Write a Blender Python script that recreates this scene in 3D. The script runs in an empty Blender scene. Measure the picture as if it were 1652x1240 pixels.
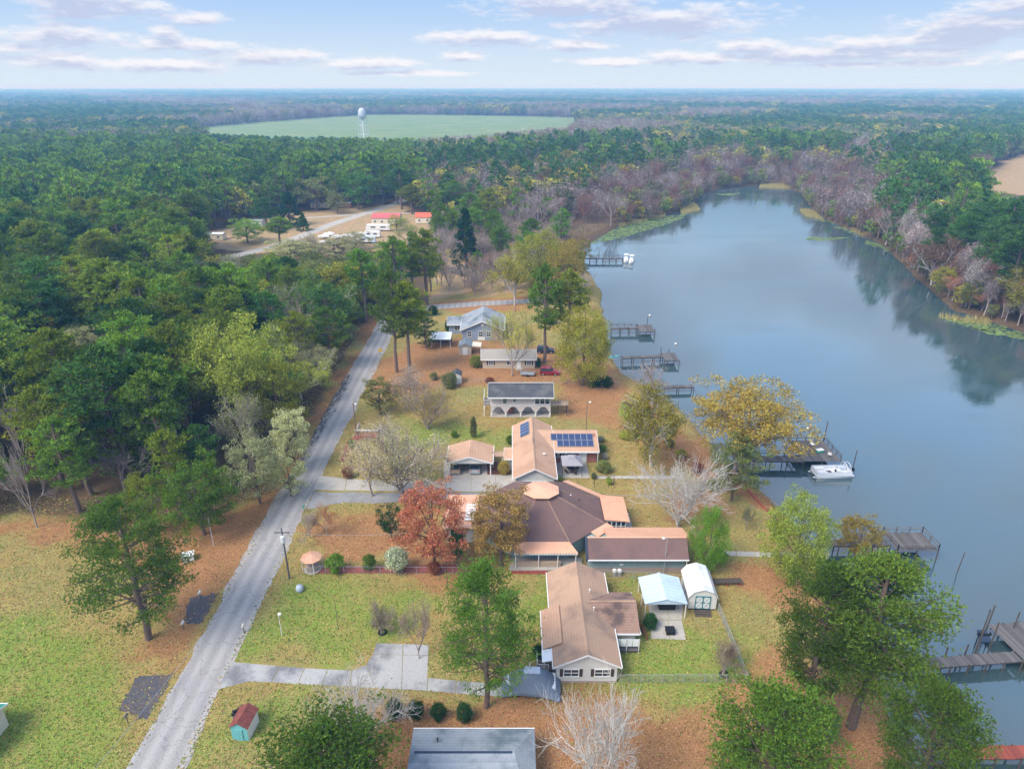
import bpy, math, random
import numpy as np
from mathutils import Vector, Matrix

# ------------------------------------------------------------------ camera, sky, sun, exposure
SC = bpy.context.scene
COL = SC.collection
R = math.radians
PITCH, FPX, CAMZ = R(23.6), 1101.0, 60.0
cam_data = bpy.data.cameras.new('camera')
cam = bpy.data.objects.new('camera', cam_data)
COL.objects.link(cam)
cam.location = (0, 0, CAMZ)
cam.rotation_euler = (R(90) - PITCH, 0, 0)
cam_data.sensor_width = 36.0
cam_data.lens = 36.0 * FPX / 1652.0
cam_data.clip_start = 0.5
cam_data.clip_end = 60000
SC.camera = cam

SUN_EL, SUN_AZ = 50.0, -128.0          # degrees; azimuth from +Y towards +X
sun_data = bpy.data.lights.new('sun', 'SUN')
sun_data.energy = 1.3
sun_data.angle = R(28)
sun_data.color = (1.0, 0.93, 0.83)
sun = bpy.data.objects.new('sun', sun_data)
COL.objects.link(sun)
sd = Vector((math.sin(R(SUN_AZ)) * math.cos(R(SUN_EL)), math.cos(R(SUN_AZ)) * math.cos(R(SUN_EL)), math.sin(R(SUN_EL))))
sun.rotation_euler = sd.to_track_quat('Z', 'Y').to_euler()
sun.location = (0, 0, 200)

SC.view_settings.view_transform = 'Standard'
SC.view_settings.look = 'None'
SC.view_settings.exposure = 1.72
SC.view_settings.gamma = 1.0
SC.view_settings.use_curve_mapping = False
SC.cycles.max_bounces = 5
SC.cycles.diffuse_bounces = 2
SC.cycles.glossy_bounces = 2
SC.cycles.transmission_bounces = 3
SC.cycles.transparent_max_bounces = 6
SC.cycles.volume_bounces = 0
SC.cycles.use_denoising = True

def pix_dir(px, py):
    a = (px - 826) / FPX
    b = (py - 620) / FPX
    return Vector((a, math.cos(PITCH) - b * math.sin(PITCH), -math.sin(PITCH) - b * math.cos(PITCH)))

def g(px, py, z=0.0):
    d = pix_dir(px, py)
    t = (z - CAMZ) / d.z
    return Vector((d.x * t, d.y * t, z))

def at_y(px, py, Y):
    d = pix_dir(px, py)
    t = Y / d.y
    return Vector((d.x * t, Y, CAMZ + d.z * t))

W = bpy.data.worlds.new('World')
SC.world = W
W.use_nodes = True

def build_world():
    nt = W.node_tree
    N, L = nt.nodes, nt.links
    N.clear()
    out = N.new('ShaderNodeOutputWorld')
    bg = N.new('ShaderNodeBackground')
    bg.inputs['Strength'].default_value = 0.15
    sky = N.new('ShaderNodeTexSky')
    sky.sky_type = 'NISHITA'
    sky.sun_disc = False
    sky.sun_elevation = R(SUN_EL)
    sky.sun_rotation = R(SUN_AZ)
    sky.air_density = 1.0
    sky.dust_density = 0.6
    sky.ozone_density = 1.6
    def M(op, a, b=None, c=None, clamp=False):
        n = N.new('ShaderNodeMath'); n.operation = op; n.use_clamp = clamp
        for i, v in enumerate((a, b, c)):
            if v is None: continue
            if isinstance(v, (int, float)): n.inputs[i].default_value = v
            else: L.new(v, n.inputs[i])
        return n.outputs[0]
    tc = N.new('ShaderNodeTexCoord')
    sep = N.new('ShaderNodeSeparateXYZ')
    L.new(tc.outputs['Generated'], sep.inputs[0])
    az = M('ARCTAN2', sep.outputs[0], sep.outputs[1])
    el = M('ARCSINE', sep.outputs[2])
    # noise in direction space, stretched along the horizon
    def noise(dz, sx, sz, detail):
        cb = N.new('ShaderNodeCombineXYZ')
        L.new(M('MULTIPLY', az, sx), cb.inputs[0])
        L.new(M('MULTIPLY', M('ADD', el, dz), sz), cb.inputs[1])
        n = N.new('ShaderNodeTexNoise'); n.inputs['Scale'].default_value = 1.0
        n.inputs['Detail'].default_value = detail; n.inputs['Roughness'].default_value = 0.6
        L.new(cb.outputs[0], n.inputs['Vector'])
        return n.outputs['Fac']
    blobs = [(165,6,90,20),(100,58,78,14),(265,54,22,10),(320,30,36,9),(8,78,34,9),(75,97,70,10),(290,72,105,9),
             (430,90,95,11),(570,103,95,9),(250,106,130,9),(790,62,100,11),(925,74,62,8),(750,92,40,8),(920,8,135,20),
             (1060,36,150,22),(1215,76,70,12),(1130,92,100,10),(1350,88,210,12),(1490,66,140,13),(1605,42,115,20),
             (1625,12,65,12),(1000,100,110,6),(660,118,90,5),(1420,104,120,5),(1660,88,30,6)]
    def mask(dz):
        res = None
        cb = N.new('ShaderNodeCombineXYZ')
        L.new(az, cb.inputs[0]); L.new(M('ADD', el, dz), cb.inputs[1])
        for (cx, cy, rx, ry) in blobs:
            d = pix_dir(cx, cy).normalized()
            a0, e0 = math.atan2(d.x, d.y), math.asin(d.z)
            mp = N.new('ShaderNodeMapping'); mp.vector_type = 'TEXTURE'
            mp.inputs['Location'].default_value = (a0, e0, 0)
            mp.inputs['Scale'].default_value = (rx / 1101 * 1.1, ry / 1101 * 1.15, 1)
            L.new(cb.outputs[0], mp.inputs[0])
            ln = N.new('ShaderNodeVectorMath'); ln.operation = 'LENGTH'
            L.new(mp.outputs[0], ln.inputs[0])
            v = M('SUBTRACT', 1.0, ln.outputs['Value'])
            res = v if res is None else M('MAXIMUM', res, v)
        return res
    def dens(dz):
        n1 = noise(dz, 16, 60, 7)
        n2 = noise(dz + .3, 60, 170, 4)
        base = M('ADD', M('MULTIPLY', M('SUBTRACT', n1, 0.5), 2.4), M('MULTIPLY', M('SUBTRACT', n2, 0.5), 1.2))
        low = M('MULTIPLY', M('MAXIMUM', mask(dz), -0.6), 1.12)
        # higher up, beyond the frame, broken cloud goes on, thickened for whiter ambient light
        hi = noise(dz + 3.1, 2.2, 5.0, 5)
        himask = M('MULTIPLY', M('SUBTRACT', hi, 0.40), 4.0)
        k = M('MULTIPLY', M('SUBTRACT', el, 0.13), 12.0, clamp=True)
        mix = M('ADD', M('MULTIPLY', low, M('SUBTRACT', 1.0, k)), M('MULTIPLY', himask, k))
        return M('ADD', mix, M('MULTIPLY', base, M('SUBTRACT', 1.0, M('MULTIPLY', k, 0.75))))
    d0 = dens(0.0)
    d1 = dens(0.0085)
    ss = N.new('ShaderNodeMapRange'); ss.interpolation_type = 'SMOOTHSTEP'
    L.new(d0, ss.inputs[0]); ss.inputs[1].default_value = -0.12; ss.inputs[2].default_value = 0.75
    alpha = M('MULTIPLY', ss.outputs[0], 0.78)
    s2 = N.new('ShaderNodeMapRange')
    L.new(d1, s2.inputs[0]); s2.inputs[1].default_value = 0.0; s2.inputs[2].default_value = 0.75
    cc = N.new('ShaderNodeMix'); cc.data_type = 'RGBA'
    cc.inputs[6].default_value = (2.05, 1.97, 2.0, 1)
    cc.inputs[7].default_value = (1.15, 1.25, 1.65, 1)
    L.new(s2.outputs[0], cc.inputs[0])
    # thin milky air whitening the blue near the horizon
    milk = N.new('ShaderNodeMapRange'); milk.interpolation_type = 'SMOOTHSTEP'
    L.new(el, milk.inputs[0]); milk.inputs[1].default_value = 0.30; milk.inputs[2].default_value = 0.13
    milk.inputs[3].default_value = 0.15; milk.inputs[4].default_value = 1.0
    pale = N.new('ShaderNodeMapRange'); pale.interpolation_type = 'SMOOTHSTEP'
    L.new(el, pale.inputs[0]); pale.inputs[1].default_value = 0.0; pale.inputs[2].default_value = 0.125
    low = N.new('ShaderNodeMix'); low.data_type = 'RGBA'
    L.new(pale.outputs[0], low.inputs[0]); low.inputs[6].default_value = (1.45, 1.68, 1.9, 1); low.inputs[7].default_value = (0.82, 1.26, 1.92, 1)
    skm = N.new('ShaderNodeMix'); skm.data_type = 'RGBA'
    L.new(milk.outputs[0], skm.inputs[0]); L.new(sky.outputs[0], skm.inputs[6])
    L.new(low.outputs[2], skm.inputs[7])
    mx = N.new('ShaderNodeMix'); mx.data_type = 'RGBA'
    L.new(alpha, mx.inputs[0]); L.new(skm.outputs[2], mx.inputs[6]); L.new(cc.outputs[2], mx.inputs[7])
    L.new(mx.outputs[2], bg.inputs['Color'])
    L.new(bg.outputs[0], out.inputs[0])
build_world()

# ------------------------------------------------------------------ materials
def material(name, color, rough=0.8, var=0.25, scale=3.0, bump=0.0, metallic=0.0, stain=None, stain_amt=0.0,
             stain_scale=0.4, lines=None, spec=0.3, island=0.0):
    m = bpy.data.materials.new(name)
    m.use_nodes = True
    nt = m.node_tree; N, L = nt.nodes, nt.links
    b = N['Principled BSDF']
    b.inputs['Roughness'].default_value = rough
    b.inputs['Metallic'].default_value = metallic
    b.inputs['Specular IOR Level'].default_value = spec
    geo = N.new('ShaderNodeNewGeometry')
    vec = geo.outputs['Position']
    nz = N.new('ShaderNodeTexNoise'); nz.inputs['Scale'].default_value = scale
    nz.inputs['Detail'].default_value = 6; nz.inputs['Roughness'].default_value = 0.65
    L.new(vec, nz.inputs['Vector'])
    mr = N.new('ShaderNodeMapRange'); mr.inputs[1].default_value = 0.25; mr.inputs[2].default_value = 0.75
    mr.inputs[3].default_value = 1 - var; mr.inputs[4].default_value = 1 + var
    L.new(nz.outputs['Fac'], mr.inputs[0])
    val = mr.outputs[0]
    if island:
        mi = N.new('ShaderNodeMapRange'); mi.inputs[3].default_value = 1 - island; mi.inputs[4].default_value = 1 + island
        L.new(geo.outputs['Random Per Island'], mi.inputs[0])
        mm = N.new('ShaderNodeMath'); mm.operation = 'MULTIPLY'
        L.new(val, mm.inputs[0]); L.new(mi.outputs[0], mm.inputs[1]); val = mm.outputs[0]
    if lines:
        wv = N.new('ShaderNodeTexWave'); wv.bands_direction = lines[0]; wv.inputs['Scale'].default_value = lines[1]
        wv.wave_profile = 'SAW'; wv.inputs['Distortion'].default_value = 0.15
        L.new(vec, wv.inputs['Vector'])
        ml = N.new('ShaderNodeMapRange'); ml.inputs[3].default_value = 1 - lines[2]; ml.inputs[4].default_value = 1 + lines[2] * .4
        L.new(wv.outputs['Fac'], ml.inputs[0])
        mm = N.new('ShaderNodeMath'); mm.operation = 'MULTIPLY'
        L.new(val, mm.inputs[0]); L.new(ml.outputs[0], mm.inputs[1]); val = mm.outputs[0]
    base = N.new('ShaderNodeRGB'); base.outputs[0].default_value = (*color, 1)
    src = base.outputs[0]
    if stain:
        n2 = N.new('ShaderNodeTexNoise'); n2.inputs['Scale'].default_value = stain_scale
        n2.inputs['Detail'].default_value = 5; n2.inputs['Roughness'].default_value = 0.6
        L.new(vec, n2.inputs['Vector'])
        m2 = N.new('ShaderNodeMapRange'); m2.interpolation_type = 'SMOOTHSTEP'
        m2.inputs[1].default_value = 0.45; m2.inputs[2].default_value = 0.68; m2.inputs[4].default_value = stain_amt
        L.new(n2.outputs['Fac'], m2.inputs[0])
        mx = N.new('ShaderNodeMix'); mx.data_type = 'RGBA'
        L.new(m2.outputs[0], mx.inputs[0]); L.new(src, mx.inputs[6]); mx.inputs[7].default_value = (*stain, 1)
        src = mx.outputs[2]
    vm = N.new('ShaderNodeVectorMath'); vm.operation = 'SCALE'
    L.new(src, vm.inputs[0]); L.new(val, vm.inputs['Scale'])
    L.new(vm.outputs[0], b.inputs['Base Color'])
    if bump:
        bp = N.new('ShaderNodeBump'); bp.inputs['Strength'].default_value = bump; bp.inputs['Distance'].default_value = 0.05
        L.new(val, bp.inputs['Height']); L.new(bp.outputs[0], b.inputs['Normal'])
    return m

def leaf_material(name, translucent=0.40, fixed=None):
    """foliage: colour comes from the object's own colour, varied tree by tree and leaf by leaf"""
    m = bpy.data.materials.new(name)
    m.use_nodes = True
    nt = m.node_tree; N, L = nt.nodes, nt.links
    N.clear()
    out = N.new('ShaderNodeOutputMaterial')
    oi = N.new('ShaderNodeObjectInfo'); geo = N.new('ShaderNodeNewGeometry')
    hs = N.new('ShaderNodeHueSaturation')
    a = N.new('ShaderNodeMapRange'); a.inputs[3].default_value = 0.465; a.inputs[4].default_value = 0.525
    L.new(geo.outputs['Random Per Island'], a.inputs[0]); L.new(a.outputs[0], hs.inputs['Hue'])
    c = N.new('ShaderNodeMapRange'); c.inputs[3].default_value = 0.4; c.inputs[4].default_value = 1.6
    ml = N.new('ShaderNodeMath'); ml.operation = 'MULTIPLY'; ml.inputs[1].default_value = 7.31
    fr = N.new('ShaderNodeMath'); fr.operation = 'FRACT'
    L.new(geo.outputs['Random Per Island'], ml.inputs[0]); L.new(ml.outputs[0], fr.inputs[0])
    L.new(fr.outputs[0], c.inputs[0])
    d = N.new('ShaderNodeMapRange'); d.inputs[3].default_value = 0.7; d.inputs[4].default_value = 1.35
    L.new(oi.outputs['Random'], d.inputs[0])
    mm = N.new('ShaderNodeMath'); mm.operation = 'MULTIPLY'
    L.new(c.outputs[0], mm.inputs[0]); L.new(d.outputs[0], mm.inputs[1])
    L.new(mm.outputs[0], hs.inputs['Value'])
    if fixed: hs.inputs['Color'].default_value = (*fixed, 1)
    else: L.new(oi.outputs['Color'], hs.inputs['Color'])
    df = N.new('ShaderNodeBsdfDiffuse'); tr = N.new('ShaderNodeBsdfTranslucent')
    L.new(hs.outputs[0], df.inputs['Color']); L.new(hs.outputs[0], tr.inputs['Color'])
    mx = N.new('ShaderNodeMixShader'); mx.inputs[0].default_value = translucent
    L.new(df.outputs[0], mx.inputs[1]); L.new(tr.outputs[0], mx.inputs[2])
    L.new(mx.outputs[0], out.inputs[0])
    return m

MT = {}
def mk(name, *a, **k):
    MT[name] = material(name, *a, **k)
MT['leaves'] = leaf_material('leaves')
mk('bark', (0.17, 0.12, 0.095), 0.95, 0.4, 6, island=.2)
mk('pale_bark', (0.52, 0.49, 0.45), 0.95, 0.3, 4, island=.25)
mk('twig', (0.33, 0.27, 0.24), 0.95, 0.3, 4, island=.35)
mk('tan_shingle', (0.46, 0.30, 0.20), 0.9, 0.22, 9, 0.3, stain=(0.24, 0.165, 0.13), stain_amt=.85, stain_scale=.2, lines=('Z', 2.2, .12))
mk('orange_shingle', (0.53, 0.33, 0.215), 0.9, 0.16, 9, 0.3, stain=(0.36, 0.2, 0.13), stain_amt=.5, stain_scale=.3, lines=('Z', 2.2, .12))
mk('brown_shingle', (0.19, 0.115, 0.10), 0.9, 0.25, 9, 0.3, stain=(0.13, 0.09, 0.085), stain_amt=.7, stain_scale=.3, lines=('Z', 2.2, .15))
mk('stained_shingle', (0.30, 0.19, 0.14), 0.9, 0.25, 9, 0.3, stain=(0.09, 0.065, 0.06), stain_amt=.9, stain_scale=.45, lines=('Z', 2.2, .15))
mk('dark_shingle', (0.075, 0.08, 0.088), 0.9, 0.35, 5, 0.3, stain=(0.15, 0.15, 0.14), stain_amt=.7, stain_scale=.35, lines=('Z', 2.2, .15))
mk('grey_shingle', (0.30, 0.33, 0.36), 0.9, 0.2, 7, 0.3, stain=(0.11, 0.15, 0.17), stain_amt=.9, stain_scale=.25, lines=('Z', 2.2, .15))
mk('beige_shingle', (0.36, 0.33, 0.29), 0.9, 0.2, 7, 0.3, lines=('Z', 2.2, .15))
mk('copper_metal', (0.72, 0.40, 0.25), 0.45, 0.08, 2, 0.0, spec=.5, stain=(0.55, 0.23, 0.12), stain_amt=.35, stain_scale=.3)
mk('blue_white_metal', (0.52, 0.64, 0.76), 0.4, 0.06, 2, spec=.5, stain=(.4, .5, .6), stain_amt=.5)
mk('white_metal', (0.78, 0.80, 0.80), 0.4, 0.05, 2, spec=.5, stain=(.35, .36, .35), stain_amt=.35, stain_scale=.6)
mk('red_metal', (0.55, 0.12, 0.11), 0.45, 0.1, 2, spec=.5)
mk('orange_red_metal', (0.6, 0.13, 0.06), 0.45, 0.1, 2, spec=.5)
mk('rusty_red', (0.22, 0.065, 0.05), 0.7, 0.3, 3, stain=(0.1, .04, .03), stain_amt=.6, stain_scale=1)
mk('teal_paint', (0.15, 0.42, 0.42), 0.6, 0.08, 4)
mk('green_metal', (0.03, 0.30, 0.20), 0.45, 0.1, 2)
mk('white_paint', (0.76, 0.75, 0.72), 0.6, 0.06, 3)
mk('white_siding', (0.66, 0.65, 0.61), 0.7, 0.07, 2, .3, lines=('Z', 1.6, .12))
mk('pinkish_siding', (0.60, 0.54, 0.52), 0.7, 0.07, 2, .3, lines=('Z', 1.6, .1))
mk('beige_siding', (0.52, 0.44, 0.34), 0.7, 0.07, 2, .3, lines=('Z', 1.6, .12))
mk('blue_siding', (0.27, 0.33, 0.43), 0.7, 0.07, 2, .3, lines=('Z', 1.6, .14))
mk('teal_siding', (0.30, 0.40, 0.40), 0.7, 0.08, 2, .3, lines=('X', 1.5, .18))
mk('brick', (0.33, 0.14, 0.10), 0.9, 0.25, 8, .3)
mk('brick_pale', (0.38, 0.30, 0.26), 0.9, 0.25, 8, .3)
mk('navy', (0.03, 0.05, 0.09), 0.6, 0.1)
mk('black', (0.015, 0.015, 0.017), 0.5, 0.1)
mk('dark_brown', (0.07, 0.045, 0.035), 0.8, 0.3, 4)
mk('glass', (0.03, 0.05, 0.07), 0.08, 0.1, 1, spec=.8)
mk('solar', (0.035, 0.055, 0.13), 0.18, 0.15, 3, spec=.6)
mk('aluminium', (0.55, 0.57, 0.6), 0.35, 0.05, 3, metallic=.6)
mk('galvanised', (0.42, 0.44, 0.46), 0.45, 0.1, 4, metallic=.4)
mk('old_wood', (0.085, 0.068, 0.055), 0.9, 0.3, 5, .3, island=.35)
mk('grey_wood', (0.125, 0.115, 0.11), 0.9, 0.25, 5, .3, island=.3)
mk('red_wood', (0.30, 0.075, 0.05), 0.85, 0.25, 5, .3, island=.25)
mk('tan_wood', (0.38, 0.29, 0.21), 0.9, 0.25, 5, .3, island=.3)
mk('pole_wood', (0.20, 0.14, 0.10), 0.9, 0.25, 5)
mk('concrete', (0.43, 0.40, 0.35), 0.9, 0.14, 3, .2, stain=(0.30, 0.29, 0.27), stain_amt=.6, stain_scale=.35)
mk('stained_concrete', (0.38, 0.375, 0.36), 0.9, 0.14, 3, .2, stain=(0.14, 0.14, 0.15), stain_amt=.85, stain_scale=.22)
mk('old_asphalt', (0.27, 0.27, 0.27), 0.95, 0.2, 4, .3, stain=(0.17, 0.165, 0.15), stain_amt=.6, stain_scale=.5)
mk('dark_asphalt', (0.085, 0.082, 0.09), 0.95, 0.45, 4, .4, stain=(0.15, 0.11, 0.08), stain_amt=.7, stain_scale=.9)
mk('tarp', (0.15, 0.19, 0.25), 0.5, 0.12, 1.5, .3, spec=.5)
mk('tarp_light', (0.44, 0.50, 0.58), 0.5, 0.12, 1.5, .3, spec=.5)
mk('car_red', (0.28, 0.012, 0.02), 0.25, 0.03, 1, spec=.6)
mk('car_navy', (0.02, 0.03, 0.06), 0.25, 0.03, 1, spec=.6)
mk('car_silver', (0.45, 0.48, 0.5), 0.25, 0.03, 1, metallic=.4, spec=.6)
mk('car_tan', (0.35, 0.28, 0.2), 0.3, 0.03, 1, spec=.6)
mk('tyre', (0.02, 0.02, 0.02), 0.9, 0.1)
mk('yellow', (0.8, 0.5, 0.02), 0.5, 0.05)
mk('chain_link', (0.40, 0.42, 0.42), 0.5, 0.1, 3, metallic=.3)
mk('boat_white', (0.72, 0.74, 0.76), 0.3, 0.05, 2, spec=.5)
mk('lilypad', (0.14, 0.20, 0.06), 0.7, 0.35, 1.5, island=.3)
mk('reed', (0.40, 0.34, 0.13), 0.9, 0.3, 2, island=.3)
mk('soil', (0.16, 0.07, 0.045), 0.95, 0.3, 3)
mk('red_mulch', (0.26, 0.06, 0.045), 0.95, 0.35, 3, .3)
mk('cream', (0.7, 0.63, 0.5), 0.7, 0.1)

# ------------------------------------------------------------------ object helpers
def tag(o, label=None, cat=None, group=None, kind=None):
    if label: o['label'] = label
    if cat: o['category'] = cat
    if group: o['group'] = group
    if kind: o['kind'] = kind
    return o

def thing(name, label, cat, loc=(0, 0, 0), rz=0.0, group=None):
    o = bpy.data.objects.new(name, None)
    o.empty_display_size = 0.3
    COL.objects.link(o)
    o.location = loc
    o.rotation_euler = (0, 0, rz)
    return tag(o, label, cat, group)

class MB:
    def __init__(s):
        s.v = []; s.f = []
    def poly(s, pts):
        n = len(s.v); s.v += [tuple(p) for p in pts]; s.f.append(tuple(range(n, n + len(pts)))); return s
    def box(s, x0, x1, y0, y1, z0, z1):
        n = len(s.v)
        s.v += [(x0, y0, z0), (x1, y0, z0), (x1, y1, z0), (x0, y1, z0), (x0, y0, z1), (x1, y0, z1), (x1, y1, z1), (x0, y1, z1)]
        s.f += [tuple(n + i for i in q) for q in ((3, 2, 1, 0), (4, 5, 6, 7), (0, 1, 5, 4), (1, 2, 6, 5), (2, 3, 7, 6), (3, 0, 4, 7))]
        return s
    def prism(s, pts, off):
        """closed solid: polygon pts swept by the vector off"""
        n = len(s.v); k = len(pts)
        s.v += [tuple(p) for p in pts] + [(p[0] + off[0], p[1] + off[1], p[2] + off[2]) for p in pts]
        s.f.append(tuple(range(n, n + k))[::-1]); s.f.append(tuple(range(n + k, n + 2 * k)))
        for i in range(k):
            j = (i + 1) % k
            s.f.append((n + i, n + j, n + k + j, n + k + i))
        return s
    def tube(s, a, b, ra, rb=None, n=6, cap=True):
        rb = ra if rb is None else rb
        a = Vector(a); b = Vector(b); d = (b - a)
        if d.length < 1e-6: return s
        d.normalize()
        u = d.orthogonal().normalized(); w = d.cross(u)
        k = len(s.v)
        for (c, r) in ((a, ra), (b, rb)):
            for i in range(n):
                t = 2 * math.pi * i / n
                s.v.append(tuple(c + (u * math.cos(t) + w * math.sin(t)) * r))
        for i in range(n):
            j = (i + 1) % n
            s.f.append((k + i, k + j, k + n + j, k + n + i))
        if cap:
            s.f.append(tuple(range(k, k + n))[::-1]); s.f.append(tuple(range(k + n, k + 2 * n)))
        return s
    def lathe(s, prof, n=16, c=(0, 0, 0)):
        k = len(s.v)
        for (r, z) in prof:
            for i in range(n):
                t = 2 * math.pi * i / n
                s.v.append((c[0] + r * math.cos(t), c[1] + r * math.sin(t), c[2] + z))
        for m in range(len(prof) - 1):
            for i in range(n):
                j = (i + 1) % n
                s.f.append((k + m * n + i, k + m * n + j, k + (m + 1) * n + j, k + (m + 1) * n + i))
        s.f.append(tuple(range(k, k + n))[::-1]); s.f.append(tuple(range(k + (len(prof) - 1) * n, k + len(prof) * n)))
        return s
    def build(s, name, mat, parent=None, smooth=False, label=None, kind=None):
        me = bpy.data.meshes.new(name)
        me.from_pydata(s.v, [], s.f)
        me.materials.append(MT[mat] if isinstance(mat, str) else mat)
        if smooth:
            me.polygons.foreach_set('use_smooth', [True] * len(me.polygons))
        me.update()
        o = bpy.data.objects.new(name, me)
        COL.objects.link(o)
        o.parent = parent
        if label: o['label'] = label
        if kind: o['kind'] = kind
        return o

def one(name, mb, mat, label, cat, loc=(0, 0, 0), rz=0.0, group=None, smooth=False):
    o = mb.build(name, mat, None, smooth)
    o.location = loc; o.rotation_euler = (0, 0, rz)
    return tag(o, label, cat, group)

def copy_tree(o, parent=None):
    c = o.copy(); COL.objects.link(c); c.parent = parent
    for ch in o.children:
        copy_tree(ch, c)
    return c
# ------------------------------------------------------------------ lake and terrain
WATER_Z = -1.2
LAKE = [(37, -20), (39, 20), (40.5, 48.9), (42, 56.8), (44.5, 66.5), (44.8, 72.2), (44.1, 79.4), (43.6, 86.1), (42.8, 94.7),
        (40.8, 99.4), (38.2, 115), (37.5, 121.6), (31.8, 136.7), (26.2, 147.3), (25.2, 163.9), (28.5, 190), (30.1, 215.7), (28, 250),
        (32.4, 285), (51.4, 326), (75, 350), (96.8, 380), (115, 425), (130, 452), (155, 471), (180, 475), (179, 440), (165, 390), (156, 345),
        (155, 287), (138.2, 227), (130.2, 195.5), (137.6, 173.4), (150, 120), (165, 60), (175, -20)]

def poly_sd(px, py, poly):
    """signed distance (negative inside) from numpy points to a polygon"""
    px = np.asarray(px, float); py = np.asarray(py, float)
    d2 = np.full(px.shape, 1e18); inside = np.zeros(px.shape, bool)
    n = len(poly)
    for i in range(n):
        x0, y0 = poly[i][0], poly[i][1]; x1, y1 = poly[(i + 1) % n][0], poly[(i + 1) % n][1]
        ex, ey = x1 - x0, y1 - y0
        L2 = ex * ex + ey * ey + 1e-12
        t = np.clip(((px - x0) * ex + (py - y0) * ey) / L2, 0, 1)
        dx = px - (x0 + t * ex); dy = py - (y0 + t * ey)
        d2 = np.minimum(d2, dx * dx + dy * dy)
        c = ((y0 > py) != (y1 > py)) & (px < (x1 - x0) * (py - y0) / (y1 - y0 + 1e-12) + x0)
        inside ^= c
    d = np.sqrt(d2)
    return np.where(inside, -d, d)

def inpoly(x, y, poly):
    r = False; n = len(poly)
    for i in range(n):
        x0, y0 = poly[i][0], poly[i][1]; x1, y1 = poly[(i + 1) % n][0], poly[(i + 1) % n][1]
        if (y0 > y) != (y1 > y) and x < (x1 - x0) * (y - y0) / (y1 - y0) + x0: r = not r
    return r

def gp(*pts):
    return [tuple(g(a, b)[:2]) for a, b in pts]

STRAW = [gp((-300, 830), (150, 835), (330, 840), (430, 800), (495, 700), (545, 600), (600, 512), (635, 512), (575, 600), (520, 680), (430, 850), (350, 960), (300, 1030), (240, 960), (150, 880), (0, 870), (-300, 880)),
         gp((230, 1050), (300, 990), (345, 990), (300, 1080), (200, 1060)),
         gp((605, 585), (680, 552), (790, 545), (1010, 590), (1020, 640), (1000, 690), (905, 680), (905, 620), (760, 622), (600, 640)),
         gp((690, 488), (860, 480), (860, 500), (690, 500)),
         gp((1000, 580), (1080, 680), (1250, 800), (1290, 860), (1220, 830), (1100, 760), (1050, 680)),
         gp((1165, 902), (1320, 905), (1330, 1000), (1290, 990), (1180, 955)),
         gp((1230, 1060), (1480, 1100), (1520, 1300), (1180, 1300), (1190, 1200)),
         gp((600, 1130), (900, 1110), (1010, 1140), (1180, 1180), (1180, 1300), (560, 1300)),
         gp((480, 850), (640, 820), (700, 880), (690, 905), (560, 905), (500, 880)),
         gp((640, 900), (760, 900), (730, 950), (650, 940)),
         gp((1080, 790), (1200, 790), (1200, 840), (1080, 840))]
GREEN = [gp((380, 1060), (440, 930), (690, 940), (680, 1030), (590, 1040), (560, 1070)),
         gp((-200, 1030), (120, 990), (190, 1080), (180, 1300), (-200, 1300)),
         gp((860, 925), (1040, 925), (1040, 950), (980, 960), (860, 990)),
         gp((1000, 1035), (1200, 1020), (1215, 1110), (1100, 1130), (1000, 1110)),
         gp((660, 680), (830, 690), (820, 715), (640, 720)),
         gp((370, 1120), (470, 1115), (430, 1200), (330, 1230))]
CROP = [gp((255, 213), (380, 200), (500, 191), (600, 185), (780, 186), (945, 190), (950, 212), (860, 235), (600, 250), (430, 240), (330, 225))]
SAND = [gp((1560, 305), (1610, 262), (1700, 235), (1800, 300), (1652, 318)),
        gp((430, 405), (470, 350), (640, 328), (705, 362), (690, 386), (600, 400), (520, 405)),
        gp((655, 250), (720, 250), (720, 280), (660, 280)),
        gp((270, 395), (330, 375), (420, 350), (600, 330), (470, 380), (420, 410)),
        gp((700, 480), (715, 385), (860, 350), (880, 470))]
FOREST = [gp((-3000, 850), (150, 835), (330, 845), (430, 800), (495, 700), (545, 600), (598, 512), (640, 500), (692, 482), (700, 420), (610, 405), (560, 408)) + [(-300, 9000), (-3000, 9000)]]

def noise2(x, y, s, seed=0):
    rs = np.random.RandomState(seed)
    r = 0
    for k in range(5):
        a, b, c, d = rs.uniform(0, 6.28, 4)
        f = (1.0 + 0.63 * k) / s
        r = r + np.sin(x * f * math.cos(a) + y * f * math.sin(a) + b + 1.7 * np.sin(x * f * .6 * math.cos(c) - y * f * .6 * math.sin(c) + d))
    return r / 5

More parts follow.
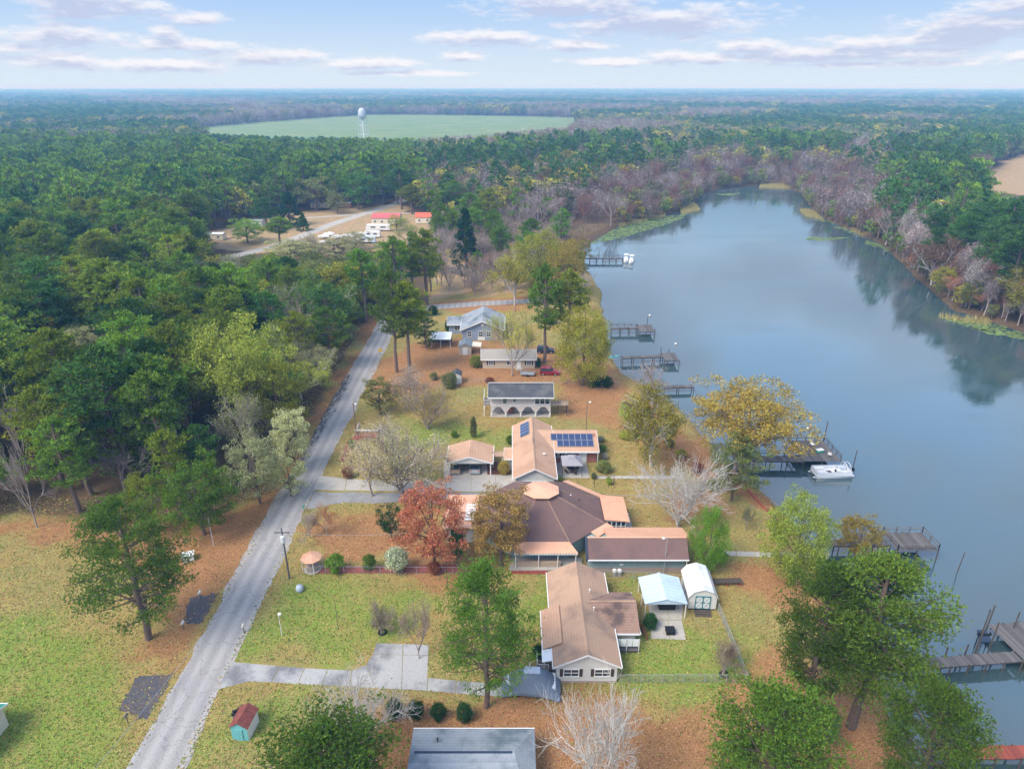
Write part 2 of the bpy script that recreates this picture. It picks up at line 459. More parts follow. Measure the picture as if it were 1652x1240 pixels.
def build_ground():
    def axis(segs):
        out = [segs[0][0]]
        for (a, b, st) in segs:
            n = max(1, int(round((b - a) / st)))
            out += [a + (b - a) * (i + 1) / n for i in range(n)]
        return np.array(out)
    xs = axis([(-14000, -2000, 2000), (-2000, -500, 250), (-500, -120, 20), (-120, -60, 4), (-60, 60, 1.3), (60, 200, 2.5), (200, 520, 16), (520, 2000, 250), (2000, 14000, 2000)])
    ys = axis([(-400, 0, 50), (0, 30, 5), (30, 210, 1.3), (210, 480, 3), (480, 1000, 20), (1000, 2000, 50), (2000, 14000, 1500)])
    X, Y = np.meshgrid(xs, ys)
    sdl = poly_sd(X, Y, LAKE) + noise2(X, Y, 5.0, 3) * 0.9 * (Y < 600)
    t = np.clip((sdl + 1.0) / 4.5, 0, 1)
    Z = -2.4 + 2.4 * (t * t * (3 - 2 * t))
    Z = np.where(sdl > 3.5, 0.0, Z)
    def soft(polys, w):
        r = np.zeros(X.shape)
        nz = noise2(X, Y, 6.0, 11) * w * 0.8
        for p in polys:
            r = np.maximum(r, np.clip(0.5 - (poly_sd(X, Y, p) + nz) / w, 0, 1))
        return r
    nv = X.size
    a = np.zeros((nv, 4)); b = np.zeros((nv, 4))
    a[:, 0] = soft(STRAW, 5.0).ravel(); a[:, 1] = soft(GREEN, 7.0).ravel()
    far = np.clip((Y - 270) / 30, 0, 1)
    east = np.clip((X - 125) / 8, 0, 1)
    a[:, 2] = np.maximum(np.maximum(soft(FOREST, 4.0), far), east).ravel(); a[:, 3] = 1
    b[:, 0] = soft(SAND, 8.0).ravel(); b[:, 1] = soft(CROP, 12.0).ravel()
    rd = np.abs(X + 34.5)
    b[:, 0] = np.maximum(b[:, 0], ((Y < 190) * (Y > 0) * np.clip(1 - np.abs(rd - 2.4) / 1.5, 0, 1) * .62).ravel())
    b[:, 2] = np.clip(1 - (sdl - .5) / 2.0, 0, 1).ravel(); b[:, 3] = 1
    ny, nx = X.shape
    idx = np.arange(nv).reshape(ny, nx)
    quads = np.stack([idx[:-1, :-1], idx[:-1, 1:], idx[1:, 1:], idx[1:, :-1]], -1).reshape(-1, 4)
    me = bpy.data.meshes.new('ground')
    me.vertices.add(nv); me.vertices.foreach_set('co', np.stack([X, Y, Z], -1).ravel())
    me.loops.add(quads.size); me.loops.foreach_set('vertex_index', quads.ravel())
    me.polygons.add(len(quads)); me.polygons.foreach_set('loop_start', np.arange(0, quads.size, 4))
    me.polygons.foreach_set('loop_total', np.full(len(quads), 4))
    me.polygons.foreach_set('use_smooth', np.ones(len(quads), bool))
    for nm, arr in (('cover', a), ('place', b)):
        at = me.attributes.new(nm, 'FLOAT_COLOR', 'POINT'); at.data.foreach_set('color', arr.ravel())
    me.update(); me.validate()
    m = bpy.data.materials.new('ground_cover'); m.use_nodes = True
    nt = m.node_tree; N, L = nt.nodes, nt.links
    bs = N['Principled BSDF']; bs.inputs['Roughness'].default_value = 0.95; bs.inputs['Specular IOR Level'].default_value = .15
    geo = N.new('ShaderNodeNewGeometry')
    def nz(scale, det=6, rough=.65):
        n = N.new('ShaderNodeTexNoise'); n.inputs['Scale'].default_value = scale; n.inputs['Detail'].default_value = det
        n.inputs['Roughness'].default_value = rough; L.new(geo.outputs['Position'], n.inputs['Vector']); return n.outputs['Fac']
    def mr(v, a0, a1, b0=0, b1=1):
        n = N.new('ShaderNodeMapRange'); n.interpolation_type = 'SMOOTHSTEP'; L.new(v, n.inputs[0])
        for i, q in enumerate((a0, a1, b0, b1)): n.inputs[i + 1].default_value = q
        return n.outputs[0]
    def mix(f, c0, c1):
        n = N.new('ShaderNodeMix'); n.data_type = 'RGBA'
        if isinstance(f, float): n.inputs[0].default_value = f
        else: L.new(f, n.inputs[0])
        for s, c in ((6, c0), (7, c1)):
            if isinstance(c, tuple): n.inputs[s].default_value = (*c, 1)
            else: L.new(c, n.inputs[s])
        return n.outputs[2]
    def mth(op, x, y, clamp=False):
        n = N.new('ShaderNodeMath'); n.operation = op; n.use_clamp = clamp
        for i, v in enumerate((x, y)):
            if isinstance(v, (int, float)): n.inputs[i].default_value = v
            else: L.new(v, n.inputs[i])
        return n.outputs[0]
    def attr(nm):
        n = N.new('ShaderNodeAttribute'); n.attribute_name = nm
        s = N.new('ShaderNodeSeparateColor'); L.new(n.outputs['Color'], s.inputs[0]); return s.outputs
    A = attr('cover'); B = attr('place')
    big, mid, fine = nz(0.07, 4), nz(0.32, 6, .7), nz(2.6, 5, .8)
    grit = nz(9.0, 3, .8)
    tan, green, dry = (0.34, 0.265, 0.085), (0.17, 0.26, 0.035), (0.33, 0.20, 0.065)
    base = mix(mr(mid, .35, .65), tan, dry)
    base = mix(mr(mth('ADD', mth('MULTIPLY', big, .6), mth('MULTIPLY', mid, .4)), .42, .6, 0, .75), base, (0.215, 0.235, 0.075))
    gfac = mth('MULTIPLY', mr(A[1], .15, .85), mr(mth('ADD', mth('MULTIPLY', mid, .6), mth('MULTIPLY', fine, .4)), .38, .58, .25, 1))
    base = mix(gfac, base, green)
    base = mix(mr(fine, .52, .72, 0, .35), base, (0.42, 0.33, 0.17))
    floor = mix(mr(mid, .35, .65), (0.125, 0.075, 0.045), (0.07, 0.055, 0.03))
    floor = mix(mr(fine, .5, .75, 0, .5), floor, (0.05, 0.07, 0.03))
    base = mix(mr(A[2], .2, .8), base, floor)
    # fallen leaves and pine straw
    straw = mix(mr(mid, .35, .65), (0.37, 0.175, 0.08), (0.31, 0.155, 0.065))
    straw = mix(mr(fine, .5, .72, 0, .6), straw, (0.5, 0.29, 0.14))
    sf = mth('ADD', A[0], mth('MULTIPLY', mth('SUBTRACT', mid, .5), 1.6), False)
    sf2 = mr(sf, .25, .75, 0, 0.9)
    base = mix(sf2, base, straw)
    patch = mr(mth('ADD', mth('MULTIPLY', mid, .55), mth('MULTIPLY', fine, .45)), .53, .64, 0, .6)
    base = mix(patch, base, (0.36, 0.19, 0.085))
    spk = nz(5.0, 2, .6)
    base = mix(mr(spk, .60, .70, 0, .55), base, (0.50, 0.34, 0.17))
    base = mix(mr(spk, .40, .30, 0, .55), base, (0.11, 0.095, 0.035))
    clump = nz(1.1, 4, .75)
    base = mix(mr(clump, .56, .70, 0, .5), base, (0.20, 0.13, 0.055))
    sand = mix(mr(mid, .35, .65), (0.43, 0.27, 0.17), (0.30, 0.25, 0.11))
    base = mix(mr(mth('ADD', B[0], mth('MULTIPLY', mth('SUBTRACT', mid, .5), .8)), .3, .7), base, sand)
    crop = mix(mr(nz(.02, 4), .35, .65), (0.14, 0.225, 0.085), (0.20, 0.255, 0.115))
    base = mix(mr(B[1], .3, .7), base, crop)
    base = mix(mr(B[2], .2, .9, 0, .8), base, (0.09, 0.065, 0.04))
    sc = N.new('ShaderNodeVectorMath'); sc.operation = 'SCALE'
    L.new(base, sc.inputs[0]); L.new(mr(grit, .3, .7, .5, 1.5), sc.inputs['Scale'])
    L.new(sc.outputs[0], bs.inputs['Base Color'])
    bp = N.new('ShaderNodeBump'); bp.inputs['Strength'].default_value = .5; bp.inputs['Distance'].default_value = .15
    L.new(mth('ADD', fine, mth('MULTIPLY', grit, .5)), bp.inputs['Height']); L.new(bp.outputs[0], bs.inputs['Normal'])
    me.materials.append(m)
    o = bpy.data.objects.new('ground', me); COL.objects.link(o); tag(o, kind='structure')

def build_water():
    m = bpy.data.materials.new('lake_water'); m.use_nodes = True
    nt = m.node_tree; N, L = nt.nodes, nt.links
    b = N['Principled BSDF']
    b.inputs['Base Color'].default_value = (0.045, 0.082, 0.088, 1)
    b.inputs['Roughness'].default_value = 0.035
    b.inputs['IOR'].default_value = 2.35
    b.inputs['Specular IOR Level'].default_value = 0.5
    geo = N.new('ShaderNodeNewGeometry')
    n1 = N.new('ShaderNodeTexNoise'); n1.inputs['Scale'].default_value = 1.6; n1.inputs['Detail'].default_value = 4
    mp = N.new('ShaderNodeMapping'); mp.inputs['Scale'].default_value = (1, .55, 1)
    L.new(geo.outputs['Position'], mp.inputs[0]); L.new(mp.outputs[0], n1.inputs['Vector'])
    n2 = N.new('ShaderNodeTexNoise'); n2.inputs['Scale'].default_value = .035; n2.inputs['Detail'].default_value = 5
    mp2 = N.new('ShaderNodeMapping'); mp2.inputs['Scale'].default_value = (1, 2.6, 1)
    L.new(geo.outputs['Position'], mp2.inputs[0]); L.new(mp2.outputs[0], n2.inputs['Vector'])
    r2 = N.new('ShaderNodeMapRange'); r2.inputs[1].default_value = .42; r2.inputs[2].default_value = .62; r2.inputs[3].default_value = .02; r2.inputs[4].default_value = .14
    L.new(n2.outputs['Fac'], r2.inputs[0]); L.new(r2.outputs[0], b.inputs['Roughness'])
    bp = N.new('ShaderNodeBump'); bp.inputs['Strength'].default_value = .2; bp.inputs['Distance'].default_value = .06
    L.new(n1.outputs['Fac'], bp.inputs['Height']); L.new(bp.outputs[0], b.inputs['Normal'])
    o = MB().poly([(20, -60, WATER_Z), (215, -60, WATER_Z), (215, 500, WATER_Z), (20, 500, WATER_Z)]).build('water', m)
    tag(o, kind='structure')

build_ground()
build_water()

def build_litter():
    """grass tufts and fallen leaves as real small blades and leaves on the near lawns"""
    rs = np.random.RandomState(31)
    n = 420000
    u = rs.rand(n); y = 30 + 150 * u ** 1.35
    x = rs.uniform(-1, 1, n) * (y * .78 + 28)
    keep = (poly_sd(x, y, LAKE) > 1.5) & (x < 60) & (np.abs(x + 34.5) > 2.5 - .5 * rs.rand(n))
    fw = poly_sd(x, y, FOREST[0])
    keep &= (fw > -6)
    paved = [gp((350, 1112), (373, 1067), (590, 1071), (607, 1037), (692, 1040), (691, 1092), (815, 1103), (815, 1123), (690, 1114), (564, 1107), (402, 1099)),
             gp((494, 822), (516, 767), (716, 776), (716, 742), (798, 742), (799, 766), (836, 766), (836, 795), (790, 812), (560, 810)),
             gp((868, 771), (872, 742), (945, 742), (952, 771)), gp((950, 772), (950, 767), (1076, 767), (1076, 772)), gp((1158, 896), (1158, 888), (1340, 892), (1340, 901)),
             gp((1044, 965), (1104, 965), (1107, 1032), (1050, 1031)), gp((190, 1144), (221, 1090), (277, 1086), (236, 1161)), gp((296, 1004), (305, 963), (352, 956), (322, 1006))]
    for i, q in enumerate(paved): keep &= (poly_sd(x, y, q) > -.1) | (rs.rand(n) < (.035 if i < 6 else .16))
    x, y = x[keep], y[keep]; n = len(x)
    st = np.full(n, 50.0); gr = np.full(n, 50.0)
    for p in STRAW: st = np.minimum(st, poly_sd(x, y, p))
    for p in GREEN: gr = np.minimum(gr, poly_sd(x, y, p))
    mott = noise2(x, y, 2.2, 5) + .6 * noise2(x, y, .8, 8)
    ps = np.clip(.5 - st / 5, 0, 1) * .85 + .10 + .12 * mott
    is_leaf = rs.rand(n) < ps
    green = np.clip(.5 - gr / 6, 0, 1) * .6 + .22 + .25 * mott
    is_green = (~is_leaf) & (rs.rand(n) < green)
    is_tan = (~is_leaf) & (~is_green)
    flat = rs.rand(n)
    for nm, sel, size, hgt, col, lab in (('fallen_leaves', is_leaf, .075, .05, (.37, .20, .09), 'orange brown fallen leaves and pine straw on the lawns'),
                                   ('green_grass', is_green, .08, .10, (.19, .29, .05), 'short green grass tufts on the lawns'),
                                   ('dry_grass', is_tan, .08, .08, (.40, .32, .12), 'straw coloured dry grass tufts on the lawns')):
        X, Y = x[sel], y[sel]; m = len(X)
        s = size * rs.uniform(.6, 1.5, m) * (1 + Y / 160)
        a = rs.uniform(0, 6.283, m); b = a + rs.uniform(1.6, 2.6, m)
        z = np.full(m, .01)
        p0 = np.stack([X + s * np.cos(a), Y + s * np.sin(a), z], 1)
        p1 = np.stack([X + s * np.cos(b), Y + s * np.sin(b), z + hgt * .2], 1)
        p2 = np.stack([X - s * .5 * np.cos((a + b) / 2), Y - s * .5 * np.sin((a + b) / 2), z + hgt * rs.uniform(.3, 1.3, m)], 1)
        V = np.stack([p0, p1, p2], 1).reshape(-1, 3).astype(np.float32)
        me = bpy.data.meshes.new(nm)
        me.vertices.add(3 * m); me.vertices.foreach_set('co', V.ravel())
        me.loops.add(3 * m); me.loops.foreach_set('vertex_index', np.arange(3 * m, dtype=np.int32))
        me.polygons.add(m); me.polygons.foreach_set('loop_start', np.arange(0, 3 * m, 3, dtype=np.int32)); me.polygons.foreach_set('loop_total', np.full(m, 3, np.int32))
        me.materials.append(leaf_material('litter_' + nm, .15, col)); me.update()
        o = bpy.data.objects.new(nm, me); COL.objects.link(o); tag(o, lab, 'grass' if 'grass' in nm else 'leaves', None, 'stuff')
build_litter()

def sheet(name, pts, z, mat, parent=None, kind=None, thick=0.0):
    mb = MB()
    if thick:
        mb.prism([(p[0], p[1], z - thick) for p in pts], (0, 0, thick))
    else:
        mb.poly([(p[0], p[1], z) for p in pts])
    o = mb.build(name, mat, parent)
    if kind: tag(o, kind=kind)
    return o

def build_roads():
    # worn asphalt lane with ragged edges
    m = material('road_asphalt', (0.33, 0.315, 0.30), 0.95, 0.2, 5, .3)
    nt = m.node_tree; N, L = nt.nodes, nt.links
    # long streaks, patches and black tar near the far half
    geo = N['Geometry'] if 'Geometry' in N else N.new('ShaderNodeNewGeometry')
    mp = N.new('ShaderNodeMapping'); mp.inputs['Scale'].default_value = (.9, .12, 1)
    L.new(geo.outputs['Position'], mp.inputs[0])
    n = N.new('ShaderNodeTexNoise'); n.inputs['Scale'].default_value = 1; n.inputs['Detail'].default_value = 7; n.inputs['Roughness'].default_value = .7
    L.new(mp.outputs[0], n.inputs['Vector'])
    r = N.new('ShaderNodeMapRange'); r.interpolation_type = 'SMOOTHSTEP'; r.inputs[1].default_value = .52; r.inputs[2].default_value = .68; r.inputs[4].default_value = .6
    L.new(n.outputs['Fac'], r.inputs[0])
    n3 = N.new('ShaderNodeTexNoise'); n3.inputs['Scale'].default_value = 1.3; n3.inputs['Detail'].default_value = 6; n3.inputs['Roughness'].default_value = .75
    mp3 = N.new('ShaderNodeMapping'); mp3.inputs['Scale'].default_value = (1.2, .3, 1)
    L.new(geo.outputs['Position'], mp3.inputs[0]); L.new(mp3.outputs[0], n3.inputs['Vector'])
    at = N.new('ShaderNodeAttribute'); at.attribute_name = 'tar'
    ad = N.new('ShaderNodeMath'); ad.operation = 'MULTIPLY_ADD'; ad.inputs[1].default_value = .42
    L.new(at.outputs['Fac'], ad.inputs[0]); L.new(n3.outputs['Fac'], ad.inputs[2])
    r3 = N.new('ShaderNodeMapRange'); r3.interpolation_type = 'SMOOTHSTEP'; r3.inputs[1].default_value = .78; r3.inputs[2].default_value = .9; r3.inputs[4].default_value = .9
    L.new(ad.outputs[0], r3.inputs[0])
    bs = N['Principled BSDF']
    old = bs.inputs['Base Color'].links[0].from_socket
    x = N.new('ShaderNodeMix'); x.data_type = 'RGBA'; L.new(r.outputs[0], x.inputs[0]); L.new(old, x.inputs[6]); x.inputs[7].default_value = (.24, .24, .26, 1)
    y = N.new('ShaderNodeMix'); y.data_type = 'RGBA'; L.new(r3.outputs[0], y.inputs[0]); L.new(x.outputs[2], y.inputs[6]); y.inputs[7].default_value = (.05, .05, .06, 1)
    sx = N.new('ShaderNodeSeparateXYZ'); L.new(geo.outputs['Position'], sx.inputs[0])
    wt = N.new('ShaderNodeMath'); wt.operation = 'MULTIPLY_ADD'; wt.inputs[1].default_value = 3.6; wt.inputs[2].default_value = 124.2; L.new(sx.outputs[0], wt.inputs[0])
    cs = N.new('ShaderNodeMath'); cs.operation = 'COSINE'; L.new(wt.outputs[0], cs.inputs[0])
    tr = N.new('ShaderNodeMapRange'); tr.inputs[1].default_value = -1; tr.inputs[2].default_value = 1; tr.inputs[3].default_value = 1.14; tr.inputs[4].default_value = .9; L.new(cs.outputs[0], tr.inputs[0])
    vo = N.new('ShaderNodeTexVoronoi'); vo.feature = 'DISTANCE_TO_EDGE'; vo.inputs['Scale'].default_value = .55
    nv = N.new('ShaderNodeTexNoise'); nv.inputs['Scale'].default_value = 1.2; L.new(geo.outputs['Position'], nv.inputs['Vector'])
    av = N.new('ShaderNodeMix'); av.data_type = 'VECTOR'; av.inputs[0].default_value = .5; L.new(geo.outputs['Position'], av.inputs[4]); L.new(nv.outputs['Color'], av.inputs[5])
    L.new(av.outputs[1], vo.inputs['Vector'])
    cr = N.new('ShaderNodeMapRange'); cr.inputs[1].default_value = 0; cr.inputs[2].default_value = .02; cr.inputs[3].default_value = .75; cr.inputs[4].default_value = 1; L.new(vo.outputs['Distance'], cr.inputs[0])
    m3 = N.new('ShaderNodeMath'); m3.operation = 'MULTIPLY'; L.new(tr.outputs[0], m3.inputs[0]); L.new(cr.outputs[0], m3.inputs[1])
    sc = N.new('ShaderNodeVectorMath'); sc.operation = 'SCALE'; L.new(y.outputs[2], sc.inputs[0]); L.new(m3.outputs[0], sc.inputs['Scale'])
    L.new(sc.outputs[0], bs.inputs['Base Color'])
    rng = random.Random(4)
    def strip(name, centre, z, mat, ragged=.25, tar=None):
        mb = MB(); vals = []
        L_, R_ = [], []
        jl = jr = 0
        for (x0, y0, w, nx, ny) in centre:
            jl = jl * .72 + rng.uniform(-ragged, ragged) * .5; jr = jr * .72 + rng.uniform(-ragged, ragged) * .4
            L_.append((x0 - nx * (w / 2 + jl), y0 - ny * (w / 2 + jl), z)); R_.append((x0 + nx * (w / 2 + jr), y0 + ny * (w / 2 + jr), z))
        v = []; f = []
        for i in range(len(L_)):
            c = tuple((L_[i][k] + R_[i][k]) / 2 for k in range(3))
            v += [L_[i], c, R_[i]]
            tv = tar(c[1]) if tar else 0
            vals += [tv, tv * .45, 0]
            if i:
                a = 3 * (i - 1); b = 3 * i
                f += [(a, a + 1, b + 1, b), (a + 1, a + 2, b + 2, b + 1)]
        mb.v = v; mb.f = f
        o = mb.build(name, mat); tag(o, kind='structure')
        at = o.data.attributes.new('tar', 'FLOAT', 'POINT'); at.data.foreach_set('value', vals)
        return o
    c = []
    y = 8.0
    while y < 193:
        c.append((-34.5 + .25 * math.sin(y / 23), y, 5.5 + (.3 if y > 120 else 0), 1, 0)); y += .9
    strip('road', c, .012, m, .42, lambda yy: max(0, min(1, (yy - 92) / 6)) * max(0, min(1, (150 - yy) / 10)) + max(0, min(1, (yy - 148) / 5)) * .6)
    pts = [(-37, 187), (-25, 194), (-10, 198), (8, 201), (24, 205)]
    c2 = []
    for i in range(len(pts) - 1):
        for k in range(8):
            t = k / 8; x0 = pts[i][0] * (1 - t) + pts[i + 1][0] * t; y0 = pts[i][1] * (1 - t) + pts[i + 1][1] * t
            dx = pts[i + 1][0] - pts[i][0]; dy = pts[i + 1][1] - pts[i][1]; l = math.hypot(dx, dy)
            c2.append((x0, y0, 4.6, dy / l, -dx / l))
    strip('side_road', c2, .02, m, .2)
    def lane(pxs, w, mat, name, z=.016):
        P = [g(a, b) for a, b in pxs]; c3 = []
        for i in range(len(P) - 1):
            for k in range(6):
                t = k / 6; q = P[i] * (1 - t) + P[i + 1] * t; d = (P[i + 1] - P[i]).normalized()
                c3.append((q.x, q.y, w, d.y, -d.x))
        c3.append((P[-1].x, P[-1].y, w, d.y, -d.x))
        strip(name, c3, z, mat, .3)
    lane([(330, 425), (440, 398), (540, 360), (640, 328), (700, 300)], 6, MT['concrete'], 'far_road')
    lane([(490, 352), (590, 345), (690, 343)], 3.5, MT['concrete'], 'far_lane', .022)
    # driveways, each poured slab its own piece
    def ragged(name, pts, z, mat, seed):
        rr = random.Random(seed); P = []
        for i in range(len(pts)):
            a, b = pts[i], pts[(i + 1) % len(pts)]
            for k in range(9):
                t = k / 9; P.append((a[0] * (1 - t) + b[0] * t + rr.uniform(-.26, .26), a[1] * (1 - t) + b[1] * t + rr.uniform(-.26, .26)))
        sheet(name, P, z, mat, kind='structure')
    def slabs(name, quads, mat, z, pname='slab', gap=.05):
        e = bpy.data.objects.new(name, None); COL.objects.link(e); tag(e, kind='structure')
        for q in quads:
            P = [g(a, b) for a, b in q]
            cx = sum((p for p in P), Vector()) / len(P)
            P = [p + (cx - p).normalized() * gap for p in P]
            sheet(pname, P, z, mat, e, thick=.05)
        return e
    slabs('driveway', [[(350, 1112), (373, 1067), (452, 1074), (438, 1100), (402, 1099)],
                       [(438, 1100), (452, 1074), (492, 1077), (480, 1103)], [(480, 1103), (492, 1077), (528, 1079), (520, 1105)],
                       [(520, 1105), (528, 1079), (568, 1081), (564, 1107)], [(564, 1107), (568, 1081), (590, 1072), (607, 1110)],
                       [(607, 1110), (590, 1072), (601, 1055), (650, 1056), (648, 1112)], [(648, 1112), (650, 1056), (691, 1057), (689, 1114)],
                       [(601, 1055), (607, 1037), (650, 1038), (650, 1056)], [(650, 1056), (650, 1038), (692, 1040), (691, 1057)],
                       [(689, 1114), (690, 1093), (736, 1097), (735, 1118)], [(735, 1118), (736, 1097), (782, 1101), (783, 1122)],
                       [(783, 1122), (782, 1101), (815, 1103), (815, 1123)]], 'stained_concrete', .03)
    slabs('carport_drive', [[(505, 790), (516, 767), (560, 772), (556, 791)], [(556, 791), (560, 772), (640, 776), (638, 792)],
                            [(638, 792), (640, 776), (716, 776), (715, 793)], [(715, 793), (716, 742), (760, 742), (760, 793)],
                            [(760, 793), (760, 742), (798, 742), (800, 793)], [(800, 793), (799, 766), (832, 766), (836, 793)]], 'concrete', .03)
    ragged('asphalt_drive', gp((494, 822), (504, 793), (800, 796), (790, 812), (735, 812), (560, 810), (530, 814)), .018, 'old_asphalt', 3)
    ragged('asphalt_apron', gp((190, 1144), (221, 1090), (277, 1086), (262, 1122), (236, 1161)), .006, 'dark_asphalt', 1)
    ragged('asphalt_apron', gp((296, 1004), (305, 963), (352, 956), (337, 984), (322, 1006)), .006, 'dark_asphalt', 2)
    slabs('patio', [[(868, 771), (872, 742), (905, 742), (908, 771)], [(908, 771), (905, 742), (945, 742), (952, 771)]], 'concrete', .03)
    slabs('garden_path', [[(1075 - k * 24, 772), (1075 - k * 24, 767), (1099 - k * 24, 767), (1099 - k * 24, 772)] for k in range(6)], 'concrete', .03)
    slabs('dock_path', [[(1158 + 30 * k, 896 + k * .8), (1158 + 30 * k, 888 + k * .8), (1188 + 30 * k, 888.8 + k * .8), (1188 + 30 * k, 896.8 + k * .8)] for k in range(6)], 'concrete', .03)
    slabs('carport_pad', [[(1049, 1000), (1044, 965), (1076, 965), (1078, 1000)], [(1078, 1000), (1076, 965), (1104, 965), (1100, 1000)],
                          [(1050, 1030), (1049, 1000), (1078, 1000), (1080, 1031)], [(1080, 1031), (1078, 1000), (1100, 1000), (1107, 1032)]], 'concrete', .03)
build_roads()

def build_haze():
    m = bpy.data.materials.new('haze_air'); m.use_nodes = True
    nt = m.node_tree; N, L = nt.nodes, nt.links
    N.remove(N['Principled BSDF'])
    v = N.new('ShaderNodeVolumePrincipled')
    v.inputs['Color'].default_value = (0.22, 0.55, 1.0, 1)
    v.inputs['Absorption Color'].default_value = (1, 1, 1, 1)
    v.inputs['Density'].default_value = 0.00034
    v.inputs['Anisotropy'].default_value = 0.0
    L.new(v.outputs[0], N['Material Output'].inputs['Volume'])
    o = MB().box(-14500, 14500, -500, 14500, -4, 63).build('haze', m)
    tag(o, kind='stuff', label='thin blue air haze over the far woods', cat='haze')
build_haze()
# ------------------------------------------------------------------ trees
def mesh_np(name, V, F3, mat, mats=None, mi=None, smooth=False):
    me = bpy.data.meshes.new(name)
    V = np.asarray(V, np.float32); F3 = np.asarray(F3, np.int32)
    k = F3.shape[1]
    me.vertices.add(len(V)); me.vertices.foreach_set('co', V.ravel())
    me.loops.add(F3.size); me.loops.foreach_set('vertex_index', F3.ravel())
    me.polygons.add(len(F3)); me.polygons.foreach_set('loop_start', np.arange(0, F3.size, k, dtype=np.int32))
    me.polygons.foreach_set('loop_total', np.full(len(F3), k, np.int32))
    if mats:
        for q in mats: me.materials.append(q)
        me.polygons.foreach_set('material_index', np.asarray(mi, np.int32))
    else:
        me.materials.append(mat)
    me.update(); me.validate()
    return me

def tubes(paths, n=5):
    """paths: list of (points Nx3, radii N) -> verts, quads"""
    V = []; F = []; k = 0
    for P, rr in paths:
        P = np.asarray(P, float); m = len(P)
        d = np.gradient(P, axis=0); d /= np.linalg.norm(d, axis=1, keepdims=True) + 1e-9
        up = np.tile(np.array([0.31, 0.52, 0.79]), (m, 1))
        u = np.cross(d, up); u /= np.linalg.norm(u, axis=1, keepdims=True) + 1e-9
        w = np.cross(d, u)
        t = np.arange(n) * 2 * np.pi / n
        ring = P[:, None, :] + (u[:, None, :] * np.cos(t)[None, :, None] + w[:, None, :] * np.sin(t)[None, :, None]) * np.asarray(rr)[:, None, None]
        V.append(ring.reshape(-1, 3))
        for i in range(m - 1):
            for j in range(n):
                j2 = (j + 1) % n
                F.append((k + i * n + j, k + i * n + j2, k + (i + 1) * n + j2, k + (i + 1) * n + j))
        k += m * n
    return np.concatenate(V), np.array(F)

def rand_dirs(rs, n, up=0.0):
    v = rs.normal(size=(n, 3)); v[:, 2] += up
    return v / (np.linalg.norm(v, axis=1, keepdims=True) + 1e-9)

def leaf_tris(rs, C, size, aspect=0.55, up=0.6, taper=True):
    """a small pointed leaf face at every centre"""
    n = len(C)
    nrm = rand_dirs(rs, n, up)
    a = np.cross(nrm, rand_dirs(rs, n)); a /= np.linalg.norm(a, axis=1, keepdims=True) + 1e-9
    b = np.cross(nrm, a)
    s = size * rs.uniform(.6, 1.4, (n, 1))
    p0 = C + a * s; p1 = C - a * s * .6 + b * s * aspect; p2 = C - a * s * .6 - b * s * aspect
    V = np.stack([p0, p1, p2], 1).reshape(-1, 3)
    return V, np.arange(3 * n).reshape(-1, 3)

def needle_tufts(rs, C, out, length, width, per=5):
    n = len(C)
    V = []
    for k in range(per):
        d = rand_dirs(rs, n) * .8 + out * .75 + np.array([0, 0, .45])
        d /= np.linalg.norm(d, axis=1, keepdims=True) + 1e-9
        s = np.cross(d, rand_dirs(rs, n)); s /= np.linalg.norm(s, axis=1, keepdims=True) + 1e-9
        L_ = length * rs.uniform(.7, 1.25, (n, 1))
        V.append(np.stack([C, C + d * L_ * .75 + s * width, C + d * L_ - s * width * .6], 1))
    V = np.stack(V, 1).reshape(-1, 3)
    return V, np.arange(len(V)).reshape(-1, 3)

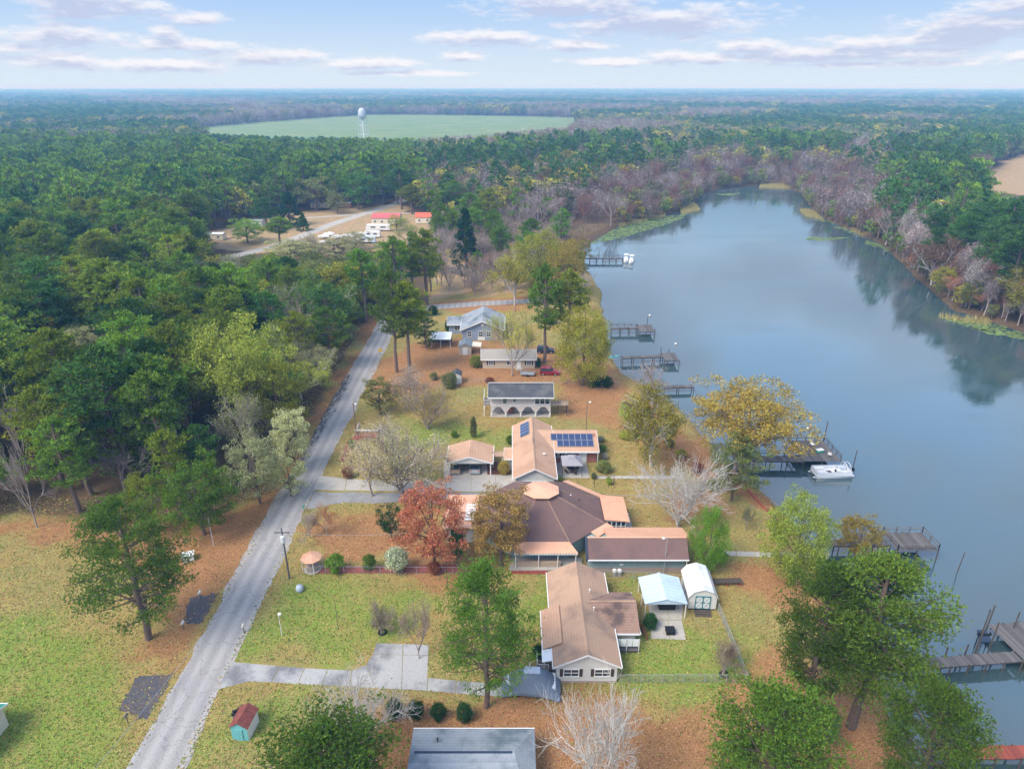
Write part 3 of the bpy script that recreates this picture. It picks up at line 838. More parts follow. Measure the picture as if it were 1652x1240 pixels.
def pine_proto(seed, limbs=70, tufts=16, low=.38, rad=.24, per=5, tuft=.026, conical=False, bunch=4, spread=.019):
    rs = np.random.RandomState(seed)
    k = 10
    z = np.linspace(0, 1, k)
    bend = np.stack([np.cumsum(rs.normal(0, .006, k)), np.cumsum(rs.normal(0, .006, k)), z], 1); bend[0, :2] = 0
    tr = [(bend, .019 * (1 - z) ** .8 + .003)]
    limb = []; C = []; O = []
    for i in range(limbs):
        u = (i + rs.uniform(0, 1)) / limbs
        zz = low + (.985 - low) * u
        if conical: prof = (1 - u) ** .75 * 1.05 + .06
        else: prof = (math.sin(math.pi * min(1, (u * .86 + .2))) ** .6) * (1.0 if u > .12 else .75)
        L_ = rad * prof * rs.uniform(.55, 1.12)
        az = rs.uniform(0, 6.283) if not conical else i * 2.4
        base = np.array([np.interp(zz, z, bend[:, 0]), np.interp(zz, z, bend[:, 1]), zz])
        tilt = rs.uniform(-.05, .35) + .35 * u
        dirv = np.array([math.cos(az), math.sin(az), tilt]); dirv /= np.linalg.norm(dirv)
        m = 5; s = np.linspace(0, 1, m)[:, None]
        P = base + dirv * s * L_ + np.array([0, 0, 1.0]) * (s ** 2) * L_ * .18 + rs.normal(0, .006, (m, 3)) * s
        limb.append((P, np.linspace(.0048, .0012, m) * (1.4 - .7 * u)))
        nt_ = max(4, int(tufts * (.45 + .8 * prof)))
        # foliage sits in flat clumps on side branches
        nc = max(2, nt_ // bunch)
        cs = rs.uniform(.42, 1.0, nc) ** .8
        cen = base + dirv * cs[:, None] * L_ + np.array([0, 0, 1]) * (cs[:, None] ** 2) * L_ * .18
        side = np.cross(dirv, [0, 0, 1])
        cen = cen + side * rs.normal(0, .30, (nc, 1)) * L_ * .8
        t = np.repeat(cen, max(1, nt_ // nc) + 1, 0)
        t = t + rs.normal(0, 1, t.shape) * np.array([spread, spread, spread * .55])
        C.append(t); O.append(np.tile(dirv, (len(t), 1)))
    C = np.concatenate(C); O = np.concatenate(O)
    Vt, Ft = tubes(tr, 7); Vl, Fl = tubes(limb, 3)
    trunk = (np.concatenate([Vt, Vl]), np.concatenate([Ft, Fl + len(Vt)]))
    crown = needle_tufts(rs, C, O, tuft, tuft * .23, per)
    return trunk, crown

def limbs_tree(rs, trunk_h, levels, spread, n0=5, thick=.022, stems=1, droop=0.0, first=.3, decay=.68, twigs=3):
    """branch skeleton in unit height; returns paths and twig tips"""
    paths = []; tips = []
    def grow(p, d, L_, r, lev):
        m = 4 if lev < 3 else 3
        P = [np.array(p)]; dd = np.array(d, float)
        for i in range(m):
            dd = dd + rs.normal(0, .16, 3) + np.array([0, 0, .07 - droop * lev])
            dd /= np.linalg.norm(dd)
            P.append(P[-1] + dd * L_ / m)
        P = np.array(P)
        paths.append((P, np.linspace(r, r * .55, m + 1)))
        if lev >= levels:
            tips.append(P[-1]); tips.append(P[-2]); return
        nb = twigs + (1 if rs.rand() < .5 else 0)
        for i in range(nb):
            t = rs.uniform(.35, 1.0) if i else 1.0
            q = P[0] + (P[-1] - P[0]) * t if t < 1 else P[-1]
            if t < 1:
                f = t * (len(P) - 1); a = int(f); q = P[a] * (1 - f + a) + P[min(a + 1, m)] * (f - a)
            nd = dd + rand_dirs(rs, 1)[0] * spread * (1.0 if i else .45)
            nd /= np.linalg.norm(nd)
            grow(q, nd, L_ * decay * rs.uniform(.75, 1.15), r * (.62 if i else .72) , lev + 1)
    for s in range(stems):
        a = rs.uniform(0, 6.28)
        lean = .12 if stems == 1 else .45
        d0 = np.array([math.cos(a) * lean * rs.rand() if stems == 1 else math.cos(s * 6.283 / stems + a * .2) * lean, math.sin(a) * lean * rs.rand() if stems == 1 else math.sin(s * 6.283 / stems + a * .2) * lean, 1.0])
        d0 /= np.linalg.norm(d0)
        m = 4; P = np.array([np.zeros(3) + d0 * trunk_h * i / m + rs.normal(0, .006, 3) * (i > 0) for i in range(m + 1)])
        paths.append((P, np.linspace(thick, thick * .75, m + 1)))
        for i in range(n0):
            az = i * 6.283 / n0 + rs.uniform(-.5, .5)
            e = rs.uniform(.35, 1.3) if i else 2.5
            d = np.array([math.cos(az), math.sin(az), e]) + d0 * .6; d /= np.linalg.norm(d)
            grow(P[-1] - (P[-1] - P[-2]) * rs.uniform(0, .9), d, first * rs.uniform(.8, 1.15), thick * .55, 1)
    allp = np.concatenate([p for p, _ in paths])
    top = allp[:, 2].max()
    paths = [(p / top, r / top) for p, r in paths]
    tips = np.array(tips) / top
    return paths, tips

def bare_proto(seed, levels=4, spread=.75, stems=1, n0=5, trunk_h=.22, thick=.02, leaves=0, leaf=.012, cloud=.03, first=.33, narrow=1.0, twigs=3, up=.5):
    rs = np.random.RandomState(seed)
    paths, tips = limbs_tree(rs, trunk_h, levels, spread, n0, thick, stems, first=first, twigs=twigs)
    paths = [(p * np.array([narrow, narrow, 1]), r) for p, r in paths]; tips = tips * np.array([narrow, narrow, 1])
    main = [q for q in paths if q[1][0] > .0032]; fine = [(p, np.maximum(r, .0011)) for p, r in paths if r[0] <= .0032]
    V1, F1 = tubes(main, 5)
    if fine: V2, F2 = tubes(fine, 3)
    else: V2, F2 = V1[:0], F1[:0]
    trunk = (np.concatenate([V1, V2]), np.concatenate([F1, F2 + len(V1)]))
    crown = None
    if leaves:
        idx = rs.randint(0, len(tips), leaves)
        C = tips[idx] + rs.normal(0, cloud, (leaves, 3))
        crown = leaf_tris(rs, C, leaf, up=up)
    return trunk, crown

def broad_proto(seed, clumps=60, per=70, rx=.36, low=.2, leaf=.02, cl=.075, cone=False, hollow=.55):
    rs = np.random.RandomState(seed)
    cz, rz = (1 + low) / 2, (1 - low) / 2
    d = rand_dirs(rs, clumps)
    rr = hollow + (1 - hollow) * rs.rand(clumps, 1)
    lump = 1 + .22 * np.sin(d[:, :1] * 4 + seed) * np.cos(d[:, 1:2] * 5 + seed * 2)
    cen = d * rr * lump * np.array([rx, rx, rz]) + np.array([0, 0, cz])
    if cone:
        u = rs.rand(clumps); az = rs.rand(clumps) * 6.283; r_ = rx * (1 - u) ** .8 * rs.uniform(.6, 1, clumps)
        cen = np.stack([np.cos(az) * r_, np.sin(az) * r_, low + (1 - low) * u], 1)
    cen[:, 2] = np.minimum(cen[:, 2], 1 - cl * .5)
    C = np.repeat(cen, per, 0)
    off = rs.normal(0, 1, C.shape); off /= np.linalg.norm(off, axis=1, keepdims=True)
    C = C + off * cl * rs.uniform(.5, 1.15, (len(C), 1)) * np.array([1, 1, .7])
    crown = leaf_tris(rs, C, leaf, up=.9)
    P = np.array([[0, 0, 0], [.005, .003, low], [0, .01, cz], [0, 0, .85]])
    paths = [(P, [.024, .019, .012, .003])]
    for c in cen[:: max(1, clumps // 16)]:
        s = np.array([0, 0, max(low * .9, c[2] * .5)])
        paths.append((np.array([s, (s + c) / 2 + [0, 0, .02], c]), [.009, .006, .002]))
    return tubes(paths, 5), crown

class Proto:
    def __init__(s, name, tc, bark='bark'):
        (tv, tf), crown = tc
        s.bark = bark
        s.trunk = mesh_np('trunk', tv, tf, MT[bark])
        s.crown = mesh_np('crown', crown[0], crown[1], MT['leaves']) if crown is not None else None
        # both in one mesh for far copies
        v = [tv]; f3 = []
        q = np.asarray(tf); tri = np.concatenate([q[:, [0, 1, 2]], q[:, [0, 2, 3]]])
        f = [tri]; mi = [np.zeros(len(tri), np.int32)]
        if crown is not None:
            v.append(crown[0]); f.append(crown[1] + len(tv)); mi.append(np.ones(len(crown[1]), np.int32))
        V = np.concatenate(v)
        s.joint = mesh_np(name, V, np.concatenate(f), None, [MT[bark], MT['leaves']], np.concatenate(mi))
        s.top = V[:, 2].max(); s.rad = float(np.percentile(np.hypot(V[:, 0], V[:, 1]), 96))

P_ = {}
P_['pine'] = [Proto('pine_tree', pine_proto(10 + i, 64, 26, low=(.36, .42, .33, .46)[i], rad=(.25, .22, .27, .21)[i])) for i in range(4)]
P_['pine_big'] = [Proto('pine_tree', pine_proto(30 + i, 92, 130, low=(.16, .26, .30)[i], rad=(.36, .30, .27)[i], per=6, tuft=.0118, bunch=15, spread=.022), 'bark') for i in range(3)]
P_['pine_low'] = [Proto('pine_tree', pine_proto(50 + i, 90, 22, low=.08, rad=.33, tuft=.028)) for i in range(2)]
P_['cedar'] = [Proto('cedar_tree', broad_proto(60 + i, 110, 45, .30, .03, .02, .055, cone=True)) for i in range(2)]
P_['broad'] = [Proto('broadleaf_tree', broad_proto(70 + i, 75, 62, (.40, .36, .44)[i], .16, .017, .072)) for i in range(3)]
P_['oak'] = [Proto('broadleaf_tree', broad_proto(170 + i, 170, 95, (.44, .40, .48)[i], .14, .0110, .058, hollow=.5)) for i in range(3)]
P_['dome'] = [Proto('broadleaf_tree', broad_proto(180 + i, 330, 95, .50, .03, .0105, .072, hollow=.62)) for i in range(2)]
P_['spread'] = [Proto('broadleaf_tree', broad_proto(190 + i, 330, 85, .62, .34, .0105, .066, hollow=.35)) for i in range(2)]
P_['round'] = [Proto('round_shrub', broad_proto(80 + i, 95, 60, .42, .04, .034, .15, hollow=.75)) for i in range(2)]
P_['airy'] = [Proto('leafy_tree', bare_proto(90 + i, 5, .8, 1, 5, .16, .02, 17000, .0118, .034, first=.30), 'pale_bark') for i in range(3)]
P_['sparse'] = [Proto('leafy_tree', bare_proto(100 + i, 5, .85, (1, 3, 2)[i], 4, .12, .016, 8000, .0085, .035, first=.30), 'twig') for i in range(3)]
P_['bare'] = [Proto('bare_tree', bare_proto(110 + i, 5, .62, 1, 5, .2, .018, 0, first=.30), 'twig') for i in range(3)]
P_['bare_big'] = [Proto('bare_tree', bare_proto(120 + i, 5, .80, (4, 3)[i], 4, .14, .013, 0, first=.34, twigs=3), 'pale_bark') for i in range(2)]
P_['cypress'] = [Proto('bare_tree', bare_proto(130 + i, 4, .8, 1, 9, .35, .016, 2000, .012, .03, first=.22, narrow=.62), 'twig') for i in range(3)]

GREENP = (0.038, 0.098, 0.020)
TINT = dict(pine=(0.175, 0.30, 0.035), pine_dark=(0.09, 0.20, 0.042), pine_olive=(0.22, 0.29, 0.03), green=(0.17, 0.30, 0.035),
            lime=(0.36, 0.41, 0.07), pale=(0.42, 0.45, 0.20), gold=(0.37, 0.29, 0.06), yellow=(0.50, 0.40, 0.04), orange=(0.48, 0.20, 0.07),
            red=(0.62, 0.25, 0.13), rust=(0.28, 0.11, 0.06), brown=(0.24, 0.15, 0.09), grey=(0.42, 0.37, 0.35), dark=(0.045, 0.12, 0.03),
            olive=(0.20, 0.23, 0.07), whitish=(0.45, 0.45, 0.32), pink=(0.33, 0.27, 0.19), straw=(0.45, 0.42, 0.22), pine_shade=(0.135, 0.25, 0.035), pine_brown=(0.17, 0.24, 0.04), goldgreen=(0.38, 0.37, 0.05), copper=(0.52, 0.33, 0.10))
trng = random.Random(77)
def jitter(c, a=.12):
    k = 1 + trng.uniform(-a, a)
    return tuple(max(0, v * k * (1 + trng.uniform(-a * .5, a * .5))) for v in c)

KNAME = dict(pine='pine_tree', pine_big='pine_tree', pine_low='pine_tree', cedar='cedar_tree', broad='broadleaf_tree', dome='broadleaf_tree', spread='broadleaf_tree', oak='broadleaf_tree', round='round_shrub',
             airy='leafy_tree', sparse='leafy_tree', bare='bare_tree', bare_big='bare_tree', cypress='bare_tree')

def tree(kind, x, y, h, w, tint, label, cat=None, group=None, parts=True, var=None, z=0.0, name=None, rz=None, lean=(0, 0)):
    pl = P_[kind]
    p = pl[trng.randrange(len(pl)) if var is None else var % len(pl)]
    s = h / p.top
    sxy = (w / 2) / p.rad if w else s * trng.uniform(.95, 1.3)
    rz = trng.uniform(0, 6.283) if rz is None else rz
    col = (*jitter(TINT[tint] if isinstance(tint, str) else tint), 1)
    nm = name or KNAME[kind]
    cat = cat or ('shrub' if kind == 'round' else 'tree')
    if parts:
        e = thing(nm, label, cat, (x, y, z), rz, group)
        e.scale = (sxy, sxy, s)
        e.rotation_euler = (lean[1], lean[0], rz)
        t = bpy.data.objects.new('trunk', p.trunk); COL.objects.link(t); t.parent = e
        if p.crown:
            c = bpy.data.objects.new('crown', p.crown); COL.objects.link(c); c.parent = e; c.color = col
        return e
    o = bpy.data.objects.new(nm, p.joint); COL.objects.link(o)
    o.location = (x, y, z); o.rotation_euler = (0, 0, rz); o.scale = (sxy, sxy, s); o.color = col
    return tag(o, label, cat, group)

HERO = []
def ptree(kind, bx, by, ty, wpx, tint, label, cat=None, group=None, var=None, name=None, parts=True, **k):
    """a tree whose foot stands at a ground point and whose top and width come from the sight lines"""
    b = g(bx, by)
    t = at_y(bx, ty, b.y)
    h = max(.5, t.z)
    depth = b.y * math.cos(PITCH) + (CAMZ - h / 2) * math.sin(PITCH)
    w = wpx / FPX * depth
    if h > 5: HERO.append((b.x, b.y, w))
    return tree(kind, b.x, b.y, h, w, tint, label, cat, group, parts, var, name=name, **k)
# garden and hero trees
_T = [
 ('pine_big', 785, 1140, 903, 156, 'pine_shade', 'tall pine in the near lawn beside the tarp covered boat, limbs over the driveway', None, 0),
 ('pine_big', 1290, 1172, 905, 140, 'pine_shade', 'tall straight pine left of the pair on the near shore', None, 1),
 ('pine_big', 1372, 1172, 882, 190, 'pine_brown', 'tall thick trunked pine right of the pair on the near shore', None, 2),
 ('pine_big', 1460, 1340, 1100, 172, 'pine_shade', 'pine at the bottom right corner beside the red dock', None, 1),
 ('pine_big', 1215, 1375, 1118, 196, 'pine_shade', 'round topped pine at the bottom edge right of the bare tree', None, 2),
 ('pine_big', 542, 1380, 1182, 215, 'pine_shade', 'pine top at the bottom edge below the grey bare tree', None, 2),
 ('pine_low', 1330, 1200, 1138, 46, 'pine_dark', 'young sapling pine under the two shore pines', None, 0),
 ('pine_big', 240, 1030, 800, 182, 'pine_shade', 'broad low branched pine standing alone on the left lawn', None, 0),
 ('oak', 702, 918, 774, 124, 'red', 'red and orange maple in front of the big brown roofed house', None, 0),
 ('oak', 808, 912, 784, 108, 'copper', 'golden orange oak touching the big brown roofed house', None, 1),
 ('broad', 632, 872, 812, 46, 'dark', 'dark evergreen magnolia beside the red maple', None, 0),
 ('broad', 737, 908, 856, 36, 'dark', 'small dark evergreen between the maple and the oak', None, 1),
 ('sparse', 648, 795, 676, 170, 'straw', 'wide pale half bare tree over the carport driveway', None, 1),
 ('sparse', 600, 800, 690, 110, 'straw', 'pale half bare tree nearer the lane than the wide one over the driveway', None, 0),
 ('sparse', 690, 692, 618, 92, 'yellow', 'yellow leaved small tree in the garden left of the pinkish house', None, 1),
 ('sparse', 668, 660, 590, 90, 'pink', 'thin pinkish bare tree above the yellow leaved tree', None, 2),
 ('broad', 614, 668, 612, 62, 'olive', 'grey green evergreen tree right of the lane near the lamp pole', None, 1),
 ('sparse', 528, 862, 812, 46, 'orange', 'rust leaved small tree beside the lane below the asphalt drive', None, 0),
 ('bare', 500, 868, 822, 60, 'grey', 'grey bare small tree at the lane beside the rust leaved one', None, 0),
 ('airy', 1050, 752, 618, 122, 'goldgreen', 'pale trunked sycamore behind the garden path', None, 0),
 ('spread', 1195, 766, 620, 188, 'gold', 'large golden tree leaning over the main dock', None, 0),
 ('oak', 1180, 808, 700, 95, 'olive', 'olive green tree under the large golden tree', None, 0),
 ('bare_big', 1093, 850, 722, 140, 'grey', 'spreading white limbed bare tree behind the big house', None, 0),
 ('dome', 1140, 922, 812, 64, 'green', 'upright green and rust tree at the end of the long brown roof', None, 1),
 ('dome', 1276, 934, 795, 108, 'lime', 'full bright green willow on the shore by the concrete path', None, 2),
 ('oak', 1380, 905, 832, 78, 'gold', 'orange yellow tree at the water edge beside the fenced platform', None, 0),
 ('sparse', 1203, 856, 812, 30, 'olive', 'small young tree in the back yard left of the willow', None, 0),
 ('bare_big', 968, 1310, 1085, 200, 'grey', 'large white bare tree at the bottom edge beside the grey roof', None, 1),
 ('bare_big', 580, 1215, 1088, 175, 'grey', 'wide grey bare tree below the concrete driveway', None, 1),
 ('sparse', 616, 1022, 968, 54, 'brown', 'small brown twiggy tree with a tyre ring in the left yard', None, 1),
 ('sparse', 676, 1062, 962, 60, 'pink', 'pinkish twiggy tree beside the wide part of the driveway', None, 0),
 ('sparse', 1166, 1088, 1028, 54, 'brown', 'brown twiggy shrub inside the chain link corner', None, 2),
 ('dome', 940, 622, 490, 94, 'goldgreen', 'yellow green tree between the red car and the lake', None, 0),
 ('pine', 878, 585, 422, 62, 'pine', 'tall pine behind the black car, left of its pair', None, 0),
 ('pine', 914, 582, 430, 62, 'pine_olive', 'tall pine behind the black car, right of its pair', None, 1),
 ('sparse', 826, 606, 486, 84, 'goldgreen', 'light yellow green tree in front of the beige house', None, 0),
 ('pine', 640, 600, 430, 72, 'pine', 'tall pine at the far end of the lane, left of its pair', None, 2),
 ('pine', 660, 602, 452, 66, 'pine_olive', 'tall pine at the far end of the lane, right of its pair', None, 3),
 ('pine_low', 688, 562, 500, 44, 'pine_dark', 'bushy dark pine right of the lane end pines', None, 0),
 ('bare', 938, 505, 428, 74, 'pink', 'pinkish bare tree at the shore left of the second far dock', None, 1),
 ('dome', 870, 470, 368, 86, 'goldgreen', 'golden green tree nearest the far dock with white boats', None, 0),
 ('dome', 912, 480, 384, 70, 'gold', 'gold leaved tree at the shore below the far white dock', None, 1),
 ('airy', 830, 492, 392, 70, 'goldgreen', 'thin golden green tree behind the side road', None, 1),
 ('airy', 905, 440, 372, 60, 'yellow', 'yellow shrubby tree beside the marsh', None, 1),
 ('broad', 936, 425, 380, 44, 'gold', 'small gold tree where the far white dock meets the shore', None, 0),
 ('cedar', 752, 440, 333, 48, 'dark', 'dark columnar evergreen beyond the side road', None, 0),
 ('cedar', 468, 364, 308, 52, 'dark', 'dark cone shaped cedar by the far lane', None, 1),
 ('cedar', 490, 372, 344, 22, 'dark', 'small cedar at the foot of the cone shaped cedar', None, 0),
 ('broad', 578, 338, 278, 62, 'pine_dark', 'round dark oak right of the far lane', None, 1),
 ('broad', 512, 340, 284, 76, 'olive', 'wide olive green oak behind the far lane', None, 2),
 ('broad', 470, 800, 740, 60, 'pale', 'pale bush tree leaning to the lane from the wood', None, 0),
 ('bare', 870, 372, 310, 74, 'grey', 'pale grey bare tree at the marsh head', None, 2),
 ('bare', 850, 385, 318, 66, 'grey', 'pale grey bare tree behind the golden trees', None, 0),
 ('bare', 985, 365, 300, 50, 'grey', 'grey bare tree standing in the marsh', None, 1),
 ('airy', 1020, 700, 645, 52, 'lime', 'small green tree behind the sycamore near the hedge', None, 1),
 ('bare', 1050, 652, 590, 90, 'grey', 'thin bare tree at the shore behind the sycamore', None, 2),
 ('spread', 400, 712, 506, 185, (0.46, 0.55, 0.09), 'large pale yellow green tree rising from the wood left of the lane', None, 1),
 ('oak', 455, 712, 575, 100, 'goldgreen', 'yellow green tree overhanging the left verge of the lane', None, 1),
 ('sparse', 405, 760, 620, 100, 'pale', 'pale thin crowned tree between the yellow green trees and the lane', None, 0),
 ('oak', 478, 760, 655, 70, 'straw', 'straw coloured tree hanging over the left edge of the lane', None, 1),
 ('oak', 420, 812, 700, 100, 'pale', 'pale green tree at the lane edge of the wood', None, 2),
 ('oak', 330, 862, 738, 120, 'green', 'bright green leafy tree at the front corner of the wood', None, 1),
 ('oak', 250, 858, 760, 90, 'pine_olive', 'round green tree at the front of the wood behind the lone pine', None, 0),
 ('bare', 45, 760, 615, 90, 'grey', 'tall grey bare tree at the far left of the wood', None, 1),
 ('bare', 60, 850, 700, 80, 'grey', 'white limbed bare tree at the front left of the wood', None, 0),
 ('oak', 150, 620, 520, 100, 'pale', 'pale green round crown deep in the left wood', None, 1),
 ('pine', 640, 505, 378, 62, 'pine', 'green pine beyond the far end of the lane, nearest the side road', None, 1),
 ('pine', 690, 492, 366, 66, 'pine_olive', 'olive pine beyond the side road, left of the dark columnar evergreen', None, 0),
 ('pine', 668, 486, 372, 50, 'pine_dark', 'dark pine between two lighter pines beyond the side road', None, 2),
 ('pine', 590, 520, 400, 56, 'pine', 'pine at the corner of the wood where the lane ends', None, 3),
 ('oak', 470, 432, 386, 86, 'pale', 'pale green bushy tree in front of the storage yard, left one', None, 1),
 ('oak', 542, 424, 382, 80, 'pale', 'pale green bushy tree in front of the storage yard, right one', None, 0),
 ('pine', 735, 352, 290, 48, 'pine', 'pine behind the orange red roof', None, 1),
 ('pine', 648, 338, 270, 48, 'pine_dark', 'dark pine behind the pinkish red roof', None, 2),
 ('pine', 790, 372, 300, 48, 'pine_olive', 'olive pine right of the low red roof', None, 0),
 ('broad', 700, 352, 322, 40, 'dark', 'dark bushy tree behind the orange red roof', None, 1),
 ('oak', 545, 345, 308, 36, 'olive', 'olive tree on the grass between the far lanes', None, 2),
 ('pine', 432, 372, 318, 40, 'pine_dark', 'dark pine at the left side of the far clearing', None, 0),
 ('oak', 400, 392, 352, 60, 'pine', 'green bushy tree at the lower left of the far clearing', None, 1),
 ('pine', 452, 398, 350, 44, 'pine', 'green pine in front of the far lane', None, 3),
 ('broad', 640, 372, 346, 34, 'lime', 'light green tree at the right end of the pinkish red roof', None, 0),
 ('pine', 620, 330, 278, 44, 'pine', 'pine behind the long pinkish red roof, left one', None, 2),
 ('pine', 665, 345, 296, 40, 'pine_olive', 'olive pine between the two red roofs', None, 1),
 ('oak', 575, 402, 372, 56, 'pale', 'pale leafy tree right in front of the stored boats', None, 2),
 ('sparse', 500, 425, 372, 70, 'pale', 'pale willow like tree beside the storage yard', None, 1),
 ('sparse', 560, 420, 375, 60, 'pale', 'pale leaved tree below the stored white boats', None, 2),
 ('sparse', 660, 400, 352, 46, 'lime', 'lime green small tree right of the long white camper', None, 0),

]
for (k, bx, by, ty, w, c, lab, cat, v) in _T:
    if w > 1: ptree(k, bx, by, ty, w, c, lab, cat, None, v)

_B = [(638, 1157, 1128, 28, 'dark', 'clipped round bush, leftmost of the four behind the bottom grey roof'),
      (671, 1158, 1130, 27, 'dark', 'clipped round bush, second from the left of the four'),
      (708, 1159, 1134, 25, 'dark', 'clipped round bush, third from the left of the four'),
      (750, 1161, 1134, 26, 'dark', 'clipped round bush, rightmost of the four behind the bottom grey roof'),
      (543, 922, 893, 30, 'pine', 'green bush left of the other garden bushes by the red mulch strip'),
      (597, 920, 893, 22, 'green', 'light green bush in the middle of the red mulch strip'),
      (641, 922, 881, 38, 'whitish', 'whitish flowering bush on the red mulch strip'),
      (1048, 1012, 990, 24, 'dark', 'round bush at the edge of the metal carport pad'),
      (699, 508, 492, 16, 'dark', 'dark round shrub on the lawn left of the blue house'),
      (722, 534, 516, 8, 'dark', 'dark shrub against the blue house wing'),
      (725, 625, 600, 26, 'olive', 'grey green shrub left of the small white shed'),
      (768, 592, 572, 20, 'lime', 'light green shrub at the left end of the beige house'),
      (868, 592, 576, 9, 'dark', 'dark shrub at the right end of the beige house'),
      (973, 762, 742, 24, 'olive', 'blue green shrub right of the solar roofed house patio'),
      (886, 522, 506, 26, 'pine_dark', 'shrub behind the black car'),
      (960, 622, 606, 24, 'dark', 'dark shrub under the yellow green lake tree'),
      (978, 624, 606, 20, 'dark', 'dark shrub at the right end of the orange lawn by the lake'),
      (733, 705, 694, 12, 'green', 'small round bush on the lawn behind the open carport'),
      (764, 706, 670, 12, 'olive', 'slim shrub on the lawn behind the open carport'),
      (824, 750, 738, 16, 'green', 'green bush beside the entry of the solar roofed house'),
      (813, 764, 742, 20, 'gold', 'golden leaved bush beside the white garage gable'),
      (823, 716, 702, 14, 'green', 'flowering bush behind the entry roof'),
      (903, 775, 768, 11, 'lime', 'small lime bush at the patio corner'),
      (982, 782, 768, 10, 'lime', 'small lime bush under the garden swing frame'),
      (1160, 905, 885, 24, 'green', 'low bush at the foot of the upright rust tree'),
      (1012, 706, 698, 26, 'lime', 'low bright green bed in front of the sycamore'),
      (1070, 700, 690, 30, 'green', 'low green hedge beside the shore steps'),
      (700, 925, 905, 22, 'rust', 'dark rust shrub under the maple'),
      (1020, 765, 752, 20, 'olive', ''),
      (568, 722, 708, 14, 'green', 'green shrub at the red mulch corner by the lane'),
      (562, 770, 752, 18, 'rust', 'rust shrub beside the carport driveway mouth'),
      (870, 1062, 1040, 26, 'dark', 'dark shrub against the left wall of the tan roofed house'),
      (969, 712, 702, 12, 'whitish', 'white flowering bush at the right wall of the solar roofed house, farthest one'),
      (972, 728, 717, 12, 'green', 'green bush between the two white flowering bushes right of the solar roofed house'),
      (975, 741, 730, 11, 'whitish', 'white flowering bush right of the solar roofed house, nearest one'),
      (958, 772, 762, 9, 'olive', 'low olive bush at the right corner of the patio'),
      (1080, 720, 708, 16, 'olive', 'olive shrub on the bank left of the golden tree'),
      (1098, 738, 724, 18, 'goldgreen', 'yellow green shrub on the bank below the golden tree'),
      (1125, 762, 746, 20, 'rust', 'rust shrub on the bank beside the white limbed bare tree'),
      (1150, 790, 772, 22, 'olive', 'olive shrub below the olive green shore tree'),
      (1010, 660, 648, 16, 'brown', 'brown shrub at the shore end of the orange lawn'),
      (700, 612, 600, 14, 'olive', 'low dark green shrub left of the white garden shed'),
      (790, 618, 608, 14, 'rust', 'rust shrub behind the pinkish house'),
      (655, 512, 498, 18, 'dark', 'dark shrub at the foot of the lane end pines')]
for (bx, by, ty, w, c, lab) in _B:
    if lab: ptree('round', bx, by, ty, w, c, lab, 'bush', None)

# ---- woods: individual trees near, one massed wood beyond
LAKE_BUF = LAKE
OPEN = [SAND[1], SAND[3], gp((662, 264), (712, 264), (708, 274), (668, 274)), gp((1575, 300), (1610, 262), (1700, 235), (1800, 300), (1652, 312)), gp((270, 212), (470, 194), (600, 185), (780, 187), (935, 190), (920, 202), (780, 216), (640, 222), (420, 219))]
FF = FOREST[0]
def blocked(x, y, h):
    """would the tree stand in, or rise in front of, an open field"""
    for t in (0, .33, .66, 1.0):
        k = CAMZ / (CAMZ - h * t)
        for q in OPEN:
            if inpoly(x * k, y * k, q): return True
    return False
def region(x, y):
    if inpoly(x, y, LAKE_BUF): return None
    if inpoly(x, y, FF) and y < 9000: return 'left'
    if y > 205 and x < 30 and y < 330: return 'mid'
    if y > 330: return 'far'
    e = 128 + 8 * math.sin(y / 31)
    if x > 120: return 'right'
    return 'yard'
lake_np = LAKE
def lake_dist(x, y):
    return float(poly_sd(np.array([x]), np.array([y]), LAKE)[0])
frng = random.Random(5)
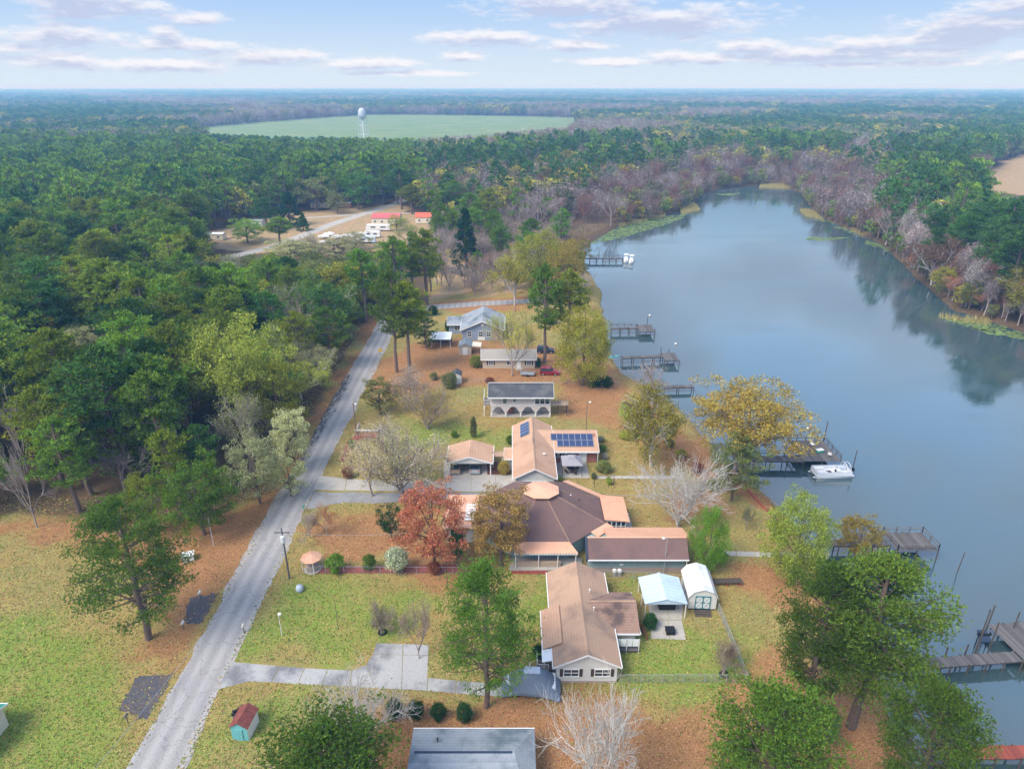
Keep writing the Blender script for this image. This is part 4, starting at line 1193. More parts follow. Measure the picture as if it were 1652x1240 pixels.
def zone_mix(rg, x, y, dl):
    n = math.sin(x / 37 + 1.3) * math.cos(y / 43 - x / 90) + .5 * math.sin(x / 17 - y / 23)
    r = frng.random()
    if rg == 'left':
        if x > -52 - 8 * math.sin(y / 9):
            if r < .30: return ('pine', frng.choice(['pine', 'pine_olive']))
            if r < .62: return ('airy', frng.choice(['lime', 'pale', 'goldgreen', 'green']))
            if r < .85: return ('broad', frng.choice(['green', 'olive', 'goldgreen']))
            return ('sparse', 'pale')
        if n > -.35 and r < .70: return ('pine', frng.choice(['pine', 'pine', 'pine_olive', 'pine_dark']))
        if r < .46: return ('pine', frng.choice(['pine', 'pine_olive']))
        if r < .78: return ('broad', frng.choice(['green', 'pine_olive', 'olive', 'goldgreen']))
        if r < .90: return ('airy', frng.choice(['lime', 'pale', 'pale']))
        return ('bare', 'grey') if r < .97 else ('sparse', 'pale')
    if rg == 'mid':
        if r < .50: return ('bare', frng.choice(['grey', 'grey']))
        if r < .70: return ('pine', 'pine')
        return ('sparse', frng.choice(['goldgreen', 'brown', 'pink']))
    if rg == 'right':
        if dl < 16:
            if r < .12: return ('cypress', 'rust')
            if r < .35: return ('cypress', 'grey')
            if r < .42: return ('sparse', 'red')
            if r < .62: return ('pine', 'pine_dark')
            if r < .8: return ('bare', 'grey')
            return ('airy', frng.choice(['olive', 'goldgreen', 'brown']))
        if n > -.35: return ('pine', 'pine_dark') if r < .7 else (('broad', 'pine') if r < .85 else ('cypress', 'grey'))
        return [('airy', 'goldgreen'), ('bare', 'grey'), ('broad', 'green'), ('airy', 'brown'), ('pine', 'pine'), ('cypress', 'grey')][int(r * 6)]
    # far side
    if dl < 45 and y > 300:
        if r < .45: return ('cypress', frng.choice(['rust', 'red', 'grey', 'pink']))
        if r < .6: return ('cypress', 'grey')
        if r < .8: return ('bare', 'grey')
        return ('broad', 'olive') if r < .9 else ('sparse', 'red')
    if n > .15 or (x < -50 and n > -.45 and y < 420):
        return ('pine', frng.choice(['pine', 'pine_dark'])) if r < .68 else (('broad', frng.choice(['olive', 'green', 'goldgreen'])) if r < .82 else ('cypress', frng.choice(['grey', 'pink'])))
    return [('cypress', 'grey'), ('cypress', 'pink'), ('broad', 'olive'), ('pine', 'pine_dark'), ('cypress', 'rust'), ('cypress', 'grey'), ('broad', 'goldgreen')][int(r * 7)]

cands = []
sp = 6.3
yy = 40.0
while yy < 700:
    s_ = sp if yy < 300 else sp * (1 + (yy - 300) / 700)
    xx = -(yy * .80 + 45)
    xm = yy * .80 + 45
    while xx < xm:
        x = xx + frng.uniform(-.45, .45) * s_; y = yy + frng.uniform(-.45, .45) * s_
        xx += s_
        rg = region(x, y)
        if rg in (None, 'yard'): continue
        if rg == 'left' and x > -41.5: continue
        if rg == 'mid' and (abs(y - (198 + x * .15)) < 6 or x > 22): continue
        cands.append((x, y, rg, s_))
    yy += s_ * .93
dl_all = poly_sd(np.array([c[0] for c in cands]), np.array([c[1] for c in cands]), LAKE)
WOOD = []
HT = dict(pine=(16, 26), broad=(13, 18), airy=(12, 17), bare=(11, 16), sparse=(9, 13), cypress=(12, 18))
for (c, dl) in zip(cands, dl_all):
    x, y, rg, s_ = c
    if dl < .6: continue
    skip = False; low = 1.0
    for (hx, hy, hw) in HERO:
        dx = x - hx; dy = hy - y
        if dx * dx + dy * dy < (hw * .42) ** 2: skip = True; break
        if abs(dx + hx / hy * dy) < hw * .5 and 0 < dy < 26: low = min(low, .35 + .5 * dy / 26)
    if skip: continue
    if rg == 'mid' and frng.random() < .15: continue
    k, t = zone_mix(rg, x, y, dl)
    lo, hi = HT[k]; h = frng.uniform(lo, hi)
    h *= low
    if rg == 'mid': h *= .8
    if rg == 'left' and x > -48 and y < 170: h *= .72
    if rg == 'far' and dl < 30: h *= .75
    if rg == 'left' and y < 95: h *= .8
    if blocked(x, y, h): 
        h *= .45
        if k == 'pine': k, t = 'broad', 'olive'
        if blocked(x, y, h): continue
    # keep the lake open to view behind the east bank only
    if rg == 'far' and 35 < x < 190 and y < 330: continue
    WOOD.append([x, y, h, k, t, rg, math.hypot(x, y)])
# ragged undergrowth and small trees right along the far and eastern water edge
for i in range(len(LAKE)):
    a, b = LAKE[i], LAKE[(i + 1) % len(LAKE)]
    L_ = math.hypot(b[0] - a[0], b[1] - a[1])
    if min(a[1], b[1]) < 60 or (a[0] < 45 and a[1] < 300): continue
    nx, ny = (a[1] - b[1]) / L_, (b[0] - a[0]) / L_
    for k in range(int(L_ / 2.6)):
        t = (k + frng.random()) / (L_ / 2.6); o = frng.uniform(.3, 5.5)
        x = a[0] + (b[0] - a[0]) * t + nx * o; y = a[1] + (b[1] - a[1]) * t + ny * o
        if inpoly(x, y, LAKE): x -= 2 * nx * o; y -= 2 * ny * o
        kk, tt = frng.choice([('cypress', 'rust'), ('cypress', 'grey'), ('cypress', 'grey'), ('broad', 'olive'), ('broad', 'goldgreen'), ('sparse', 'red'), ('broad', 'olive'), ('cypress', 'brown'), ('broad', 'pine_dark')])
        WOOD.append([x, y, frng.uniform(4, 9), kk, tt, 'right' if y < 330 else 'far', math.hypot(x, y)])
WOOD.sort(key=lambda q: q[6])
_KW = dict(pine='pine', broad='broadleaf tree', airy='light leaved tree', bare='grey bare tree', sparse='thin leaved tree', cypress='narrow twiggy tree')
_TW = dict(pine='green', pine_dark='dark green', pine_olive='olive green', green='green', lime='lime green', pale='pale green', olive='olive', grey='grey',
           goldgreen='golden green', brown='brown', pink='pinkish', rust='rust coloured', red='red')
_RW = dict(left='in the dense wood left of the lane', mid='in the thin wood beyond the side road', right='in the wood on the right bank of the lake', far='in the distant wood around the lake head')
_ART = lambda s: s
count = {}
FAR_PTS = []
for (x, y, h, k, t, rg, d) in WOOD:
    count[k] = count.get(k, 0)
    vis = abs(x) < y * .80 + 12
    if count[k] < (270 if k == 'pine' else 150) and d < 330 and vis:
        count[k] += 1
        lab = '%s %s %s' % (_TW[t], _KW[k], _RW[rg]) if k != 'bare' else 'leafless %s %s' % (_KW[k], _RW[rg])
        tree(k, x, y, h, None, t, lab, 'tree', '%s trees %s' % (_KW[k].replace(' tree', ''), _RW[rg]) + (' ' + _TW[t] if k != 'bare' else ''), parts=(d < 190))
    else:
        FAR_PTS.append((x, y, h, k, t))
print('individual', count, 'far', len(FAR_PTS))

# massed wood: low detail copies strewn by geometry nodes to the horizon
FAR_KINDS = [('pine', 'pine'), ('pine', 'pine_dark'), ('broad', 'olive'), ('broad', 'green'), ('cyp', 'grey'), ('cyp', 'rust'), ('broad', 'goldgreen'), ('cyp', 'pink'), ('cyp', 'whitish')]
def far_proto(kind, seed):
    rs = np.random.RandomState(seed)
    if kind == 'pine':
        t, c = pine_proto(seed, 26, 9, low=.34, rad=.27, per=4, tuft=.055)
    elif kind == 'broad':
        t, c = broad_proto(seed, 34, 22, .42, .12, .042, .10)
    else:
        t, c = bare_proto(seed, 3, .8, 1, 7, .3, .014, 700, .026, .05, first=.25, narrow=.8)
        c = leaf_tris(rs, rs.normal(0, 1, (620, 3)) * [.13, .13, .2] + [0, 0, .6], .03, .2, up=.1)
    return t, c
fcol = bpy.data.collections.new('distant_tree_kinds')
for i, (k, t) in enumerate(FAR_KINDS):
    (tv, tf), cr = far_proto(k, 200 + i)
    q = np.asarray(tf); tri = np.concatenate([q[:, [0, 1, 2]], q[:, [0, 2, 3]]])
    V = np.concatenate([tv, cr[0]]); F = np.concatenate([tri, cr[1] + len(tv)])
    me = mesh_np('distant_tree', V, F, None, [MT['bark'], leaf_material('leaves_' + t, .32, TINT[t])], np.concatenate([np.zeros(len(tri)), np.ones(len(cr[1]))]))
    o = bpy.data.objects.new('kind_%02d' % i, me); fcol.objects.link(o); o.color = (*TINT[t], 1)
def fk(k, t):
    if k == 'pine': return 1 if t == 'pine_dark' else 0
    if k in ('broad', 'airy'): return {'olive': 2, 'green': 3, 'goldgreen': 6}.get(t, 3)
    return {'rust': 5, 'red': 5, 'pink': 7}.get(t, 4)
PTS = [(x, y, h, fk(k, t)) for (x, y, h, k, t) in FAR_PTS]
r = 690.0
nrs = random.Random(9)
while r < 12500:
    s = r * .0092
    dr = s * 1.6 if r > 2500 else s
    nstep = int(1.5 * r / s)
    for i in range(nstep):
        a = -.75 + 1.5 * (i + nrs.random()) / nstep
        rr = r + nrs.uniform(-.5, .5) * dr
        x, y = rr * math.sin(a), rr * math.cos(a)
        h = nrs.uniform(13, 20)
        if y < 3000 and blocked(x, y, h): continue
        n = math.sin(x / 310 + 2) * math.cos(y / 420) + .6 * math.sin(x / 130 + y / 190)
        u = nrs.random()
        n += .5 * math.sin(x / 61 - y / 97) + .35 * math.sin(y / 55 + x / 210)
        if n > .25: kk = 1 if u < .7 else (0 if u < .9 else 2)
        elif n > -.35: kk = (4, 7, 2, 1, 6, 0, 1, 2)[int(u * 8)]
        else: kk = (4, 7, 4, 5, 8, 8, 4, 2)[int(u * 8)]
        PTS.append((x, y, h * (1 + min(.5, rr / 20000)), kk + 100))
    r += dr
def build_massed():
    n = len(PTS)
    me = bpy.data.meshes.new('distant_wood')
    me.vertices.add(n)
    co = np.array([(p[0], p[1], -.1) for p in PTS], np.float32)
    me.vertices.foreach_set('co', co.ravel())
    sc = np.zeros((n, 3), np.float32); ki = np.zeros(n, np.int32); ro = np.zeros(n, np.float32)
    for i, p in enumerate(PTS):
        far = p[3] >= 100
        d = math.hypot(p[0], p[1])
        wide = p[2] * (1.0 if not far else max(1.15, d * .0092 / (.5 * p[2])))
        sc[i] = (wide, wide, p[2]); ki[i] = p[3] % 100; ro[i] = nrs.uniform(0, 6.28)
    for nm, ty, arr in (('size', 'FLOAT_VECTOR', sc), ('turn', 'FLOAT', ro), ('kind_index', 'INT', ki)):
        at = me.attributes.new(nm, ty, 'POINT')
        at.data.foreach_set('vector' if ty == 'FLOAT_VECTOR' else 'value', arr.ravel())
    o = bpy.data.objects.new('distant_wood', me); COL.objects.link(o)
    tag(o, kind='stuff', label='distant hazy wood of pines and bare trees reaching the horizon', cat='wood')
    ng = bpy.data.node_groups.new('strew_trees', 'GeometryNodeTree')
    ng.interface.new_socket('Geometry', in_out='INPUT', socket_type='NodeSocketGeometry')
    ng.interface.new_socket('Geometry', in_out='OUTPUT', socket_type='NodeSocketGeometry')
    N, L = ng.nodes, ng.links
    gi = N.new('NodeGroupInput'); go = N.new('NodeGroupOutput')
    m2p = N.new('GeometryNodeMeshToPoints'); L.new(gi.outputs[0], m2p.inputs['Mesh'])
    ci = N.new('GeometryNodeCollectionInfo'); ci.inputs['Collection'].default_value = fcol
    ci.inputs['Separate Children'].default_value = True; ci.inputs['Reset Children'].default_value = True
    iop = N.new('GeometryNodeInstanceOnPoints'); iop.inputs['Pick Instance'].default_value = True
    def na(nm, ty):
        a = N.new('GeometryNodeInputNamedAttribute'); a.data_type = ty; a.inputs['Name'].default_value = nm; return a.outputs['Attribute']
    L.new(m2p.outputs[0], iop.inputs['Points']); L.new(ci.outputs[0], iop.inputs['Instance'])
    L.new(na('kind_index', 'INT'), iop.inputs['Instance Index'])
    cb = N.new('ShaderNodeCombineXYZ'); L.new(na('turn', 'FLOAT'), cb.inputs[2])
    e2r = N.new('FunctionNodeEulerToRotation'); L.new(cb.outputs[0], e2r.inputs[0]); L.new(e2r.outputs[0], iop.inputs['Rotation'])
    L.new(na('size', 'FLOAT_VECTOR'), iop.inputs['Scale'])
    L.new(iop.outputs[0], go.inputs[0])
    md = o.modifiers.new('strew', 'NODES'); md.node_group = ng
    print('massed', n)
build_massed()
# ------------------------------------------------------------------ building helpers
def gable_roof(p, x0, x1, y0, y1, ze, zr, axis, mat, ridge=None, t=.14, name='roof', label=None):
    """x0..y1 are the eave edges; ridge is where the ridge line runs across (default the middle)"""
    mb = MB()
    if axis == 'y':
        c = (x0 + x1) / 2 if ridge is None else ridge
        mb.prism([(x0, y0, ze), (c, y0, zr), (x1, y0, ze), (x1, y0, ze - t), (c, y0, zr - t), (x0, y0, ze - t)], (0, y1 - y0, 0))
    else:
        c = (y0 + y1) / 2 if ridge is None else ridge
        mb.prism([(x0, y0, ze), (x0, c, zr), (x0, y1, ze), (x0, y1, ze - t), (x0, c, zr - t), (x0, y0, ze - t)], (x1 - x0, 0, 0))
    return mb.build(name, mat, p, label=label)

def trim(p, x0, x1, y0, y1, ze, zr, axis, mat='white_paint', ridge=None, w=.2, front=True):
    """bargeboards on the gable ends and eave fascias"""
    mb = MB()
    if axis == 'y':
        c = (x0 + x1) / 2 if ridge is None else ridge
        for yy in ((y0 - .05,) if front == 1 else (y0 - .05, y1 + .005)):
            mb.prism([(x0 - .03, yy, ze + .03), (c, yy, zr + .03), (c, yy, zr - w), (x0 - .03, yy, ze - w)], (0, .045, 0))
            mb.prism([(c, yy, zr + .03), (x1 + .03, yy, ze + .03), (x1 + .03, yy, ze - w), (c, yy, zr - w)], (0, .045, 0))
        mb.box(x0 - .1, x0 - .005, y0, y1, ze - .2, ze + .02); mb.box(x1 + .005, x1 + .1, y0, y1, ze - .2, ze + .02)
    else:
        c = (y0 + y1) / 2 if ridge is None else ridge
        for xx in (x0 - .05, x1 + .005):
            mb.prism([(xx, y0 - .03, ze + .03), (xx, c, zr + .03), (xx, c, zr - w), (xx, y0 - .03, ze - w)], (.045, 0, 0))
            mb.prism([(xx, c, zr + .03), (xx, y1 + .03, ze + .03), (xx, y1 + .03, ze - w), (xx, c, zr - w)], (.045, 0, 0))
        mb.box(x0, x1, y0 - .1, y0 - .005, ze - .2, ze + .02)
        if y1 > y0: mb.box(x0, x1, y1 + .005, y1 + .1, ze - .2, ze + .02)
    return mb.build('fascia', mat, p)

def ridge_cap(p, a, b, mat, w=.16):
    mb = MB(); n = max(2, int((Vector(b) - Vector(a)).length / .45))
    for i in range(n):
        s = Vector(a).lerp(Vector(b), i / n); e = Vector(a).lerp(Vector(b), (i + .93) / n)
        d = (e - s).normalized(); side = Vector((d.y, -d.x, 0)).normalized() * w
        up = Vector((0, 0, .05 + .015 * (i % 2))); dn = Vector((0, 0, -.03))
        mb.prism([s + side + dn, s + up, s - side + dn], e - s)
    return mb.build('ridge_cap', mat, p, kind='stuff')

def gable_walls(p, x0, x1, y0, y1, z0, zw, zr, axis, mat, name='wall', ridge=None):
    mb = MB()
    if axis == 'y':
        c = (x0 + x1) / 2 if ridge is None else ridge
        mb.prism([(x0, y0, z0), (x1, y0, z0), (x1, y0, zw), (c, y0, zr), (x0, y0, zw)], (0, y1 - y0, 0))
    else:
        c = (y0 + y1) / 2 if ridge is None else ridge
        mb.prism([(x0, y0, z0), (x0, y1, z0), (x0, y1, zw), (x0, c, zr), (x0, y0, zw)], (x1 - x0, 0, 0))
    return mb.build(name, mat, p)

def window(p, x, y, z, w, h, cols=2, rows=2, shutters=False, face='-y', frame='white_paint', name='window', sh='navy'):
    """a framed window on a wall facing the viewer (face -y) or sideways (face +x / -x)"""
    f = MB(); q = MB(); s = MB()
    fw = .09
    def B(m, u0, u1, v0, v1, d0, d1):
        if face == '-y': m.box(x + u0, x + u1, y - d1, y - d0, z + v0, z + v1)
        elif face == '+x': m.box(x + d0, x + d1, y + u0, y + u1, z + v0, z + v1)
        else: m.box(x - d1, x - d0, y + u0, y + u1, z + v0, z + v1)
    B(f, -w / 2 - fw, w / 2 + fw, h, h + fw, .0, .09); B(f, -w / 2 - fw * 1.4, w / 2 + fw * 1.4, -fw, 0, .0, .12)
    B(f, -w / 2 - fw, -w / 2, 0, h, .0, .09); B(f, w / 2, w / 2 + fw, 0, h, .0, .09)
    for i in range(1, cols): u = -w / 2 + w * i / cols; B(f, u - .03, u + .03, 0, h, .0, .07)
    for i in range(1, rows): v = h * i / rows; B(f, -w / 2, w / 2, v - .03, v + .03, .0, .068)
    fo = f.build(name, frame, p)
    for i in range(cols):
        B(q, -w / 2 + w * i / cols + .01, -w / 2 + w * (i + 1) / cols - .01, .01, h - .01, .0, .03)
    q.build('pane', 'glass', fo)
    if shutters:
        for sx in (-1, 1):
            m = MB(); c = sx * (w / 2 + fw + .2)
            B(m, c - .17, c + .17, -.05, h + .05, .0, .06)
            for k in range(6): B(m, c - .13, c + .13, h * (k + .25) / 6, h * (k + .65) / 6, .06, .075)
            m.build('shutter', sh, p)
    return fo

def door(p, x, y, z, w, h, mat='white_paint', face='-y'):
    m = MB(); m.box(x - w / 2, x + w / 2, y - .06, y, z, z + h)
    for (u0, u1, v0, v1) in ((-.4, -.05, .08, .45), (.05, .4, .08, .45), (-.4, -.05, .52, .92), (.05, .4, .52, .92)):
        m.box(x + u0 * w, x + u1 * w, y - .075, y - .06, z + v0 * h, z + v1 * h)
    d = m.build('door', mat, p)
    MB().lathe([(.03, 0), (.05, .04), (.03, .08)], 8, (x + w * .38, y - .1, z + h * .45)).build('handle', 'aluminium', d)
    return d

def rail(p, pts, z0, h, mat='white_paint', step=.14, post=1.5, name='railing'):
    mb = MB()
    for a, b in zip(pts[:-1], pts[1:]):
        A = Vector((*a, 0)); B_ = Vector((*b, 0)); L_ = (B_ - A).length
        for zz in (z0 + .1, z0 + h): mb.tube(A + Vector((0, 0, zz)), B_ + Vector((0, 0, zz)), .03, n=4)
        n = max(1, int(L_ / post))
        for i in range(n + 1):
            q = A.lerp(B_, i / n); mb.tube(q + Vector((0, 0, z0)), q + Vector((0, 0, z0 + h + .03)), .045, n=4)
        if step:
            n = max(1, int(L_ / step))
            for i in range(1, n): q = A.lerp(B_, i / n); mb.tube(q + Vector((0, 0, z0 + .1)), q + Vector((0, 0, z0 + h)), .014, n=3, cap=False)
    return mb.build(name, mat, p)

def vent_pipe(p, x, y, z, mat='white_paint', name='vent_pipe'):
    return MB().lathe([(.06, -.3), (.06, .25), (.11, .26), (.11, .32), (.02, .36)], 8, (x, y, z)).build(name, mat, p)

def seams(p, fn, n, mat, name='roof_seam'):
    """standing seams, fn(i/n) -> two end points"""
    mb = MB()
    for i in range(n + 1):
        a, b = fn(i / n); mb.tube(Vector(a) + Vector((0, 0, .03)), Vector(b) + Vector((0, 0, .03)), .03, n=4)
    return mb.build(name, mat, p, kind='stuff')

# ------------------------------------------------------------------ near tan roofed house
def house_near():
    H = thing('house', 'white house with long tan shingle roof and brown side wing behind the tarp covered boat', 'house', (8.2, 55.6, 0))
    ox, oy = 8.2, 55.6
    gable_walls(H, -3.35, 3.25, 0, 15, 0, 2.55, 4.15, 'y', 'white_siding')
    gable_roof(H, -3.75, 3.65, -.35, 15.35, 2.55, 4.35, 'y', 'tan_shingle')
    trim(H, -3.75, 3.65, -.35, 15.35, 2.55, 4.35, 'y')
    ridge_cap(H, (-.05, -.3, 4.36), (-.05, 15.3, 4.36), 'tan_shingle')
    # right wing, darker stained roof
    gable_walls(H, 3.28, 6.15, 5.5, 11.4, 0, 2.3, 3.75, 'x', 'white_siding', 'wing_wall')
    gable_roof(H, .6, 6.55, 4.9, 11.9, 2.32, 4.02, 'x', 'stained_shingle', name='wing_roof', label='dark stained brown side roof')
    MB().box(3.2, 6.5, 4.78, 4.88, 2.14, 2.34).box(6.57, 6.66, 4.85, 11.9, 2.1, 2.3).build('gutter', 'white_paint', H)
    ridge_cap(H, (.7, 8.4, 4.03), (6.5, 8.4, 4.03), 'tan_shingle')
    # screened porch on the wing: panels of white sheet between posts
    for i in range(4):
        MB().box(3.5 + i * .72, 4.16 + i * .72, 4.28, 4.33, 1.0, 2.02).build('porch_panel', 'white_metal', H)
    for i in range(3):
        MB().box(3.55 + i * 1.4, 3.63 + i * 1.4, 4.2, 4.28, 0, 2.14).build('porch_post', 'white_paint', H)
    MB().box(3.45, 6.4, 4.2, 5.4, .3, .42).build('porch_deck', 'grey_wood', H)
    # left wing with a lower roof
    gable_walls(H, -4.3, -3.37, 3.0, 8.2, 0, 2.2, 2.2, 'x', 'white_siding', 'wing_wall')
    MB().prism([(-4.75, 2.5, 2.26), (-4.75, 8.6, 2.26), (-2.6, 8.6, 3.2), (-2.6, 2.5, 3.2)], (0, 0, .13)).build('wing_roof', 'orange_shingle', H)
    MB().box(-4.86, -4.76, 2.4, 8.6, 2.18, 2.36).build('gutter', 'white_paint', H)
    window(H, -1.75, 0, 1.0, 1.55, .95, 2, 2, True, sh='dark_brown')
    window(H, 1.65, 0, 1.0, 1.6, .95, 2, 2, True, sh='dark_brown')
    window(H, -4.3, 5.6, 1.0, 1.2, .9, 2, 1, face='-x')
    # side steps and railings by the left door
    d = MB()
    for k in range(7): d.box(-5.4, -3.4, 1.0 + k * .22, 1.2 + k * .22, .75, .8)
    d.build('porch_deck', 'grey_wood', H, kind='stuff')
    rail(H, [(-5.4, 2.5), (-5.4, .9), (-4.2, .9)], .8, .95, post=.8)
    rail(H, [(-6.2, 2.3), (-6.2, .6)], 0, 1.1, post=.8)
    MB().box(-4.1, -3.42, .7, .95, 0, .2).box(-4.1, -3.42, .45, .7, 0, .1).build('step', 'concrete', H)
    MB().tube((-4.65, 2.55, 0), (-4.65, 2.55, 2.3), .06, n=6).build('porch_post', 'white_paint', H)
    MB().tube((-4.65, 1.0, 0), (-4.65, 1.0, 2.15), .06, n=6).build('porch_post', 'white_paint', H)
    MB().prism([(-4.9, .7, 2.2), (-3.5, .7, 2.5), (-3.5, 2.45, 2.5), (-4.9, 2.45, 2.2)], (0, 0, .08)).build('porch_roof', 'white_metal', H)
    MB().prism([(-3.3, .001, .0), (3.2, .001, 0), (3.2, .001, .28), (-3.3, .001, .28)], (0, -.03, 0)).build('foundation', 'brick_pale', H)
    vent_pipe(H, 1.4, 7.2, 3.8); vent_pipe(H, 1.2, 10.2, 3.9)
house_near()

# ------------------------------------------------------------------ big brown roofed house
def house_big():
    H = thing('house', 'large many sided house with brown shingle roof, copper coloured cupola and long right wing', 'house', (4.2, 84.3, 0))
    # octagon body
    ax, ay = 9.2, 8.0
    cut = .41421
    def octo(kx, ky, z): return [(kx, -ky * cut, z), (kx, ky * cut, z), (kx * cut, ky, z), (-kx * cut, ky, z), (-kx, ky * cut, z), (-kx, -ky * cut, z), (-kx * cut, -ky, z), (kx * cut, -ky, z)]
    MB().prism(octo(ax - .7, ay - .7, 0), (0, 0, 2.95)).build('wall', 'teal_siding', H)
    E = octo(ax, ay, 2.9); T = octo(1.9, 1.7, 6.1)
    for i in range(8):
        j = (i + 1) % 8
        MB().prism([E[i], E[j], T[j], T[i]], (0, 0, .13)).build('roof_face', 'brown_shingle', H)
    for i in range(8):
        ridge_cap(H, Vector(E[i]) + Vector((0, 0, .14)), Vector(T[i]) + Vector((0, 0, .14)), 'stained_shingle', .12)
    MB().prism(octo(1.5, 1.4, 5.6), (0, 0, .9)).build('cupola_wall', 'white_paint', H)
    c = octo(2.55, 2.25, 6.5)
    for i in range(8):
        j = (i + 1) % 8
        MB().prism([c[i], c[j], (0, 0, 7.15)], (0, 0, .06)).build('cupola_roof', 'copper_metal', H)
    # copper skirt roof along the right rear side
    sk = MB(); o = .16
    a, b = Vector(E[1]), Vector(E[2])
    out = Vector((1, 1, 0)).normalized()
    MB().prism([a + Vector((0, 0, o)), b + Vector((0, 0, o)), b + out * 1.3 + Vector((0, 0, -.25)), a + out * 1.3 + Vector((0, 0, -.25))], (0, 0, .07)).build('skirt_roof', 'copper_metal', H)
    a, b = Vector(E[7]), Vector(E[0])
    MB().prism([b + Vector((.1, .1, .2)), a.lerp(b, .55) + Vector((0, 0, .2)), a.lerp(b, .55) + Vector((.9, -.9, 0)), b + Vector((1.0, -.8, 0))], (0, 0, .07)).build('skirt_roof', 'copper_metal', H)
    # sun room with copper roof and tall windows
    MB().box(9.3, 12.2, -2.5, 3.0, 0, 3.0).build('sunroom_wall', 'white_paint', H)
    MB().prism([(9.0, -3.0, 3.42), (9.0, 3.5, 3.42), (12.6, 3.4, 3.05), (12.6, -3.0, 3.05)], (0, 0, .1)).build('sunroom_roof', 'copper_metal', H)
    seams(H, lambda t: ((9.05, -2.95 + 6.3 * t, 3.52), (12.55, -2.95 + 6.3 * t, 3.15)), 12, 'copper_metal')
    for i in range(4): window(H, 9.75 + i * .68, -2.5, 1.35, .5, 1.5, 1, 2)
    window(H, 12.2, 0, .9, 3.6, 1.6, 4, 1, face='+x')
    MB().box(12.65, 13.6, -3.2, 3.3, 0, .3).build('step', 'concrete', H)
    # long right wing: brown front slope, copper rear slope
    wx0, wx1 = 5.6, 19.2
    MB().box(wx0 + .5, wx1 - .25, -10.1, -4.6, 0, 2.75).build('wing_wall', 'teal_siding', H)
    MB().box(wx0 + .45, wx1 - .2, -10.18, -10.1, 0, .75).build('wainscot', 'brick_pale', H)
    MB().prism([(wx1 - .25, -11, 2.6), (wx1 - .25, -4.3, 2.7), (wx1 - .25, -8.7, 4.3)], (-.1, 0, 0)).build('gable_end', 'teal_siding', H)
    MB().prism([(wx0, -11.0, 2.68), (wx1, -11.0, 2.68), (wx1, -8.7, 4.5), (wx0, -8.7, 4.5)], (0, 0, .13)).build('wing_roof', 'brown_shingle', H)
    MB().prism([(wx0 + 3.0, -8.66, 4.5), (wx1 + .5, -8.66, 4.5), (wx1 + .5, -4.2, 2.95), (wx0 + 3.0, -4.2, 2.95)], (0, 0, .1)).build('wing_roof', 'copper_metal', H, label='copper coloured rear slope')
    MB().prism([(wx0 - .02, -11.1, 2.5), (wx0 - .02, -8.7, 4.4), (wx0 - .02, -8.7, 4.85), (wx0 - .02, -11.1, 2.95)], (.22, 0, 0)).build('parapet', 'navy', H)
    ridge_cap(H, (wx0 + .3, -8.68, 4.66), (wx1, -8.68, 4.66), 'copper_metal', .14)
    MB().box(wx0 + .2, wx1, -11.12, -11.0, 2.6, 2.76).build('gutter', 'white_paint', H)
    MB().tube((wx1 - .3, -11.05, 0), (wx1 - .3, -11.05, 2.6), .05).build('downpipe', 'white_paint', H)
    MB().box(wx0 + 4.6, wx0 + 5.1, -10.26, -10.1, 1.2, 1.5).build('wall_lamp', 'white_paint', H)
    # front awning on posts over the terrace
    MB().prism([(-3.9, -9.55, 2.62), (4.7, -9.55, 2.62), (3.6, -7.7, 3.1), (-3.9, -7.7, 3.1)], (0, 0, .08)).build('awning', 'copper_metal', H)
    seams(H, lambda t: ((-3.9 + 8.5 * t, -9.5, 2.7), (-3.9 + 7.5 * t, -7.75, 3.18)), 26, 'copper_metal')
    mb = MB()
    for i in range(22): mb.box(-3.9 + i * .39, -3.6 + i * .39, -9.6, -9.56, 2.42, 2.62)
    mb.build('awning_valance', 'white_paint', H)
    for x in (-3.7, -.6, 2.0, 4.4): MB().tube((x, -9.4, 0), (x, -9.4, 2.55), .06).build('awning_post', 'white_paint', H)
    MB().box(-4.6, 5.4, -9.9, -7.4, 0, .25).build('terrace', 'concrete', H)
    MB().box(-3.6, 2.4, -9.3, -8.9, .25, .95).build('bench', 'tan_wood', H)
    for i in range(3): window(H, -2.9 + i * 1.9, -7.3, 1.0, 1.2, 1.1, 2, 1)
    # flat roofed left part with white louvred skylight
    MB().box(-13.6, -8.6, -3.6, 3.6, 0, 2.6).build('annex_wall', 'cream', H)
    MB().prism([(-14.0, -4.0, 2.62), (-8.3, -4.0, 2.62), (-8.3, 4.2, 2.9), (-14.0, 4.2, 2.9)], (0, 0, .12)).build('annex_roof', 'copper_metal', H)
    seams(H, lambda t: ((-14 + 5.7 * t, -4.0, 2.74), (-14 + 5.7 * t, 4.2, 3.02)), 16, 'copper_metal')
    for k in range(6):
        MB().box(-11.0, -9.5, -2.4 + k * .75, -2.0 + k * .75, 2.9, 3.06).build('skylight', 'white_metal', H)
    MB().box(-12.9, -11.2, -3.66, -3.6, .05, 2.2).build('opening', 'navy', H)  # solid navy panel; the dark inside of the opening is painted on
    door(H, -10.2, -3.6, .1, .95, 2.05)
    for (x, y, z) in ((-.6, 5.4, 4.3), (4.4, .8, 4.9), (5.6, .2, 4.6), (5.2, -1.5, 4.5), (-2.2, -4.8, 4.4)): vent_pipe(H, x, y, z, 'white_metal' if x > 4 and y > .5 else 'dark_brown')
house_big()

